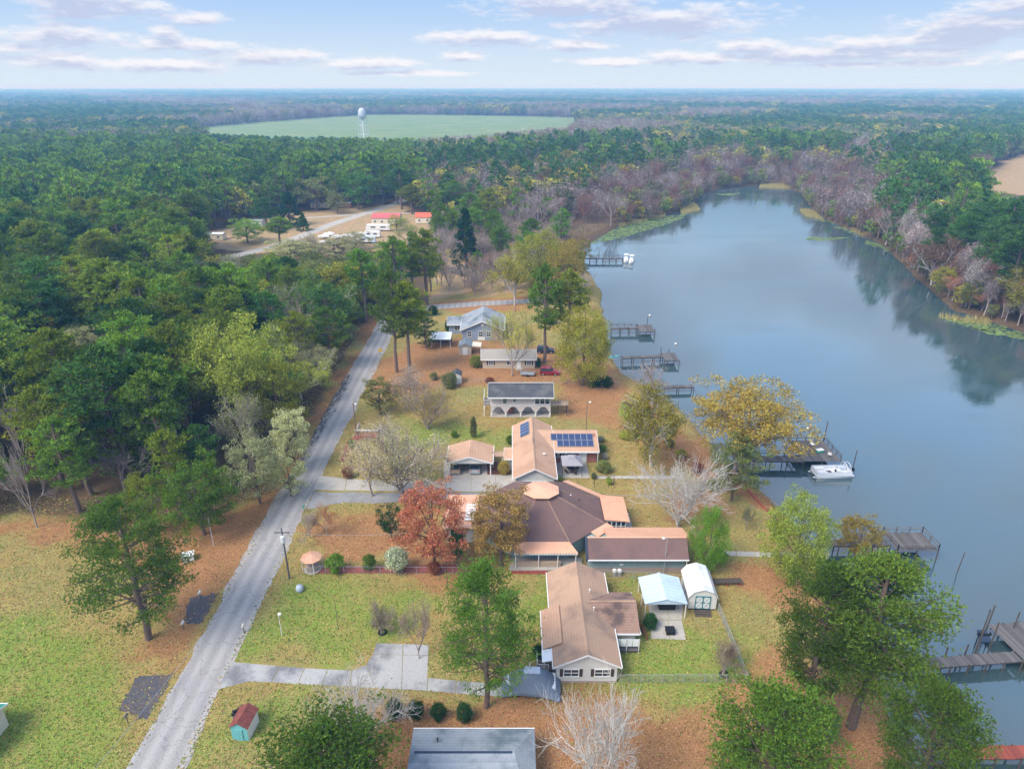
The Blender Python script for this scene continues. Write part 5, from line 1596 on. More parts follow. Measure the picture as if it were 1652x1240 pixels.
# ------------------------------------------------------------------ house with solar panels
def slope_panels(p, org, ux, uy, cols, rows, w, h, gap=.03, skip=()):
    org, ux, uy = Vector(org), Vector(ux).normalized(), Vector(uy).normalized()
    n = ux.cross(uy).normalized()
    if n.z < 0: n = -n
    for r in range(rows):
        for c in range(cols):
            if (c, r) in skip: continue
            a = org + ux * (c * (w + gap)) + uy * (r * (h + gap)) + n * .1
            mb = MB().prism([a, a + ux * w, a + ux * w + uy * h, a + uy * h], n * .045)
            o = mb.build('solar_panel', 'solar', p)
            f = MB(); t = .035; z = n * .05
            for (s, e, q) in ((a, a + ux * w, uy), (a + uy * (h - t), a + ux * w + uy * (h - t), uy), (a, a + uy * h, ux), (a + ux * (w - t), a + ux * (w - t) + uy * h, ux)):
                f.prism([s, e, e + q * t, s + q * t], z)
            f.build('panel_frame', 'aluminium', o)

def house_solar():
    H = thing('house', 'tan shingle roofed house with blue solar panels and attached right wing', 'house', (3.65, 94.0, 0))
    gable_walls(H, -3.1, 3.1, 0, 17.6, 0, 2.7, 4.35, 'y', 'white_siding')
    gable_roof(H, -3.55, 3.55, -.5, 18.1, 2.75, 4.6, 'y', 'orange_shingle')
    trim(H, -3.55, 3.55, -.5, 18.1, 2.75, 4.6, 'y')
    ridge_cap(H, (0, -.45, 4.62), (0, 18.0, 4.62), 'tan_shingle')
    MB().box(-1.9, 1.9, -.07, 0, .05, 2.1).build('garage_door', 'white_metal', H)
    # right wing
    gable_walls(H, 3.12, 11.0, 9.4, 16.0, 0, 2.55, 4.0, 'x', 'brick', 'wing_wall')
    gable_roof(H, .8, 11.3, 8.6, 16.4, 2.6, 4.2, 'x', 'orange_shingle', ridge=13.6, name='wing_roof')
    trim(H, 3.6, 11.3, 8.6, 16.4, 2.6, 4.2, 'x', ridge=13.6)
    ridge_cap(H, (1.0, 13.6, 4.22), (11.2, 13.6, 4.22), 'tan_shingle')
    up = Vector((0, 5.0, 1.6)).normalized()
    slope_panels(H, Vector((4.2, 8.6, 2.6)) + up * 1.15, (1, 0, 0), up, 6, 1, 1.02, 1.5)
    slope_panels(H, Vector((3.15, 8.6, 2.6)) + up * 2.7, (1, 0, 0), up, 7, 1, 1.02, 1.5)
    ul = Vector((3.55, 0, 1.85)).normalized()
    slope_panels(H, Vector((-3.55, 12.0, 2.75)) + ul * 1.6, (0, 1, 0), ul, 4, 1, 1.15, 1.75)
    # entry and breezeway on the left
    gable_walls(H, -4.6, -3.12, 7.0, 10.0, 0, 2.3, 3.2, 'x', 'white_siding', 'entry_wall')
    gable_roof(H, -5.0, -1.3, 6.5, 10.4, 2.35, 3.45, 'x', 'orange_shingle', name='entry_roof')
    trim(H, -5.0, -3.6, 6.5, 10.4, 2.35, 3.45, 'x')
    gable_roof(H, -7.15, -5.06, 7.6, 9.2, 2.3, 2.75, 'x', 'tan_shingle', name='breezeway_roof')
    for x in (-6.9, -5.3):
        MB().tube((x, 7.7, 0), (x, 7.7, 2.2), .05).build('porch_post', 'white_paint', H)
    # patio wall details
    window(H, 3.9, 9.4, 1.2, .7, .9, 1, 2); window(H, 5.0, 9.4, 1.2, .9, .9, 2, 1); window(H, 6.3, 9.4, 1.0, .9, 1.2, 1, 2)
    door(H, 8.6, 9.4, .1, 1.1, 2.15)
    MB().box(7.9, 9.3, 9.33, 9.38, .1, 2.35).build('door_surround', 'white_paint', H)
    for x in (3.6, 11.1): MB().tube((x, 8.55, 0), (x, 8.55, 2.45), .06).build('downpipe', 'white_paint', H)
    MB().box(1.5, 1.9, 5.4, 5.8, 3.85, 3.98).build('roof_vent', 'white_paint', H)
house_solar()

def carport_open():
    C = thing('carport', 'open two car carport with tan gable roof left of the solar roofed house', 'carport', (-7.1, 99.0, 0))
    gable_roof(C, -3.9, 3.9, -.2, 5.9, 2.55, 3.75, 'y', 'orange_shingle')
    trim(C, -3.9, 3.9, -.2, 5.9, 2.55, 3.75, 'y', w=.22)
    MB().prism([(-3.7, .0, 2.35), (3.7, 0, 2.35), (0, 0, 3.58)], (0, .12, 0)).build('gable_end', 'white_siding', C)
    MB().prism([(-3.7, 5.6, 2.35), (3.7, 5.6, 2.35), (0, 5.6, 3.58)], (0, .12, 0)).build('gable_end', 'white_siding', C)
    for x in (-3.5, 3.5):
        for y in (.2, 2.9, 5.5): MB().box(x - .08, x + .08, y - .08, y + .08, 0, 2.4).build('post', 'white_paint', C)
    MB().box(-3.6, 3.6, 5.4, 5.5, 0, 2.3).build('back_wall', 'cream', C)
    MB().box(-3.9, 3.9, -.1, 5.8, 0, .04).build('floor_slab', 'concrete', C)
carport_open()

def gazebo():
    G = thing('gazebo', 'grey canopy gazebo on the patio of the solar roofed house', 'gazebo', (10.1, 100.3, .03))
    mb = MB()
    def pyr(w, z0, z1, tw):
        a = [(-w, -w, z0), (w, -w, z0), (w, w, z0), (-w, w, z0)]; b = [(-tw, -tw, z1), (tw, -tw, z1), (tw, tw, z1), (-tw, tw, z1)]
        m = MB()
        for i in range(4): m.prism([a[i], a[(i + 1) % 4], b[(i + 1) % 4], b[i]], (0, 0, .03))
        return m
    pyr(1.75, 2.1, 2.9, .5).build('canopy', MTX['grey_cloth'], G); pyr(.62, 2.95, 3.2, .05).build('canopy_top', MTX['grey_cloth'], G)
    for x in (-1.6, 1.6):
        for y in (-1.6, 1.6): MB().tube((x, y, 0), (x, y, 2.12), .05).build('post', 'black', G)
    T = thing('patio_table', 'dark patio table with chairs under the grey gazebo', 'table', (10.1, 100.2, .03))
    MB().lathe([(.65, .70), (.65, .74)], 14).build('table_top', 'dark_brown', T); MB().lathe([(.3, 0), (.05, .05), (.05, .7)], 8).build('leg', 'black', T)
    for k in range(4):
        a = k * 1.57 + .5
        c = thing('patio_chair', ('dark patio chair on the %s side of the table under the gazebo' % ('right', 'far', 'left', 'near')[k]), 'chair', (10.1 + 1.05 * math.cos(a), 100.2 + 1.05 * math.sin(a), .03), a, None)
        MB().box(-.24, .24, -.24, .24, .40, .45).build('seat', 'dark_brown', c); MB().box(.2, .25, -.24, .24, .45, .95).build('backrest', 'dark_brown', c)
        for (x, y) in ((-.2, -.2), (.2, -.2), (.2, .2), (-.2, .2)): MB().tube((x, y, 0), (x, y, .4), .02, n=4).build('leg', 'black', c)
MTX = {'grey_cloth': material('grey_cloth', (.30, .29, .31), .9, .08, 3)}
gazebo()

# ------------------------------------------------------------------ two storey house with arches
def house_arch():
    H = thing('house', 'pinkish white two storey house with dark roof and pointed openings below', 'house', (1.7, 121.3, 0))
    W0, W1 = -5.9, 5.9
    # upper storey and rear of lower storey
    MB().box(W0, W1, .02, 5.2, 2.5, 4.75).build('upper_wall', 'pinkish_siding', H)
    MB().box(W0 + .1, W1 - .1, 2.2, 5.1, 0, 2.48).build('lower_wall', 'pinkish_siding', H)
    MB().box(W0, W1, -.15, 2.2, 0, .12).build('floor_slab', 'concrete', H)
    n = 4; bw = (W1 - W0) / n
    for i in range(n):
        a = W0 + i * bw; m = MB(); hw = bw / 2
        # pointed opening cut out of each bay
        pts = [(a, 0, .95), (a + .18, 0, .95), (a + hw * .62, 0, 2.05), (a + hw, 0, 2.25), (a + hw * 1.38, 0, 2.05), (a + bw - .18, 0, .95), (a + bw, 0, .95), (a + bw, 0, 2.5), (a, 0, 2.5)]
        for (q0, q1) in (((a, .95), (a + .18, .95)),): pass
        segs = [(pts[0], pts[1]), (pts[1], pts[2]), (pts[2], pts[3]), (pts[3], pts[4]), (pts[4], pts[5]), (pts[5], pts[6])]
        for (s, e) in segs:
            m.prism([s, e, (e[0], 0, 2.5), (s[0], 0, 2.5)], (0, .12, 0))
        m.build('arch_panel', 'pinkish_siding', H)
    for i in range(n + 1):
        x = W0 + i * bw
        x = min(max(x, W0 + .1), W1 - .1)
        MB().box(x - .12, x + .12, -.03, .17, 0, .96).build('pillar', 'white_paint', H)
    MB().box(W0, W1, -.06, .0, 2.44, 2.56).build('band', 'white_paint', H)
    gable_roof(H, W0 - .5, W1 + .55, -.9, 5.9, 4.6, 6.35, 'x', 'dark_shingle', ridge=2.4)
    trim(H, W0 - .5, W1 + .55, -.9, 5.9, 4.6, 6.35, 'x', ridge=2.4)
    MB().prism([(W0, .05, 4.7), (W0, 5.1, 4.7), (W0, 2.4, 6.1)], (.1, 0, 0)).prism([(W1 - .1, .05, 4.7), (W1 - .1, 5.1, 4.7), (W1 - .1, 2.4, 6.1)], (.1, 0, 0)).build('gable_end', 'pinkish_siding', H)
    ridge_cap(H, (W0 - .4, 2.4, 6.38), (W1 + .5, 2.4, 6.38), 'beige_shingle', .3)
    window(H, -3.1, 0, 3.0, .75, 1.1, 1, 2); window(H, -1.2, 0, 3.35, .6, .75, 1, 2)
    for i in range(3): window(H, 3.25 + i * 1.0, 0, 2.85, .85, 1.5, 1, 2)
    # balcony on the left, deck on the right
    MB().box(-7.3, -6.0, .3, 3.6, 2.45, 2.58).build('balcony', 'grey_wood', H)
    rail(H, [(-5.95, .35), (-7.25, .35), (-7.25, 3.5)], 2.58, .95, post=1.0)
    for y in (.4, 3.4): MB().box(-7.3, -7.16, y - .07, y + .07, 0, 4.6).build('post', 'white_paint', H)
    d = MB()
    for k in range(18): d.box(6.0 + k * .19, 6.17 + k * .19, .2, 2.2, 2.4, 2.46)
    d.build('deck', 'tan_wood', H, kind='stuff')
    for (x, y) in ((7.4, .4), (9.2, .4), (7.4, 2.0), (9.2, 2.0)): MB().box(x - .06, x + .06, y - .06, y + .06, 0, 2.4).build('deck_post', 'old_wood', H)
    rail(H, [(6.0, 2.15), (9.35, 2.15), (9.35, .25)], 2.46, .85, 'tan_wood', step=0)
    # things seen through the openings
    MB().box(-2.6, -1.4, 1.4, 2.15, .12, 1.3).build('cupboard', 'brick', H)
house_arch()

def house_beige():
    H = thing('house', 'low beige house half hidden by a yellow green tree', 'house', (-.8, 146.6, 0))
    gable_walls(H, -6.0, 6.1, 0, 4.8, 0, 2.3, 3.7, 'x', 'beige_siding')
    gable_roof(H, -6.4, 6.5, -.4, 5.2, 2.35, 3.95, 'x', 'beige_shingle')
    trim(H, -6.4, 6.5, -.4, 5.2, 2.35, 3.95, 'x')
    window(H, -4.1, 0, .95, .95, .95, 2, 2, True, sh='dark_brown'); window(H, 4.7, 0, .95, .95, .95, 2, 2, True, sh='dark_brown')
    window(H, 0.2, 0, .95, 1.2, .95, 2, 1)
    door(H, 2.4, 0, .1, .9, 2.0, 'white_paint')
    MB().box(1.6, 3.2, -1.1, -.02, 0, .18).build('step', 'concrete', H)
    vent_pipe(H, 2.2, 1.5, 3.4)
house_beige()

def house_blue():
    H = thing('house', 'grey blue house with pale grey gable roof near the side road', 'house', (-7.6, 165.6, 0))
    gable_walls(H, -5.2, 5.2, 0, 12.0, 0, 2.9, 5.1, 'y', 'blue_siding')
    gable_roof(H, -5.7, 5.7, -.5, 12.4, 2.95, 5.4, 'y', 'grey_shingle')
    trim(H, -5.7, 5.7, -.5, 12.4, 2.95, 5.4, 'y', w=.28)
    MB().prism([(2.4, -.02, 0), (5.15, -.02, 0), (5.15, -.02, 2.8), (2.4, -.02, 3.9)], (0, -.03, 0)).build('brick_panel', 'brick_pale', H)
    gable_walls(H, -9.0, -5.22, 5.2, 10.0, 0, 2.6, 3.9, 'x', 'blue_siding', 'wing_wall')
    gable_roof(H, -9.5, -3.4, 4.7, 10.5, 2.65, 4.1, 'x', 'grey_shingle', name='wing_roof')
    trim(H, -9.5, -5.7, 4.7, 10.5, 2.65, 4.1, 'x')
    for x in (-3.3, -.4, 1.6): window(H, x, 0, 1.1, .95, 1.35, 2, 2)
    window(H, -6.8, 5.2, 1.0, 1.5, 1.3, 2, 2)
    MB().box(-1.2, .6, .0, -.04, .1, 1.0).build('louvre', 'white_paint', H)
    MB().box(-.3, .3, -.07, -.01, 3.9, 4.5).build('gable_vent', 'white_paint', H)
house_blue()

def house_bottom():
    H = thing('house', 'grey blue shingle roofed house cut by the bottom edge of the photo', 'house', (-5.0, 40.5, 0))
    x0, x1, y0, y1 = -4.6, 7.2, -4.0, 7.0
    ze, zr, yr = 2.6, 3.75, 3.6
    MB().box(x0 + .5, x1 - .5, y0 + .5, y1 - .5, 0, ze - .02).build('wall', 'white_siding', H)
    A, B_, C, D = (x0, y0, ze), (x1, y0, ze), (x1, y1, ze), (x0, y1, ze)
    R0, R1 = (x0 + .2, yr, zr), (x1 - 2.0, yr, zr)
    for q in ([A, B_, R1, R0], [C, D, R0, R1], [B_, C, R1], [D, A, R0]):
        MB().prism(q, (0, 0, .12)).build('roof_face', 'grey_shingle', H)
    MB().box(x0 + .6, x1 - 2.2, yr - .18, yr + .02, zr + .09, zr + .17).build('ridge_vent', 'navy', H)
    vent_pipe(H, -2.0, 5.0, 3.5, 'black'); vent_pipe(H, -2.2, 1.2, 3.5, 'black')
    MB().box(x0, x1, y1, y1 + .1, ze - .1, ze + .12).box(x0, x1, y0 - .1, y0, ze - .1, ze + .12).build('gutter', 'white_paint', H)
house_bottom()

def house_left():
    H = thing('house', 'cream building with green metal roof at the left edge', 'house', (-55.2, 48.6, 0), R(0))
    gable_walls(H, -3.6, 3.6, -3.4, 1.6, 0, 2.5, 3.6, 'x', 'cream')
    gable_roof(H, -4.0, 3.9, -3.8, 2.0, 2.5, 3.75, 'x', 'green_metal')
    trim(H, -4.0, 3.9, -3.8, 2.0, 2.5, 3.75, 'x')
    seams(H, lambda t: ((-4 + 7.9 * t, -3.8, 2.5), (-4 + 7.9 * t, -.9, 3.75)), 14, 'green_metal')
    window(H, 3.6, -1, 1.0, 1.0, 1.0, 2, 1, face='+x')
    door(H, 1.5, -3.4, .1, .9, 2.0)
house_left()
# ------------------------------------------------------------------ sheds, carport, small structures
def barn_shed():
    S = thing('shed', 'white barn style shed with teal edged double doors beside the metal carport', 'shed', (23.7, 66.9, 0), R(-3))
    prof = [(-1.7, .25), (1.7, .25), (1.7, 1.95), (1.15, 2.75), (0, 3.15), (-1.15, 2.75), (-1.7, 1.95)]
    MB().prism([(x, 0, z) for x, z in prof], (0, 5.0, 0)).build('wall', 'white_siding', S)
    r = [(-1.85, 1.9), (-1.22, 2.82), (0, 3.24), (1.22, 2.82), (1.85, 1.9)]
    for (a, b) in zip(r[:-1], r[1:]):
        MB().prism([(a[0], -.15, a[1]), (b[0], -.15, b[1]), (b[0], -.15, b[1] + .07), (a[0], -.15, a[1] + .07)], (0, 5.3, 0)).build('roof_panel', 'white_metal', S)
    for sx in (-.46, .46):
        D = MB().box(sx - .44, sx + .44, -.06, 0, .3, 2.15).build('door', 'white_paint', S)
        t = MB(); a, b = sx - .44, sx + .44
        for (p, q, z0, z1) in ((a, b, .3, .37), (a, b, 2.08, 2.15), (a, b, 1.2, 1.27)): t.box(p, q, -.085, -.06, z0, z1)
        t.box(a, a + .06, -.084, -.06, .37, 2.08).box(b - .06, b, -.084, -.06, .37, 2.08)
        for (z0, z1) in ((.37, 1.2), (1.27, 2.08)):
            t.tube((a + .06, -.075, z0), (b - .06, -.075, z1), .02, n=4).tube((a + .06, -.075, z1), (b - .06, -.075, z0), .02, n=4)
        t.build('door_brace', MTX['teal_dark'], D)
    MB().box(-.95, -.9, -.09, 0, .25, 2.2).box(.9, .95, -.09, 0, .25, 2.2).box(-.95, .95, -.09, 0, 2.16, 2.22).build('door_frame', MTX['teal_dark'], S)
    for k in range(3): MB().box(-1.0, 1.0, -.5 - .35 * k, -.2 - .35 * k, 0, .24 - .07 * k).build('step', 'old_wood', S)
    MB().box(-1.6, 1.6, .05, 4.9, 0, .25).build('skid_base', 'old_wood', S)
    MB().box(-1.72, -1.69, 1.6, 2.2, 1.1, 1.7).build('window', 'glass', S)
MTX['teal_dark'] = material('teal_dark', (.05, .20, .22), .6, .1)
barn_shed()

def metal_carport():
    C = thing('carport', 'pale blue metal carport over a concrete pad behind the tan roofed house', 'carport', (18.75, 65.4, 0))
    ze, zr = 2.35, 3.05
    for sx in (-1, 1):
        for k in range(8):
            y0 = -.1 + k * .62
            MB().prism([(sx * 2.6, y0, ze), (0, y0, zr), (0, y0, zr + .05), (sx * 2.6, y0, ze + .05)], (0, .585, 0)).build('roof_panel', 'blue_white_metal', C)
    MB().box(-.1, .1, -.12, 4.9, zr + .03, zr + .1).build('ridge_cap', 'blue_white_metal', C)
    for sx in (-2.45, 2.45):
        for y in (.05, 2.4, 4.75): MB().box(sx - .05, sx + .05, y - .05, y + .05, 0, ze).build('post', 'white_paint', C)
    MB().prism([(-2.5, 0, ze - .1), (2.5, 0, ze - .1), (2.5, 0, ze), (0, 0, zr), (-2.5, 0, ze)], (0, .05, 0)).build('gable_end', 'blue_white_metal', C)
    t = MB()
    for y in (1.2, 2.4, 3.6): t.tube((-2.45, y, ze), (0, y, zr), .03, n=4).tube((2.45, y, ze), (0, y, zr), .03, n=4)
    t.build('roof_frame', 'galvanised', C)
    G = thing('grill', 'large black covered grill under the pale blue metal carport', 'grill', (19.4, 67.4, .03))
    MB().prism([(-1.0, -.5, 0), (1.0, -.5, 0), (1.0, -.5, .9), (.6, -.5, 1.35), (-.5, -.5, 1.4), (-1.0, -.5, .9)], (0, 1.0, 0)).build('cover', 'black', G)
    MB().tube((.5, .1, 1.3), (.5, .1, 1.9), .07).build('chimney', 'black', G)
    B2 = thing('fire_pit', 'square black fire pit on the concrete pad', 'fire pit', (18.9, 63.0, .03))
    MB().box(-.5, .5, -.45, .45, .12, .55).build('bowl', 'black', B2); MB().box(-.56, .56, -.51, .51, .55, .62).build('lid', 'black', B2)
    for (x, y) in ((-.45, -.4), (.45, -.4), (.45, .4), (-.45, .4)): MB().box(x - .04, x + .04, y - .04, y + .04, 0, .12).build('leg', 'black', B2)
    # brown ramp railing between the house and the pad
    F = thing('ramp_railing', 'brown wooden ramp railing left of the carport pad', 'railing', (15.5, 61.6, 0))
    rail(F, [(-.6, 3.4), (0, 1.8)], 0, 1.0, 'red_wood', step=.12, post=.8)
    rail(F, [(0, 1.8), (.5, .2)], 0, .9, 'red_wood', step=.12, post=.8, name='railing')
metal_carport()

def shed_red():
    S = thing('shed', 'small teal and white shed with rusty red roof beside the lane', 'shed', (-27.15, 48.4, 0), R(-6))
    gable_walls(S, -.85, .85, 0, 2.3, 0, 1.75, 2.25, 'y', 'teal_paint')
    MB().box(.852, .875, .02, 2.28, .02, 1.72).build('side_wall', 'white_paint', S)
    for k in range(6):
        for sx in (-1, 1):
            MB().prism([(sx * 1.0, -.12 + k * .43, 1.72), (0, -.12 + k * .43, 2.38), (0, -.12 + k * .43, 2.42), (sx * 1.0, -.12 + k * .43, 1.77)], (0, .41, 0)).build('roof_panel', 'rusty_red', S)
    door(S, 0, 0, .02, .7, 1.5, 'teal_paint')
    B2 = thing('burn_ring', 'black burned ring of ash and scrap beside the red roofed shed', 'burn pile', (-28.0, 51.6, 0))
    mb = MB(); rr = random.Random(3)
    for i in range(70):
        a = i * .09 * 2; r = rr.uniform(.55, .95); x, y = r * math.cos(a) * 1.15, r * math.sin(a)
        s = rr.uniform(.05, .16); mb.box(x - s, x + s, y - s * .7, y + s * .7, 0, rr.uniform(.08, .3))
    mb.build('charred_rim', 'black', B2)
    MB().lathe([(1.15, .0), (1.1, .03), (.3, .035)], 18).build('ash_bed', MTX['ash'], B2)
MTX['ash'] = material('ash', (.10, .10, .10), 1, .6, 6)
shed_red()

def canopy_orange():
    G = thing('gazebo', 'small open gazebo with orange eight sided roof near the lane', 'gazebo', (-27.0, 74.8, 0))
    n = 8; w = 1.45
    ring = [(w * math.cos(i * math.pi / 4 + .39), w * math.sin(i * math.pi / 4 + .39), 1.95) for i in range(8)]
    for i in range(8): MB().prism([ring[i], ring[(i + 1) % 8], (0, 0, 2.55)], (0, 0, .05)).build('roof_panel', 'copper_metal', G)
    for i in range(0, 8, 2): MB().tube((ring[i][0] * .9, ring[i][1] * .9, 0), (ring[i][0] * .9, ring[i][1] * .9, 1.97), .05).build('post', 'white_paint', G)
    MB().lathe([(1.2, 0), (1.2, .12)], 8).build('floor_slab', 'concrete', G)
    MB().lathe([(.9, .12), (.9, .8), (.8, .85)], 12).build('well_ring', 'brick_pale', G)
canopy_orange()

def small_shed(x, y, w, d, h, rise, wall, roof, label, open_side=False, name='shed', cat='shed', rz=0, extra=None):
    S = thing(name, label, cat, (x, y, 0), rz)
    gable_walls(S, -w / 2, w / 2, 0, d, 0, h, h + rise * .92, 'y', wall)
    gable_roof(S, -w / 2 - .15, w / 2 + .15, -.15, d + .15, h + .03, h + rise + .05, 'y', roof, t=.08)
    door(S, 0, 0, .05, min(1.2, w * .5), h * .85, 'white_paint')
    return S
small_shed(-12.2, 137.6, 2.1, 2.2, 2.0, .7, 'white_siding', 'dark_shingle', 'small white shed with grey roof beside a grey green shrub')
s_ = small_shed(-11.4, 155.2, 3.0, 4.0, 2.1, .8, 'beige_siding', 'grey_shingle', 'cream shed with grey roof in front of the blue house')
MB().prism([(1.7, .4, 2.15), (3.9, .4, 1.95), (3.9, 3.6, 1.95), (1.7, 3.6, 2.15)], (0, 0, .06)).build('lean_to_roof', 'cream', s_)
for y in (.6, 3.4): MB().box(3.7, 3.8, y, y + .1, 0, 1.95).build('post', 'white_paint', s_)
c_ = thing('carport', 'flat white roofed carport left of the cream shed', 'carport', (-17.8, 160.0, 0))
MB().prism([(-2.6, -.3, 2.35), (2.6, -.3, 2.35), (2.6, 4.2, 2.75), (-2.6, 4.2, 2.75)], (0, 0, .08)).build('roof', 'white_metal', c_)
for x in (-2.4, 0, 2.4):
    for y in (0, 4.0): MB().tube((x, y, 0), (x, y, 2.4 + y * .08), .05).build('post', 'white_paint', c_)
MB().box(-2.5, 2.5, 3.9, 3.96, 0, 2.3).build('back_wall', 'grey_wood', c_)

def trailer(x, y, w, d, h, roof, wall, label, rz=0, name='mobile_home', cat='mobile home', rise=.35):
    S = thing(name, label, cat, (x, y, 0), rz)
    gable_walls(S, -w / 2, w / 2, 0, d, .2, h, h + rise * .9, 'x', wall)
    gable_roof(S, -w / 2 - .2, w / 2 + .2, -.25, d + .25, h, h + rise, 'x', roof, t=.08)
    k = max(1, int(w / 3.2))
    for i in range(k): window(S, -w / 2 + w * (i + .5) / k, 0, h * .4, .9, .8, 1, 1)
    return S
p_ = g(527, 521)
trailer(p_.x, p_.y, 7.0, 3.6, 2.4, 'white_metal', 'cream', 'white roofed mobile home in the trees at the far end of the lane')
p_ = g(622, 363)
trailer(p_.x, p_.y, 13.0, 9, 3.2, 'red_metal', 'cream', 'long cream building with pinkish red metal roof by the far lane', name='warehouse', cat='warehouse', rise=1.6)
p_ = g(683, 361)
trailer(p_.x, p_.y, 7.5, 6.5, 3.0, 'orange_red_metal', 'cream', 'cream building with orange red hipped roof beyond the side road', name='house', cat='house', rise=1.8)
p_ = g(716, 361)
trailer(p_.x, p_.y, 8.5, 3.2, 2.2, 'orange_red_metal', 'brick', 'low red roofed building right of the orange red roof', name='house', cat='house', rise=.6)
for (px, py, w, lab, roof, wl) in ((366, 338, 9, 'white roofed mobile home at the edge of the far clearing', 'white_metal', 'white_siding'),
                           (405, 342, 10, 'cream and white mobile home right of the white roofed one', 'white_metal', 'cream'),
                           (408, 366, 9, 'pale grey roofed house behind the small cedar', 'grey_shingle', 'white_siding'),
                           (516, 336, 10, 'low grey house under the olive oak behind the far lane', 'grey_shingle', 'beige_siding'),
                           (606, 314, 7, 'white topped mobile home at the far bend of the lane', 'white_metal', 'white_siding'),
                           (704, 322, 6, 'small white roofed shed beyond the orange red roof', 'white_metal', 'grey_wood'),
                           (763, 322, 8, 'white roofed mobile home among the far pines', 'white_metal', 'white_siding'),
                           (556, 336, 7, 'rust red walled house under the dark round oak', 'grey_shingle', 'brick'),
                           (345, 388, 8, 'pale roofed house half hidden in the trees of the far clearing', 'white_metal', 'cream'),
                           (633, 246, 22, 'distant pale barn below the water tower', 'white_metal', 'cream')):
    p_ = g(px, py); trailer(p_.x, p_.y, w, 4, 2.7, roof, wl, lab)

# parked campers and white boats in the storage yard
def camper(px, py, L_, label, group, rz=0.0, mat='white_paint'):
    p = g(px, py); S = thing('camper', label, 'camper', (p.x, p.y, 0), rz, group)
    MB().prism([(-L_ / 2, 0, .5), (L_ / 2, 0, .5), (L_ / 2, 0, 2.7), (-L_ / 2 + .5, 0, 2.9), (-L_ / 2, 0, 1.6)], (0, 2.3, 0)).build('body', mat, S)
    for x in (-.6, .4): MB().tube((L_ * .12 + x, -.02, .38), (L_ * .12 + x, .22, .38), .36, n=10).build('wheel', 'tyre', S)
    MB().box(-L_ * .3, -L_ * .1, -.03, 0, 1.5, 2.1).box(L_ * .1, L_ * .32, -.03, 0, 1.5, 2.1).build('window', 'glass', S)
    MB().tube((-L_ / 2, 1.1, .5), (-L_ / 2 - 1.0, 1.1, .45), .05).build('hitch', 'black', S)
    return S
camper(610, 373, 11, 'longest white camper parked below the pinkish red roof', None)
camper(600, 384, 7, 'white camper parked below the longest one', None)
camper(592, 393, 7, 'bluish white camper nearest the middle pines', None, mat='blue_white_metal')
yr = random.Random(12)
for i in range(14):
    px, py = 523 + (i % 7) * 11 + yr.uniform(-3, 3), 384 + (i // 7) * 9 + yr.uniform(-3, 3)
    p = g(px, py)
    b = thing('stored_boat', 'small white boat stored under a cover in the far yard', 'boat', (p.x, p.y, 0), yr.uniform(-.6, .6), 'white boats stored in the far yard')
    MB().prism([(-2.6, -.3, .7), (-1.8, -.95, .7), (2.2, -1.0, .7), (2.2, 1.0, .7), (-1.8, .95, .7)], (0, 0, .65)).build('hull', 'white_paint', b)
    MB().prism([(-1.4, -.6, 1.35), (1.4, -.75, 1.35), (1.0, -.4, 1.75), (-.6, -.4, 1.75)], (0, 1.2, 0)).build('cover', 'white_metal', b)
    MB().box(-.2, 1.2, -.8, .8, .3, .7).build('trailer', 'black', b)

# ------------------------------------------------------------------ tarp covered boat
def tarp_boat():
    x0, x1, y0, y1 = -3.0, 3.1, -1.25, 1.5
    S = thing('covered_boat', 'boat on a trailer under a large blue grey tarp', 'covered boat', (2.1, 54.9, 0), R(-3))
    nx, ny = 40, 20; v = []; f = []
    rr = random.Random(8)
    for j in range(ny + 1):
        for i in range(nx + 1):
            u = i / nx * 2 - 1; w = j / ny * 2 - 1
            rad = max(abs(u) ** 1.0, abs(w))
            rad = (abs(u) ** 3.2 + abs(w) ** 3.2) ** (1 / 3.2)
            top = 2.55
            if rad < .30: z = top
            else: z = top - (rad - .30) / .75 * 1.95
            ang = math.atan2(w * 1.6, u)
            fold = .10 * abs(math.sin(ang * 7)) * max(0, rad - .25)
            z = z - fold * 1.6 + .03 * math.sin(u * 9 + w * 5)
            if rad > .93: z = min(z, .62)
            z = max(z, .22 + .12 * math.sin(ang * 6))
            v.append((u * 3.15, w * 1.75 * (1 + .1 * u), z))
    for j in range(ny):
        for i in range(nx):
            a = j * (nx + 1) + i; f.append((a, a + 1, a + nx + 2, a + nx + 1))
    mb = MB(); mb.v = v; mb.f = f
    o = mb.build('tarp', 'tarp', S, True)
    sol = o.modifiers.new('thick', 'SOLIDIFY'); sol.thickness = .02
    MB().prism([(-.85, -.5, 2.57), (.95, -.5, 2.57), (.9, .45, 2.6), (-.75, .45, 2.6)], (0, 0, .03)).build('tarp_top', 'tarp_light', S)
    MB().prism([(-3.1, 0, .35), (-2.2, -1.0, .35), (2.6, -1.05, .35), (2.6, 1.05, .35), (-2.2, 1.0, .35)], (0, 0, .9)).build('hull', 'boat_white', S)
    MB().box(-3.4, 2.4, -.06, .06, .28, .36).box(-.2, .9, -1.1, 1.1, .26, .34).build('trailer', 'galvanised', S)
    for sy in (-1.15, 1.15):
        MB().tube((.3, sy - .1, .3), (.3, sy + .1, .3), .3, n=12).build('wheel', 'tyre', S)
tarp_boat()

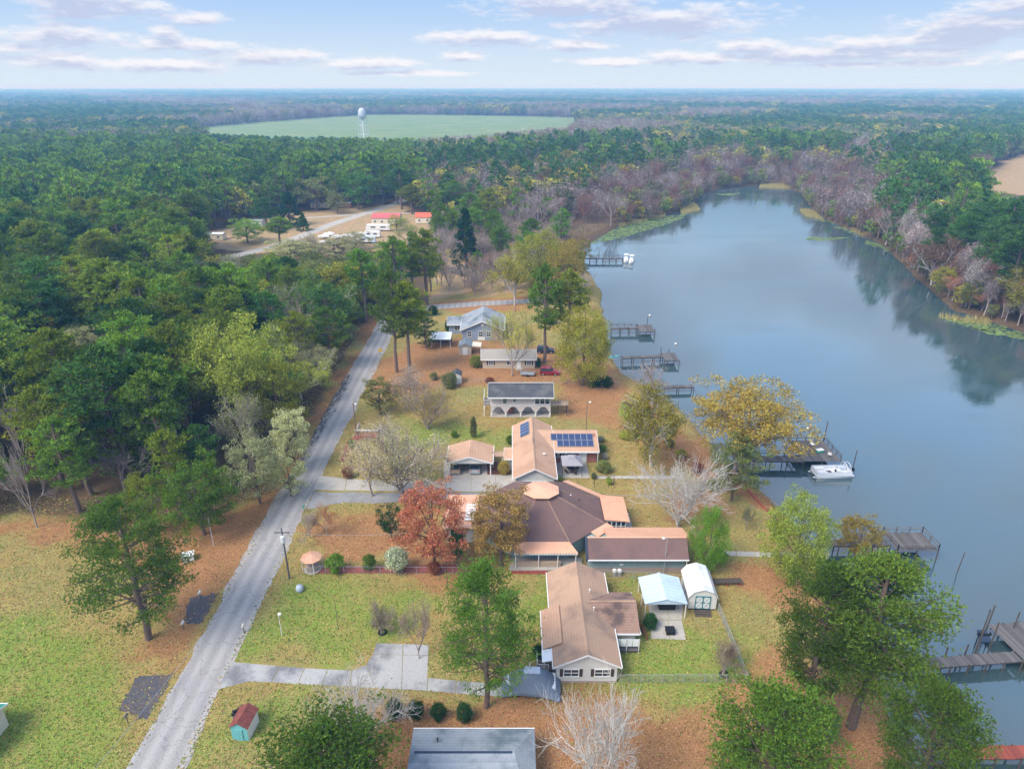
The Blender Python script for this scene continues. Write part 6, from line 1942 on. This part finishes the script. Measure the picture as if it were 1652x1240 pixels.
# ------------------------------------------------------------------ vehicles
def car(x, y, rz, paint, label, L_=4.5, Wd=1.8, suv=True, z=0.0):
    C = thing('parked_car', label, 'car', (x, y, z), rz)
    l = L_ / 2; w = Wd / 2
    body = [(-l, .35), (-l + .05, .85 if suv else .75), (-l + .15, .98 if suv else .82), (l - 1.2, .98 if suv else .82), (l - .1, .82 if suv else .70), (l, .5), (l, .32), (-l, .28)]
    MB().prism([(a, -w, b) for a, b in body], (0, Wd, 0)).build('body', paint, C)
    if suv: cab = [(-l + .12, .98), (-l + .3, 1.62), (l - 1.95, 1.65), (l - 1.3, .98)]
    else: cab = [(-l + .6, .82), (-l + 1.15, 1.32), (l - 1.9, 1.34), (l - 1.25, .82)]
    def mid(p): cx = sum(q[0] for q in p) / len(p); return p
    k = .86
    m = MB(); n = len(m.v)
    lo = [(cab[0][0], cab[0][1]), (cab[3][0], cab[3][1])]; hi = [(cab[1][0], cab[1][1]), (cab[2][0], cab[2][1])]
    w2 = w * .95; w3 = w * .78
    V = [(lo[0][0], -w2, lo[0][1]), (lo[1][0], -w2, lo[1][1]), (lo[1][0], w2, lo[1][1]), (lo[0][0], w2, lo[0][1]),
         (hi[0][0], -w3, hi[0][1]), (hi[1][0], -w3, hi[1][1]), (hi[1][0], w3, hi[1][1]), (hi[0][0], w3, hi[0][1])]
    m.v = V; m.f = [(3, 2, 1, 0), (4, 5, 6, 7), (0, 1, 5, 4), (1, 2, 6, 5), (2, 3, 7, 6), (3, 0, 4, 7)]
    m.build('windows', 'glass', C)
    MB().box(hi[0][0] + .02, hi[1][0] - .02, -w3, w3, hi[0][1] + .001, hi[0][1] + .05).build('roof', paint, C)
    pl = MB()
    for sy in (-1, 1):
        for t in (0.02, .36, .68, .98):
            a = Vector(V[0 if sy < 0 else 3]).lerp(Vector(V[1 if sy < 0 else 2]), t); b = Vector(V[4 if sy < 0 else 7]).lerp(Vector(V[5 if sy < 0 else 6]), t)
            pl.tube(a, b, .035, n=4)
    pl.build('pillar', paint, C)
    for sx in (-l + .82, l - .85):
        for sy in (-1, 1):
            W_ = MB().tube((sx, sy * (w - .2), .33), (sx, sy * (w + .02), .33), .33, n=14).build('wheel', 'tyre', C)
            MB().tube((sx, sy * (w + .02), .33), (sx, sy * (w + .035), .33), .2, n=10).build('rim', 'aluminium', W_)
    for sy in (-.6, .6):
        MB().box(l - .06, l + .015, sy * w - .2, sy * w + .2, .58, .74).build('headlight', 'white_metal', C)
        MB().box(-l - .015, -l + .03, sy * w * 1.2 - .12, sy * w * 1.2 + .12, .7, .9).build('tail_light', 'red_metal', C)
    return C
car(8.2, 157.0, R(-3), 'car_navy', 'dark blue black car parked under the pair of tall pines', 4.5, suv=True)
car(8.5, 143.2, R(-4), 'car_red', 'dark red suv parked right of the beige house', 4.4, suv=True)
car(-6.3, 101.3, R(90), 'car_silver', 'silver white car in the right bay of the open carport', 4.4, suv=False, z=.04)
car(-9.6, 101.2, R(90), 'car_tan', 'tan and brown car in the left bay of the open carport', 4.2, suv=False, z=.04)
# garden trailer with grey frame near the beige house
t_ = thing('utility_trailer', 'grey metal utility trailer parked left of the red suv', 'trailer', (3.5, 142.4, 0), R(-8))
MB().box(-1.6, 1.6, -.8, .8, .45, .55).build('bed', 'galvanised', t_)
rail(t_, [(-1.6, -.8), (1.6, -.8), (1.6, .8), (-1.6, .8), (-1.6, -.8)], .55, .5, 'galvanised', step=.3, post=.8)
for sy in (-.92, .92): MB().tube((.1, sy - .08, .3), (.1, sy + .08, .3), .3, n=12).build('wheel', 'tyre', t_)

# ------------------------------------------------------------------ poles and lamps
def pole(bx, by, ty, label, lamp=None, transformer=False, crossarm=False, mat='pole_wood', r=.12, name='utility_pole', cat='utility pole'):
    b = g(bx, by); h = at_y(bx, ty, b.y).z
    P = thing(name, label, cat, (b.x, b.y, 0))
    MB().tube((0, 0, 0), (0, 0, h), r, r * .65, 8).build('pole', mat, P)
    if crossarm: MB().box(-1.0, 1.0, -.06, .06, h - .7, h - .58).build('crossarm', mat, P)
    if transformer: MB().lathe([(.25, h - 1.9), (.28, h - 1.8), (.28, h - 1.0), (.12, h - .9)], 12, (.1, -.38, 0)).build('transformer', 'white_metal', P)
    if lamp:
        a = MB().tube((0, 0, h - .3), (lamp, 0, h - .1), .04).build('lamp_arm', 'galvanised', P)
        MB().lathe([(.05, .12), (.22, 0), (.16, -.1)], 10, (lamp, 0, h - .15)).build('lamp_head', 'white_paint', a)
    return P, b, h
_, pb, ph = pole(467, 933, 852, 'utility pole with white transformer beside the lane', transformer=True, crossarm=True, mat='grey_wood', r=.14)
pole(575, 702, 650, 'wooden lamp pole beside the lane at the red mulch corner', lamp=.4)
pole(945, 702, 647, 'slim wooden pole behind the solar roofed house', lamp=.5, r=.09)
pole(1070, 927, 866, 'grey metal lamp pole at the right end of the long brown roof', lamp=-.5, mat='galvanised', r=.07)
pole(722, 950, 905, 'thin dark pole in front of the maple', r=.05, mat='dark_brown')
pole(455, 1025, 988, 'short white post with a cap near the driveway mouth', r=.05, mat='white_paint', lamp=.15)
pole(546, 1015, 968, 'bare thin stake in the middle of the left yard', r=.04, mat='grey_wood')
pole(345, 880, 835, 'leaning guy post at the wood edge left of the lane', r=.07, mat='pale_bark')
pole(697, 520, 478, 'thin pole beside the side road', r=.09)
pole(832, 508, 470, 'thin pole at the right end of the side road', r=.09)
# guy wire and service wire from the transformer pole
def wire(a, b, sag, label, r=.012):
    mb = MB(); a, b = Vector(a), Vector(b); pr = None
    for i in range(17):
        t = i / 16; q = a.lerp(b, t) - Vector((0, 0, sag * 4 * t * (1 - t)))
        if pr is not None: mb.tube(pr, q, r, n=3, cap=False)
        pr = q
    o = mb.build('service_wire', 'chain_link', None); tag(o, label, 'wire')
wire((pb.x, pb.y, ph - .6), (-7.2, 81.0, 2.7), 1.0, 'service wire from the transformer pole to the big house', .02)
wire((pb.x, pb.y, ph - .6), (-37.0, 25.0, ph + 1), .8, 'overhead wire running along the lane', .02)
wire((pb.x, pb.y, ph - .6), (-29.3, 114.0, 7.0), 1.2, 'overhead wire between the transformer pole and the lamp pole', .02)

# ------------------------------------------------------------------ yard things
t_ = thing('propane_tank', 'white domed tank on the left yard near the transformer pole', 'tank', (*g(484, 953)[:2], 0))
MB().lathe([(.3, 0), (.46, .15), (.5, .45), (.42, .8), (.2, .98)], 16).build('tank', 'tarp_light', t_, True); MB().lathe([(.12, .98), (.12, 1.08)], 10).build('valve_cap', 'galvanised', t_)
t_ = thing('box_shed', 'low white box with a flat lid under the trees left of the lane', 'storage box', (*g(304, 902)[:2], 0), R(20))
MB().box(-.75, .75, -.55, .55, 0, .8).build('box', 'white_paint', t_); MB().box(-.85, .85, -.65, .65, .8, .92).build('lid', 'white_metal', t_)
def bollard(px, py, label, name='mailbox', cat='mailbox', mat='white_paint'):
    p = g(px, py); t = thing(name, label, cat, (p.x, p.y, 0))
    MB().tube((0, 0, 0), (0, 0, 1.0), .05, n=6).build('post', 'grey_wood', t)
    MB().prism([(-.12, -.25, 1.0), (.12, -.25, 1.0), (.12, -.25, 1.16), (.06, -.25, 1.25), (-.06, -.25, 1.25), (-.12, -.25, 1.16)], (0, .5, 0)).build('box', mat, t)
bollard(324, 966, 'white mailbox at the upper dark asphalt apron')
bollard(297, 1015, 'white mailbox at the lower corner of the upper asphalt apron')
bollard(207, 1166, 'mailbox at the lower dark asphalt apron', mat='grey_wood')
bollard(491, 826, 'dark green mailbox at the asphalt drive mouth', mat='pine_box' if False else 'green_metal')
bollard(394, 1020, 'cream mailbox on the right verge of the lane', mat='cream')
t_ = thing('sign', 'round yellow disc sign at the far right verge of the lane', 'sign', (*g(614, 573)[:2], 0))
MB().tube((0, 0, 0), (0, 0, 1.2), .03).build('post', 'galvanised', t_); MB().tube((0, -.03, 1.3), (0, -.06, 1.3), .45, n=16).build('disc', 'yellow', t_)
for k, lab in ((0, 'left white topped dome bin behind the teal wall'), (1, 'right white topped dome bin behind the teal wall')):
    p = g(991 + k * 8, 928); t = thing('bin', lab, 'bin', (p.x, p.y, 0), 0, 'dome bins behind the long wing')
    MB().lathe([(.26, 0), (.3, .75)], 12).build('body', 'galvanised', t); MB().lathe([(.34, .75), (.3, .95), (.15, 1.08)], 12).build('lid', 'white_paint', t)
# tyre rings round two young trees
for (px, py, lab) in ((617, 1020, 'dark tyre ring round the small brown tree'), (1168, 1088, 'dark tyre ring at the foot of the brown shrub')):
    p = g(px, py); mb = MB()
    n, m = 20, 8; 
    for i in range(n):
        for j in range(m):
            a = 6.283 * i / n; b = 6.283 * j / m; r = .45 + .11 * math.cos(b)
            mb.v.append((r * math.cos(a), r * math.sin(a), .11 + .11 * math.sin(b)))
            mb.f.append((i * m + j, ((i + 1) % n) * m + j, ((i + 1) % n) * m + (j + 1) % m, i * m + (j + 1) % m))
    o = one('tyre_ring', mb, 'tyre', lab, 'tyre', (p.x, p.y, 0), smooth=True)
# picnic bench and timber rack behind the white shed
t_ = thing('timber_rack', 'long low weathered timber rack right of the white shed', 'rack', (28.2, 71.8, 0), R(2))
for k in range(5): MB().box(-2.0, 2.0, -.5 + k * .2, -.35 + k * .2, .55, .62).build('plank', 'old_wood', t_)
for x in (-1.7, 0, 1.7): MB().box(x - .05, x + .05, -.5, .5, 0, .55).build('trestle', 'red_wood', t_)
# garden swing frame
t_ = thing('swing_frame', 'thin dark swing frame on the lawn below the garden path', 'swing frame', (*g(974, 784)[:2], 0))
for x in (-1.6, 1.6):
    MB().tube((x, -.5, 0), (x, 0, 1.9), .035).build('leg', 'dark_brown', t_); MB().tube((x, .5, 0), (x, 0, 1.9), .035).build('leg', 'dark_brown', t_)
MB().tube((-1.6, 0, 1.9), (1.6, 0, 1.9), .035).build('crossbar', 'dark_brown', t_)

# red mulch strips with low edging, and the brick bed by the lane
def strip(pxs, name, mat, z=.03, thick=.08):
    o = sheet(name, [tuple(g(a, b)[:2]) for a, b in pxs], z, mat, None, 'structure', thick); return o
strip([(492, 925), (493, 915), (760, 911), (760, 923)], 'mulch_bed', 'red_mulch', .09)
strip([(825, 925), (825, 913), (884, 914), (884, 926)], 'mulch_bed', 'red_mulch', .09)
strip([(560, 712), (574, 701), (608, 700), (609, 706), (580, 708), (556, 742), (548, 744)], 'mulch_bed', 'red_mulch', .07)
strip([(786, 766), (786, 747), (826, 742), (828, 764)], 'mulch_bed', 'soil', .07)
strip([(1004, 706), (1004, 700), (1044, 699), (1045, 705)], 'grass_bed', MTX.setdefault('lawn', material('lawn', (.13, .33, .05), .95, .3, 4)), .1)
t_ = thing('garden_wall', 'low white topped brick wall at the red mulch corner by the lane', 'wall', (*g(592, 700)[:2], 0))
MB().box(-2.2, 2.2, -.12, .12, 0, .75).build('brickwork', 'brick', t_); MB().box(-2.25, 2.25, -.17, .17, .75, .84).build('coping', 'white_paint', t_)
MB().box(-2.2, -1.9, .2, 3.2, 0, .8).build('return_wall', 'brick_pale', t_); MB().box(2.0, 2.3, .2, 3.0, 0, .8).build('return_wall', 'brick_pale', t_)

# ------------------------------------------------------------------ chain link fences
def chain_fence(pts, label, h=1.2, mesh=.16, name='chain_link_fence'):
    F = thing(name, label, 'fence', (pts[0][0], pts[0][1], 0)); o = Vector((pts[0][0], pts[0][1], 0))
    for a, b in zip(pts[:-1], pts[1:]):
        A = Vector((*a, 0)) - o; B_ = Vector((*b, 0)) - o; L_ = (B_ - A).length; n = max(1, round(L_ / 2.4))
        for i in range(n + 1):
            q = A.lerp(B_, i / n); MB().tube(q, q + Vector((0, 0, h + .04)), .035, n=5).build('post', 'chain_link', F)
        MB().tube(A + Vector((0, 0, h)), B_ + Vector((0, 0, h)), .028, n=4).build('top_rail', 'chain_link', F)
        mb = MB(); d = (B_ - A).normalized(); k = int(L_ / mesh)
        hw = h / L_
        for i in range(-int(h / mesh), k):
            for sgn in (0, 1):
                s0 = i * mesh; s1 = s0 + h
                z0, z1 = (0, h) if not sgn else (h, 0)
                c0 = max(0, s0); c1 = min(L_, s1)
                if c1 <= c0: continue
                za = z0 + (z1 - z0) * (c0 - s0) / h; zb = z0 + (z1 - z0) * (c1 - s0) / h
                mb.tube(A + d * c0 + Vector((0, 0, za)), A + d * c1 + Vector((0, 0, zb)), .006, n=3, cap=False)
        mb.build('wire_mesh', 'chain_link', F, kind='stuff')
def gq(a, b): return tuple(g(a, b)[:2])
chain_fence([gq(1158, 985), gq(1205, 1101), gq(1000, 1101)], 'chain link fence round the back yard of the tan roofed house')
chain_fence([gq(497, 925), gq(760, 926)], 'chain link fence along the red mulch bed', mesh=.3)
chain_fence([gq(884, 926), gq(1105, 938)], 'chain link fence behind the dome bins', mesh=.3)
chain_fence([gq(756, 619), gq(785, 618)], 'short wire fence between the white shed and the pinkish house', mesh=.4)
chain_fence([gq(892, 618), gq(1000, 624)], 'wire fence along the orange lawn right of the pinkish house', mesh=.4)
chain_fence([gq(960, 806), gq(1120, 806)], 'thin wire fence behind the big house', mesh=.5, h=.9)

# ------------------------------------------------------------------ docks
def dock(label, segs, z=.35, rails=(), mat='grey_wood', posts=2.4, tall=(), plank=.17, pr=.09, extra=None):
    """segs: list of (start, end, width); planks laid across; posts down into the lake"""
    o = Vector((segs[0][0][0], segs[0][0][1], 0))
    D = thing('dock', label, 'dock', o)
    for (a, b, w) in segs:
        A = Vector((*a, 0)) - o; B_ = Vector((*b, 0)) - o; d = (B_ - A).normalized(); s = Vector((-d.y, d.x, 0)); L_ = (B_ - A).length
        mb = MB(); n = int(L_ / plank)
        rr = random.Random(int(L_ * 100))
        for i in range(n):
            q = A + d * (i + .5) * (L_ / n); hw = plank * .44; e = w / 2 + rr.uniform(-.04, .04)
            zz = z + rr.uniform(-.008, .008)
            mb.prism([q - d * hw - s * e + Vector((0, 0, zz - .05)), q + d * hw - s * e + Vector((0, 0, zz - .05)), q + d * hw + s * e + Vector((0, 0, zz - .05)), q - d * hw + s * e + Vector((0, 0, zz - .05))], (0, 0, .05))
        mb.build('deck_planks', mat, D, kind='stuff')
        bm = MB()
        for t in (-.42, .42):
            q = s * w * t + Vector((0, 0, z - .28))
            bm.prism([A + q - s * .04, B_ + q - s * .04, B_ + q + s * .04, A + q + s * .04], (0, 0, .22))
        bm.build('beam', 'old_wood', D)
        n = max(1, int(L_ / posts))
        for i in range(n + 1):
            for t in (-.5, .5):
                q = A.lerp(B_, i / n) + s * (w * t)
                MB().tube(q + Vector((0, 0, -2.6)), q + Vector((0, 0, z + .12)), pr, n=7).build('piling', 'old_wood', D)
    for (pts, m2) in rails:
        P = [(p[0] - o.x, p[1] - o.y) for p in pts]
        mb = MB()
        for a, b in zip(P[:-1], P[1:]):
            A = Vector((*a, 0)); B_ = Vector((*b, 0)); L_ = (B_ - A).length; n = max(1, round(L_ / 1.8))
            dd = (B_ - A).normalized(); ss = Vector((-dd.y, dd.x, 0)) * .05
            for zz, th in ((z + .98, .05), (z + .5, .1)):
                mb.prism([A - ss + Vector((0, 0, zz)), B_ - ss + Vector((0, 0, zz)), B_ + ss + Vector((0, 0, zz)), A + ss + Vector((0, 0, zz))], (0, 0, th))
            for i in range(n + 1):
                q = A.lerp(B_, i / n); MB().box(q.x - .05, q.x + .05, q.y - .05, q.y + .05, z - .1, z + .98).build('rail_post', m2, D)
        mb.build('handrail', m2, D)
    for (x, y, h) in tall:
        MB().tube((x - o.x, y - o.y, -2.6), (x - o.x + .15, y - o.y + .1, h), .1, .08, 7).build('tall_piling', 'old_wood', D)
    return D
# main dock with the pontoon boat
dock('weathered dock with railed square platform beside the moored pontoon boat', [((39.2, 104.3), (50.6, 104.0), 2.0), ((50.6, 107.0), (57.2, 107.0), 7.6)], .4,
     rails=[(((39.2, 105.2), (50.6, 105.0)), 'old_wood'), (((50.6, 105.0), (50.6, 110.7), (57.2, 110.7), (57.2, 103.6)), 'old_wood')], tall=((57.3, 110.9, 4.2), (58.8, 102.2, 3.0)), plank=.2)
t_ = thing('deck_chair', 'white folding chair on the main dock platform', 'chair', (54.3, 108.6, .4), .4)
MB().box(-.3, .3, -.3, .3, .38, .44).build('seat', 'white_paint', t_); MB().prism([(-.3, .28, .44), (.3, .28, .44), (.3, .5, 1.05), (-.3, .5, 1.05)], (0, .05, 0)).build('backrest', 'white_paint', t_)
for x in (-.27, .27):
    MB().tube((x, -.27, 0), (x, .2, .42), .025).build('leg', 'aluminium', t_)
t_ = thing('cooler', 'white cooler with a dark green side on the main dock platform', 'cooler', (54.7, 106.4, .4), .3)
MB().box(-.6, .6, -.35, .35, 0, .45).build('box', 'green_metal', t_); MB().box(-.62, .62, -.37, .37, .45, .55).build('lid', 'white_paint', t_)
t_ = thing('deck_chair', 'low white chair near the platform corner above the boat', 'chair', (55.9, 105.0, .4), 2.4)
MB().box(-.3, .3, -.3, .3, .3, .36).build('seat', 'white_paint', t_); MB().box(-.3, .3, .28, .33, .36, .85).build('backrest', 'white_paint', t_)
for x in (-.27, .27): MB().tube((x, -.27, 0), (x, .2, .32), .025).build('leg', 'aluminium', t_)

def pontoon():
    B_ = thing('pontoon_boat', 'white pontoon boat moored at the right side of the main dock', 'boat', (54.9, 101.2, WATER_Z), R(2))
    L_ = 3.2
    for sy in (-.95, .95):
        m = MB().tube((-L_, sy, .18), (L_ - .2, sy, .18), .32, n=12); m.tube((-L_, sy, .18), (-L_ - .6, sy, .3), .32, .05, 12)
        m.build('pontoon', 'aluminium', B_, True)
    MB().box(-L_ - .1, L_, -1.25, 1.25, .5, .6).build('deck', 'boat_white', B_)
    for (a, b) in (((-L_, -1.22), (L_ - .4, -1.22)), ((-L_, 1.22), (L_ - .4, 1.22)), ((-L_, -1.22), (-L_, 1.22)), ((L_ - .4, -1.22), (L_ - .4, 1.22))):
        A = Vector((*a, .62)); C = Vector((*b, .62)); d = (C - A).normalized(); s = Vector((-d.y, d.x, 0)) * .025
        MB().prism([A - s, C - s, C + s, A + s], (0, 0, .62)).build('side_panel', 'boat_white', B_)
        MB().tube(A + Vector((0, 0, .72)), C + Vector((0, 0, .72)), .03).build('guard_rail', 'aluminium', B_)
    MB().box(-2.9, -1.2, .5, 1.15, .62, 1.1).build('bench', 'white_paint', B_); MB().box(-2.9, -1.2, -1.15, -.5, .62, 1.1).build('bench', 'white_paint', B_)
    MB().box(1.2, 2.6, .4, 1.15, .62, 1.15).build('bench', 'tarp_light', B_)
    MB().box(.2, .9, -1.1, -.3, .62, 1.5).build('helm', 'boat_white', B_); MB().tube((.05, -.7, 1.4), (.2, -.7, 1.3), .2, n=12).build('wheel', 'black', B_)
    MB().box(-.9, -.1, -.2, .5, .61, .66).build('mat', 'dark_brown', B_)
    ar = MB(); pr = None
    for sx in (1.9, 2.5):
        pr = None
        for i in range(13):
            a = math.pi * i / 12; q = Vector((sx, -1.2 * math.cos(a), 1.25 + 1.15 * math.sin(a) ** .7))
            if pr is not None: ar.tube(pr, q, .04, n=5)
            pr = q
    ar.build('arch_frame', 'boat_white', B_)
    M_ = MB().box(L_, L_ + .5, -.22, .22, .7, 1.35).build('motor', 'black', B_); MB().box(L_ + .1, L_ + .3, -.08, .08, -.4, .7).build('motor_leg', 'black', M_)
pontoon()
# the other docks
dock('fenced square platform dock at the water edge by the orange yellow tree', [((53.8, 80.2), (59.6, 80.2), 4.2)], .6,
     rails=[(((53.9, 78.15), (53.9, 82.3), (59.6, 82.3), (59.6, 78.15), (53.9, 78.15)), 'grey_wood')], plank=.2)
dock('narrow boardwalk from the concrete path to the fenced platform', [((44.0, 80.2), (53.7, 80.2), 1.3)], .3)
_nd = dock('weathered grey dock with rows of tall pilings at the right edge', [((45.0, 58.0), (58.0, 59.2), 1.5), ((58.0, 61.2), (66.0, 62.0), 6.0)], .2,
     tall=((54.2, 60.6, 2.6), (55.2, 61.8, 4.6), (56.0, 61.0, 3.4), (57.8, 64.3, 3.0), (60.4, 63.6, 2.6), (47.5, 59.4, 1.0), (50, 59.7, 1.0), (52.4, 59.9, 1.2)), posts=1.9, plank=.2)
dock('red painted dock walkway at the bottom right corner', [((42.0, 46.9), (62.0, 46.9), 1.5)], .25, mat='red_wood', plank=.2)
t_ = thing('boat_lift', 'small dark boat lift beside the tall pilings of the right edge dock', 'boat lift', (55.6, 61.9, 0))
MB().box(-.8, .9, -.1, .1, .8, .95).build('beam', 'black', t_); MB().prism([(-.7, -.6, .2), (.8, -.6, .2), (.5, .6, .9), (-.5, .6, .9)], (0, 0, .12)).build('cradle', 'navy', t_)
MB().tube((-.6, 0, -2), (-.6, 0, 1.2), .07).build('leg', 'black', t_); MB().tube((.7, 0, -2), (.7, 0, 1.2), .07).build('leg', 'black', t_)
one('mooring_post', MB().tube((0, 0, -2.5), (.35, .1, 2.2), .07, n=6), 'old_wood', 'lone leaning post in the lake beyond the fenced platform', 'post', (61.0, 75.5, 0))
dock('grey dock with small platform, nearer of the two short far docks', [((26.5, 153.0), (36.8, 154.0), 1.5), ((36.4, 153.4), (39.8, 153.4), 5.0)], .3, tall=((36.3, 156.0, 1.6), (38.2, 155.9, 1.4)), plank=.25)
dock('brown railed dock with roofless platform, farther of the two short far docks', [((26.8, 174.6), (34.0, 174.8), 1.5), ((34.0, 174.6), (38.0, 174.6), 5.6)], .3,
     rails=[(((26.8, 175.4), (34.0, 175.6)), 'old_wood')], tall=((36.8, 177.3, 2.6), (37.9, 172.0, 1.0)), plank=.25)
dock('long narrow railed far dock with white boats at its end', [((27.0, 256.0), (42.0, 256.0), 1.6)], .3, rails=[(((28.0, 256.8), (42.0, 256.8)), 'old_wood')], plank=.3)
dock('low dark dock behind the big golden tree', [((33.0, 136.0), (39.5, 136.4), 1.3)], .05, plank=.25)
for (x, y, lab) in ((43.4, 257.0, 'white boat at the end of the long far dock, nearer the shore'), (45.2, 255.5, 'white boat at the outer end of the long far dock')):
    b = thing('moored_boat', lab, 'boat', (x, y, WATER_Z), 1.3)
    MB().prism([(-2.4, 0, .1), (-1.6, -.85, .1), (2.2, -.9, .1), (2.2, .9, .1), (-1.6, .85, .1)], (0, 0, .9)).build('hull', 'boat_white', b)
    MB().box(-.4, 1.2, -.6, .6, 1.0, 1.9).build('cabin', 'white_paint', b)
    MB().box(-.6, 1.5, -.8, .8, 2.6, 2.68).build('canopy', 'white_paint', b)
    for xx in (-.5, 1.4): MB().tube((xx, -.7, 1.0), (xx, -.7, 2.6), .03).build('canopy_post', 'aluminium', b)
    MB().box(2.2, 2.6, -.2, .2, .4, 1.3).build('motor', 'black', b)
for (px, py, lab) in ((1048, 510, 'white float beyond the brown railed far dock'), (1090, 556, 'white float beyond the grey far dock'), (1303, 693, 'white buoy above the railed platform of the main dock')):
    p = g(px, py, WATER_Z); one('buoy', MB().lathe([(.1, 0), (.28, .12), (.3, .3), (.18, .48), (.05, .55)], 12), 'white_paint', lab, 'buoy', (p.x, p.y, WATER_Z), smooth=True)
t_ = thing('kayak', 'turquoise kayak pulled up on the shore by the grey far dock', 'kayak', (*g(990, 577)[:2], .1), .3)
MB().prism([(-1.6, 0, 0), (-.8, -.32, 0), (.8, -.32, 0), (1.6, 0, 0), (.8, .32, 0), (-.8, .32, 0)], (0, 0, .3)).build('hull', 'teal_paint', t_); MB().lathe([(.25, .3), (.22, .34)], 12).build('cockpit', 'black', t_)
# stepped log edging along the bank
t_ = thing('retaining_edge', 'red timber edging along the bank below the olive tree', 'edging', (*g(1205, 790)[:2], 0))
a_ = g(1205, 790); b_ = g(1238, 825)
MB().tube((0, 0, .1), (b_.x - a_.x, b_.y - a_.y, .1), .16).build('log', 'red_wood', t_)

# ------------------------------------------------------------------ water tower
def tower():
    T = thing('water_tower', 'white domed water tower standing at the near edge of the green field', 'water tower', (-171, 836, 0)); T.scale = (.82, .82, .93)
    prof = [(.6, 26.5), (3.6, 27.6), (5.1, 29.5), (5.3, 31.5), (5.3, 35.0), (4.9, 37.2), (3.6, 39.0), (1.8, 40.0), (.3, 40.3)]
    MB().lathe(prof, 28).build('tank', 'tarp_light', T, True)  # tank and legs toned grey blue, distance haze put into their colour
    MB().lathe([(6.1, 31.0), (6.1, 31.2)], 28).build('catwalk', 'galvanised', T)
    MB().lathe([(.8, 0), (.8, 27)], 10).build('riser', 'white_metal', T)
    for k in range(6):
        a = k * math.pi / 3 + .3
        MB().tube((7.4 * math.cos(a), 7.4 * math.sin(a), 0), (5.2 * math.cos(a), 5.2 * math.sin(a), 31), .3, n=7).build('leg', 'tarp_light', T)
    for z, r in ((10, 6.7), (20, 6.0)):
        m = MB()
        for k in range(6):
            a = k * math.pi / 3 + .3; b = a + math.pi / 3
            m.tube((r * math.cos(a), r * math.sin(a), z), (r * math.cos(b), r * math.sin(b), z), .14, n=4)
        m.build('brace', 'white_metal', T)
tower()

# ------------------------------------------------------------------ marsh, pads and reeds
def pads():
    mb = MB(); rr = random.Random(21)
    areas = [gp((935, 392), (960, 365), (1110, 340), (1095, 352), (1010, 378)), gp((1298, 382), (1310, 378), (1378, 379), (1330, 384)),
             gp((1320, 352), (1350, 352), (1362, 358)), gp((1345, 362), (1370, 362), (1402, 375), (1380, 373)), gp((1395, 383), (1450, 395), (1440, 400), (1400, 390)),
             gp((1425, 398), (1470, 410), (1465, 416)), gp((1515, 505), (1580, 506), (1652, 530), (1660, 542), (1600, 532)), gp((1150, 310), (1195, 308), (1180, 313))]
    for q in areas:
        q = [(a, b) for a, b in q]
        x0, x1 = min(p[0] for p in q) - 1, max(p[0] for p in q) + 1; y0, y1 = min(p[1] for p in q) - 1, max(p[1] for p in q) + 1
        n = int((x1 - x0) * (y1 - y0) * 1.1)
        for i in range(min(n, 5000)):
            x, y = rr.uniform(x0, x1), rr.uniform(y0, y1)
            if not inpoly(x, y, q): continue
            r = rr.uniform(.35, .9); k = 6; a0 = rr.uniform(0, 6)
            mb.poly([(x + r * math.cos(a0 + j * 6.28 / k) * 1.2, y + r * math.sin(a0 + j * 6.28 / k), WATER_Z + .012 + i % 7 * .004) for j in range(k)])
    o = mb.build('lily_pads', 'lilypad'); tag(o, 'green lily pads and scum floating along the lake edges', 'lily pads', None, 'stuff')
    mb = MB()
    areas = [gp((985, 352), (1065, 338), (1075, 345), (1000, 362)), gp((905, 385), (940, 362), (985, 362), (940, 385)), gp((1230, 290), (1275, 292), (1285, 302), (1225, 300)), gp((1095, 330), (1120, 325), (1130, 335), (1100, 342)),
             gp((1290, 335), (1310, 336), (1330, 352), (1300, 345)), gp((1515, 503), (1600, 510), (1600, 520), (1520, 508)), gp((1370, 366), (1400, 368), (1420, 380), (1390, 376))]
    for q in areas:
        x0, x1 = min(p[0] for p in q), max(p[0] for p in q); y0, y1 = min(p[1] for p in q), max(p[1] for p in q)
        for i in range(int((x1 - x0) * (y1 - y0) * 5)):
            x, y = rr.uniform(x0, x1), rr.uniform(y0, y1)
            if not inpoly(x, y, q): continue
            h = rr.uniform(.8, 1.9); dx, dy = rr.uniform(-.3, .3), rr.uniform(-.3, .3); w = .12
            mb.poly([(x - w, y, -1.3), (x + w, y, -1.3), (x + dx, y + dy, -1.2 + h)])
    o = mb.build('reeds', 'reed'); tag(o, 'tan reeds growing along the marshy lake edge', 'reeds', None, 'stuff')
pads()
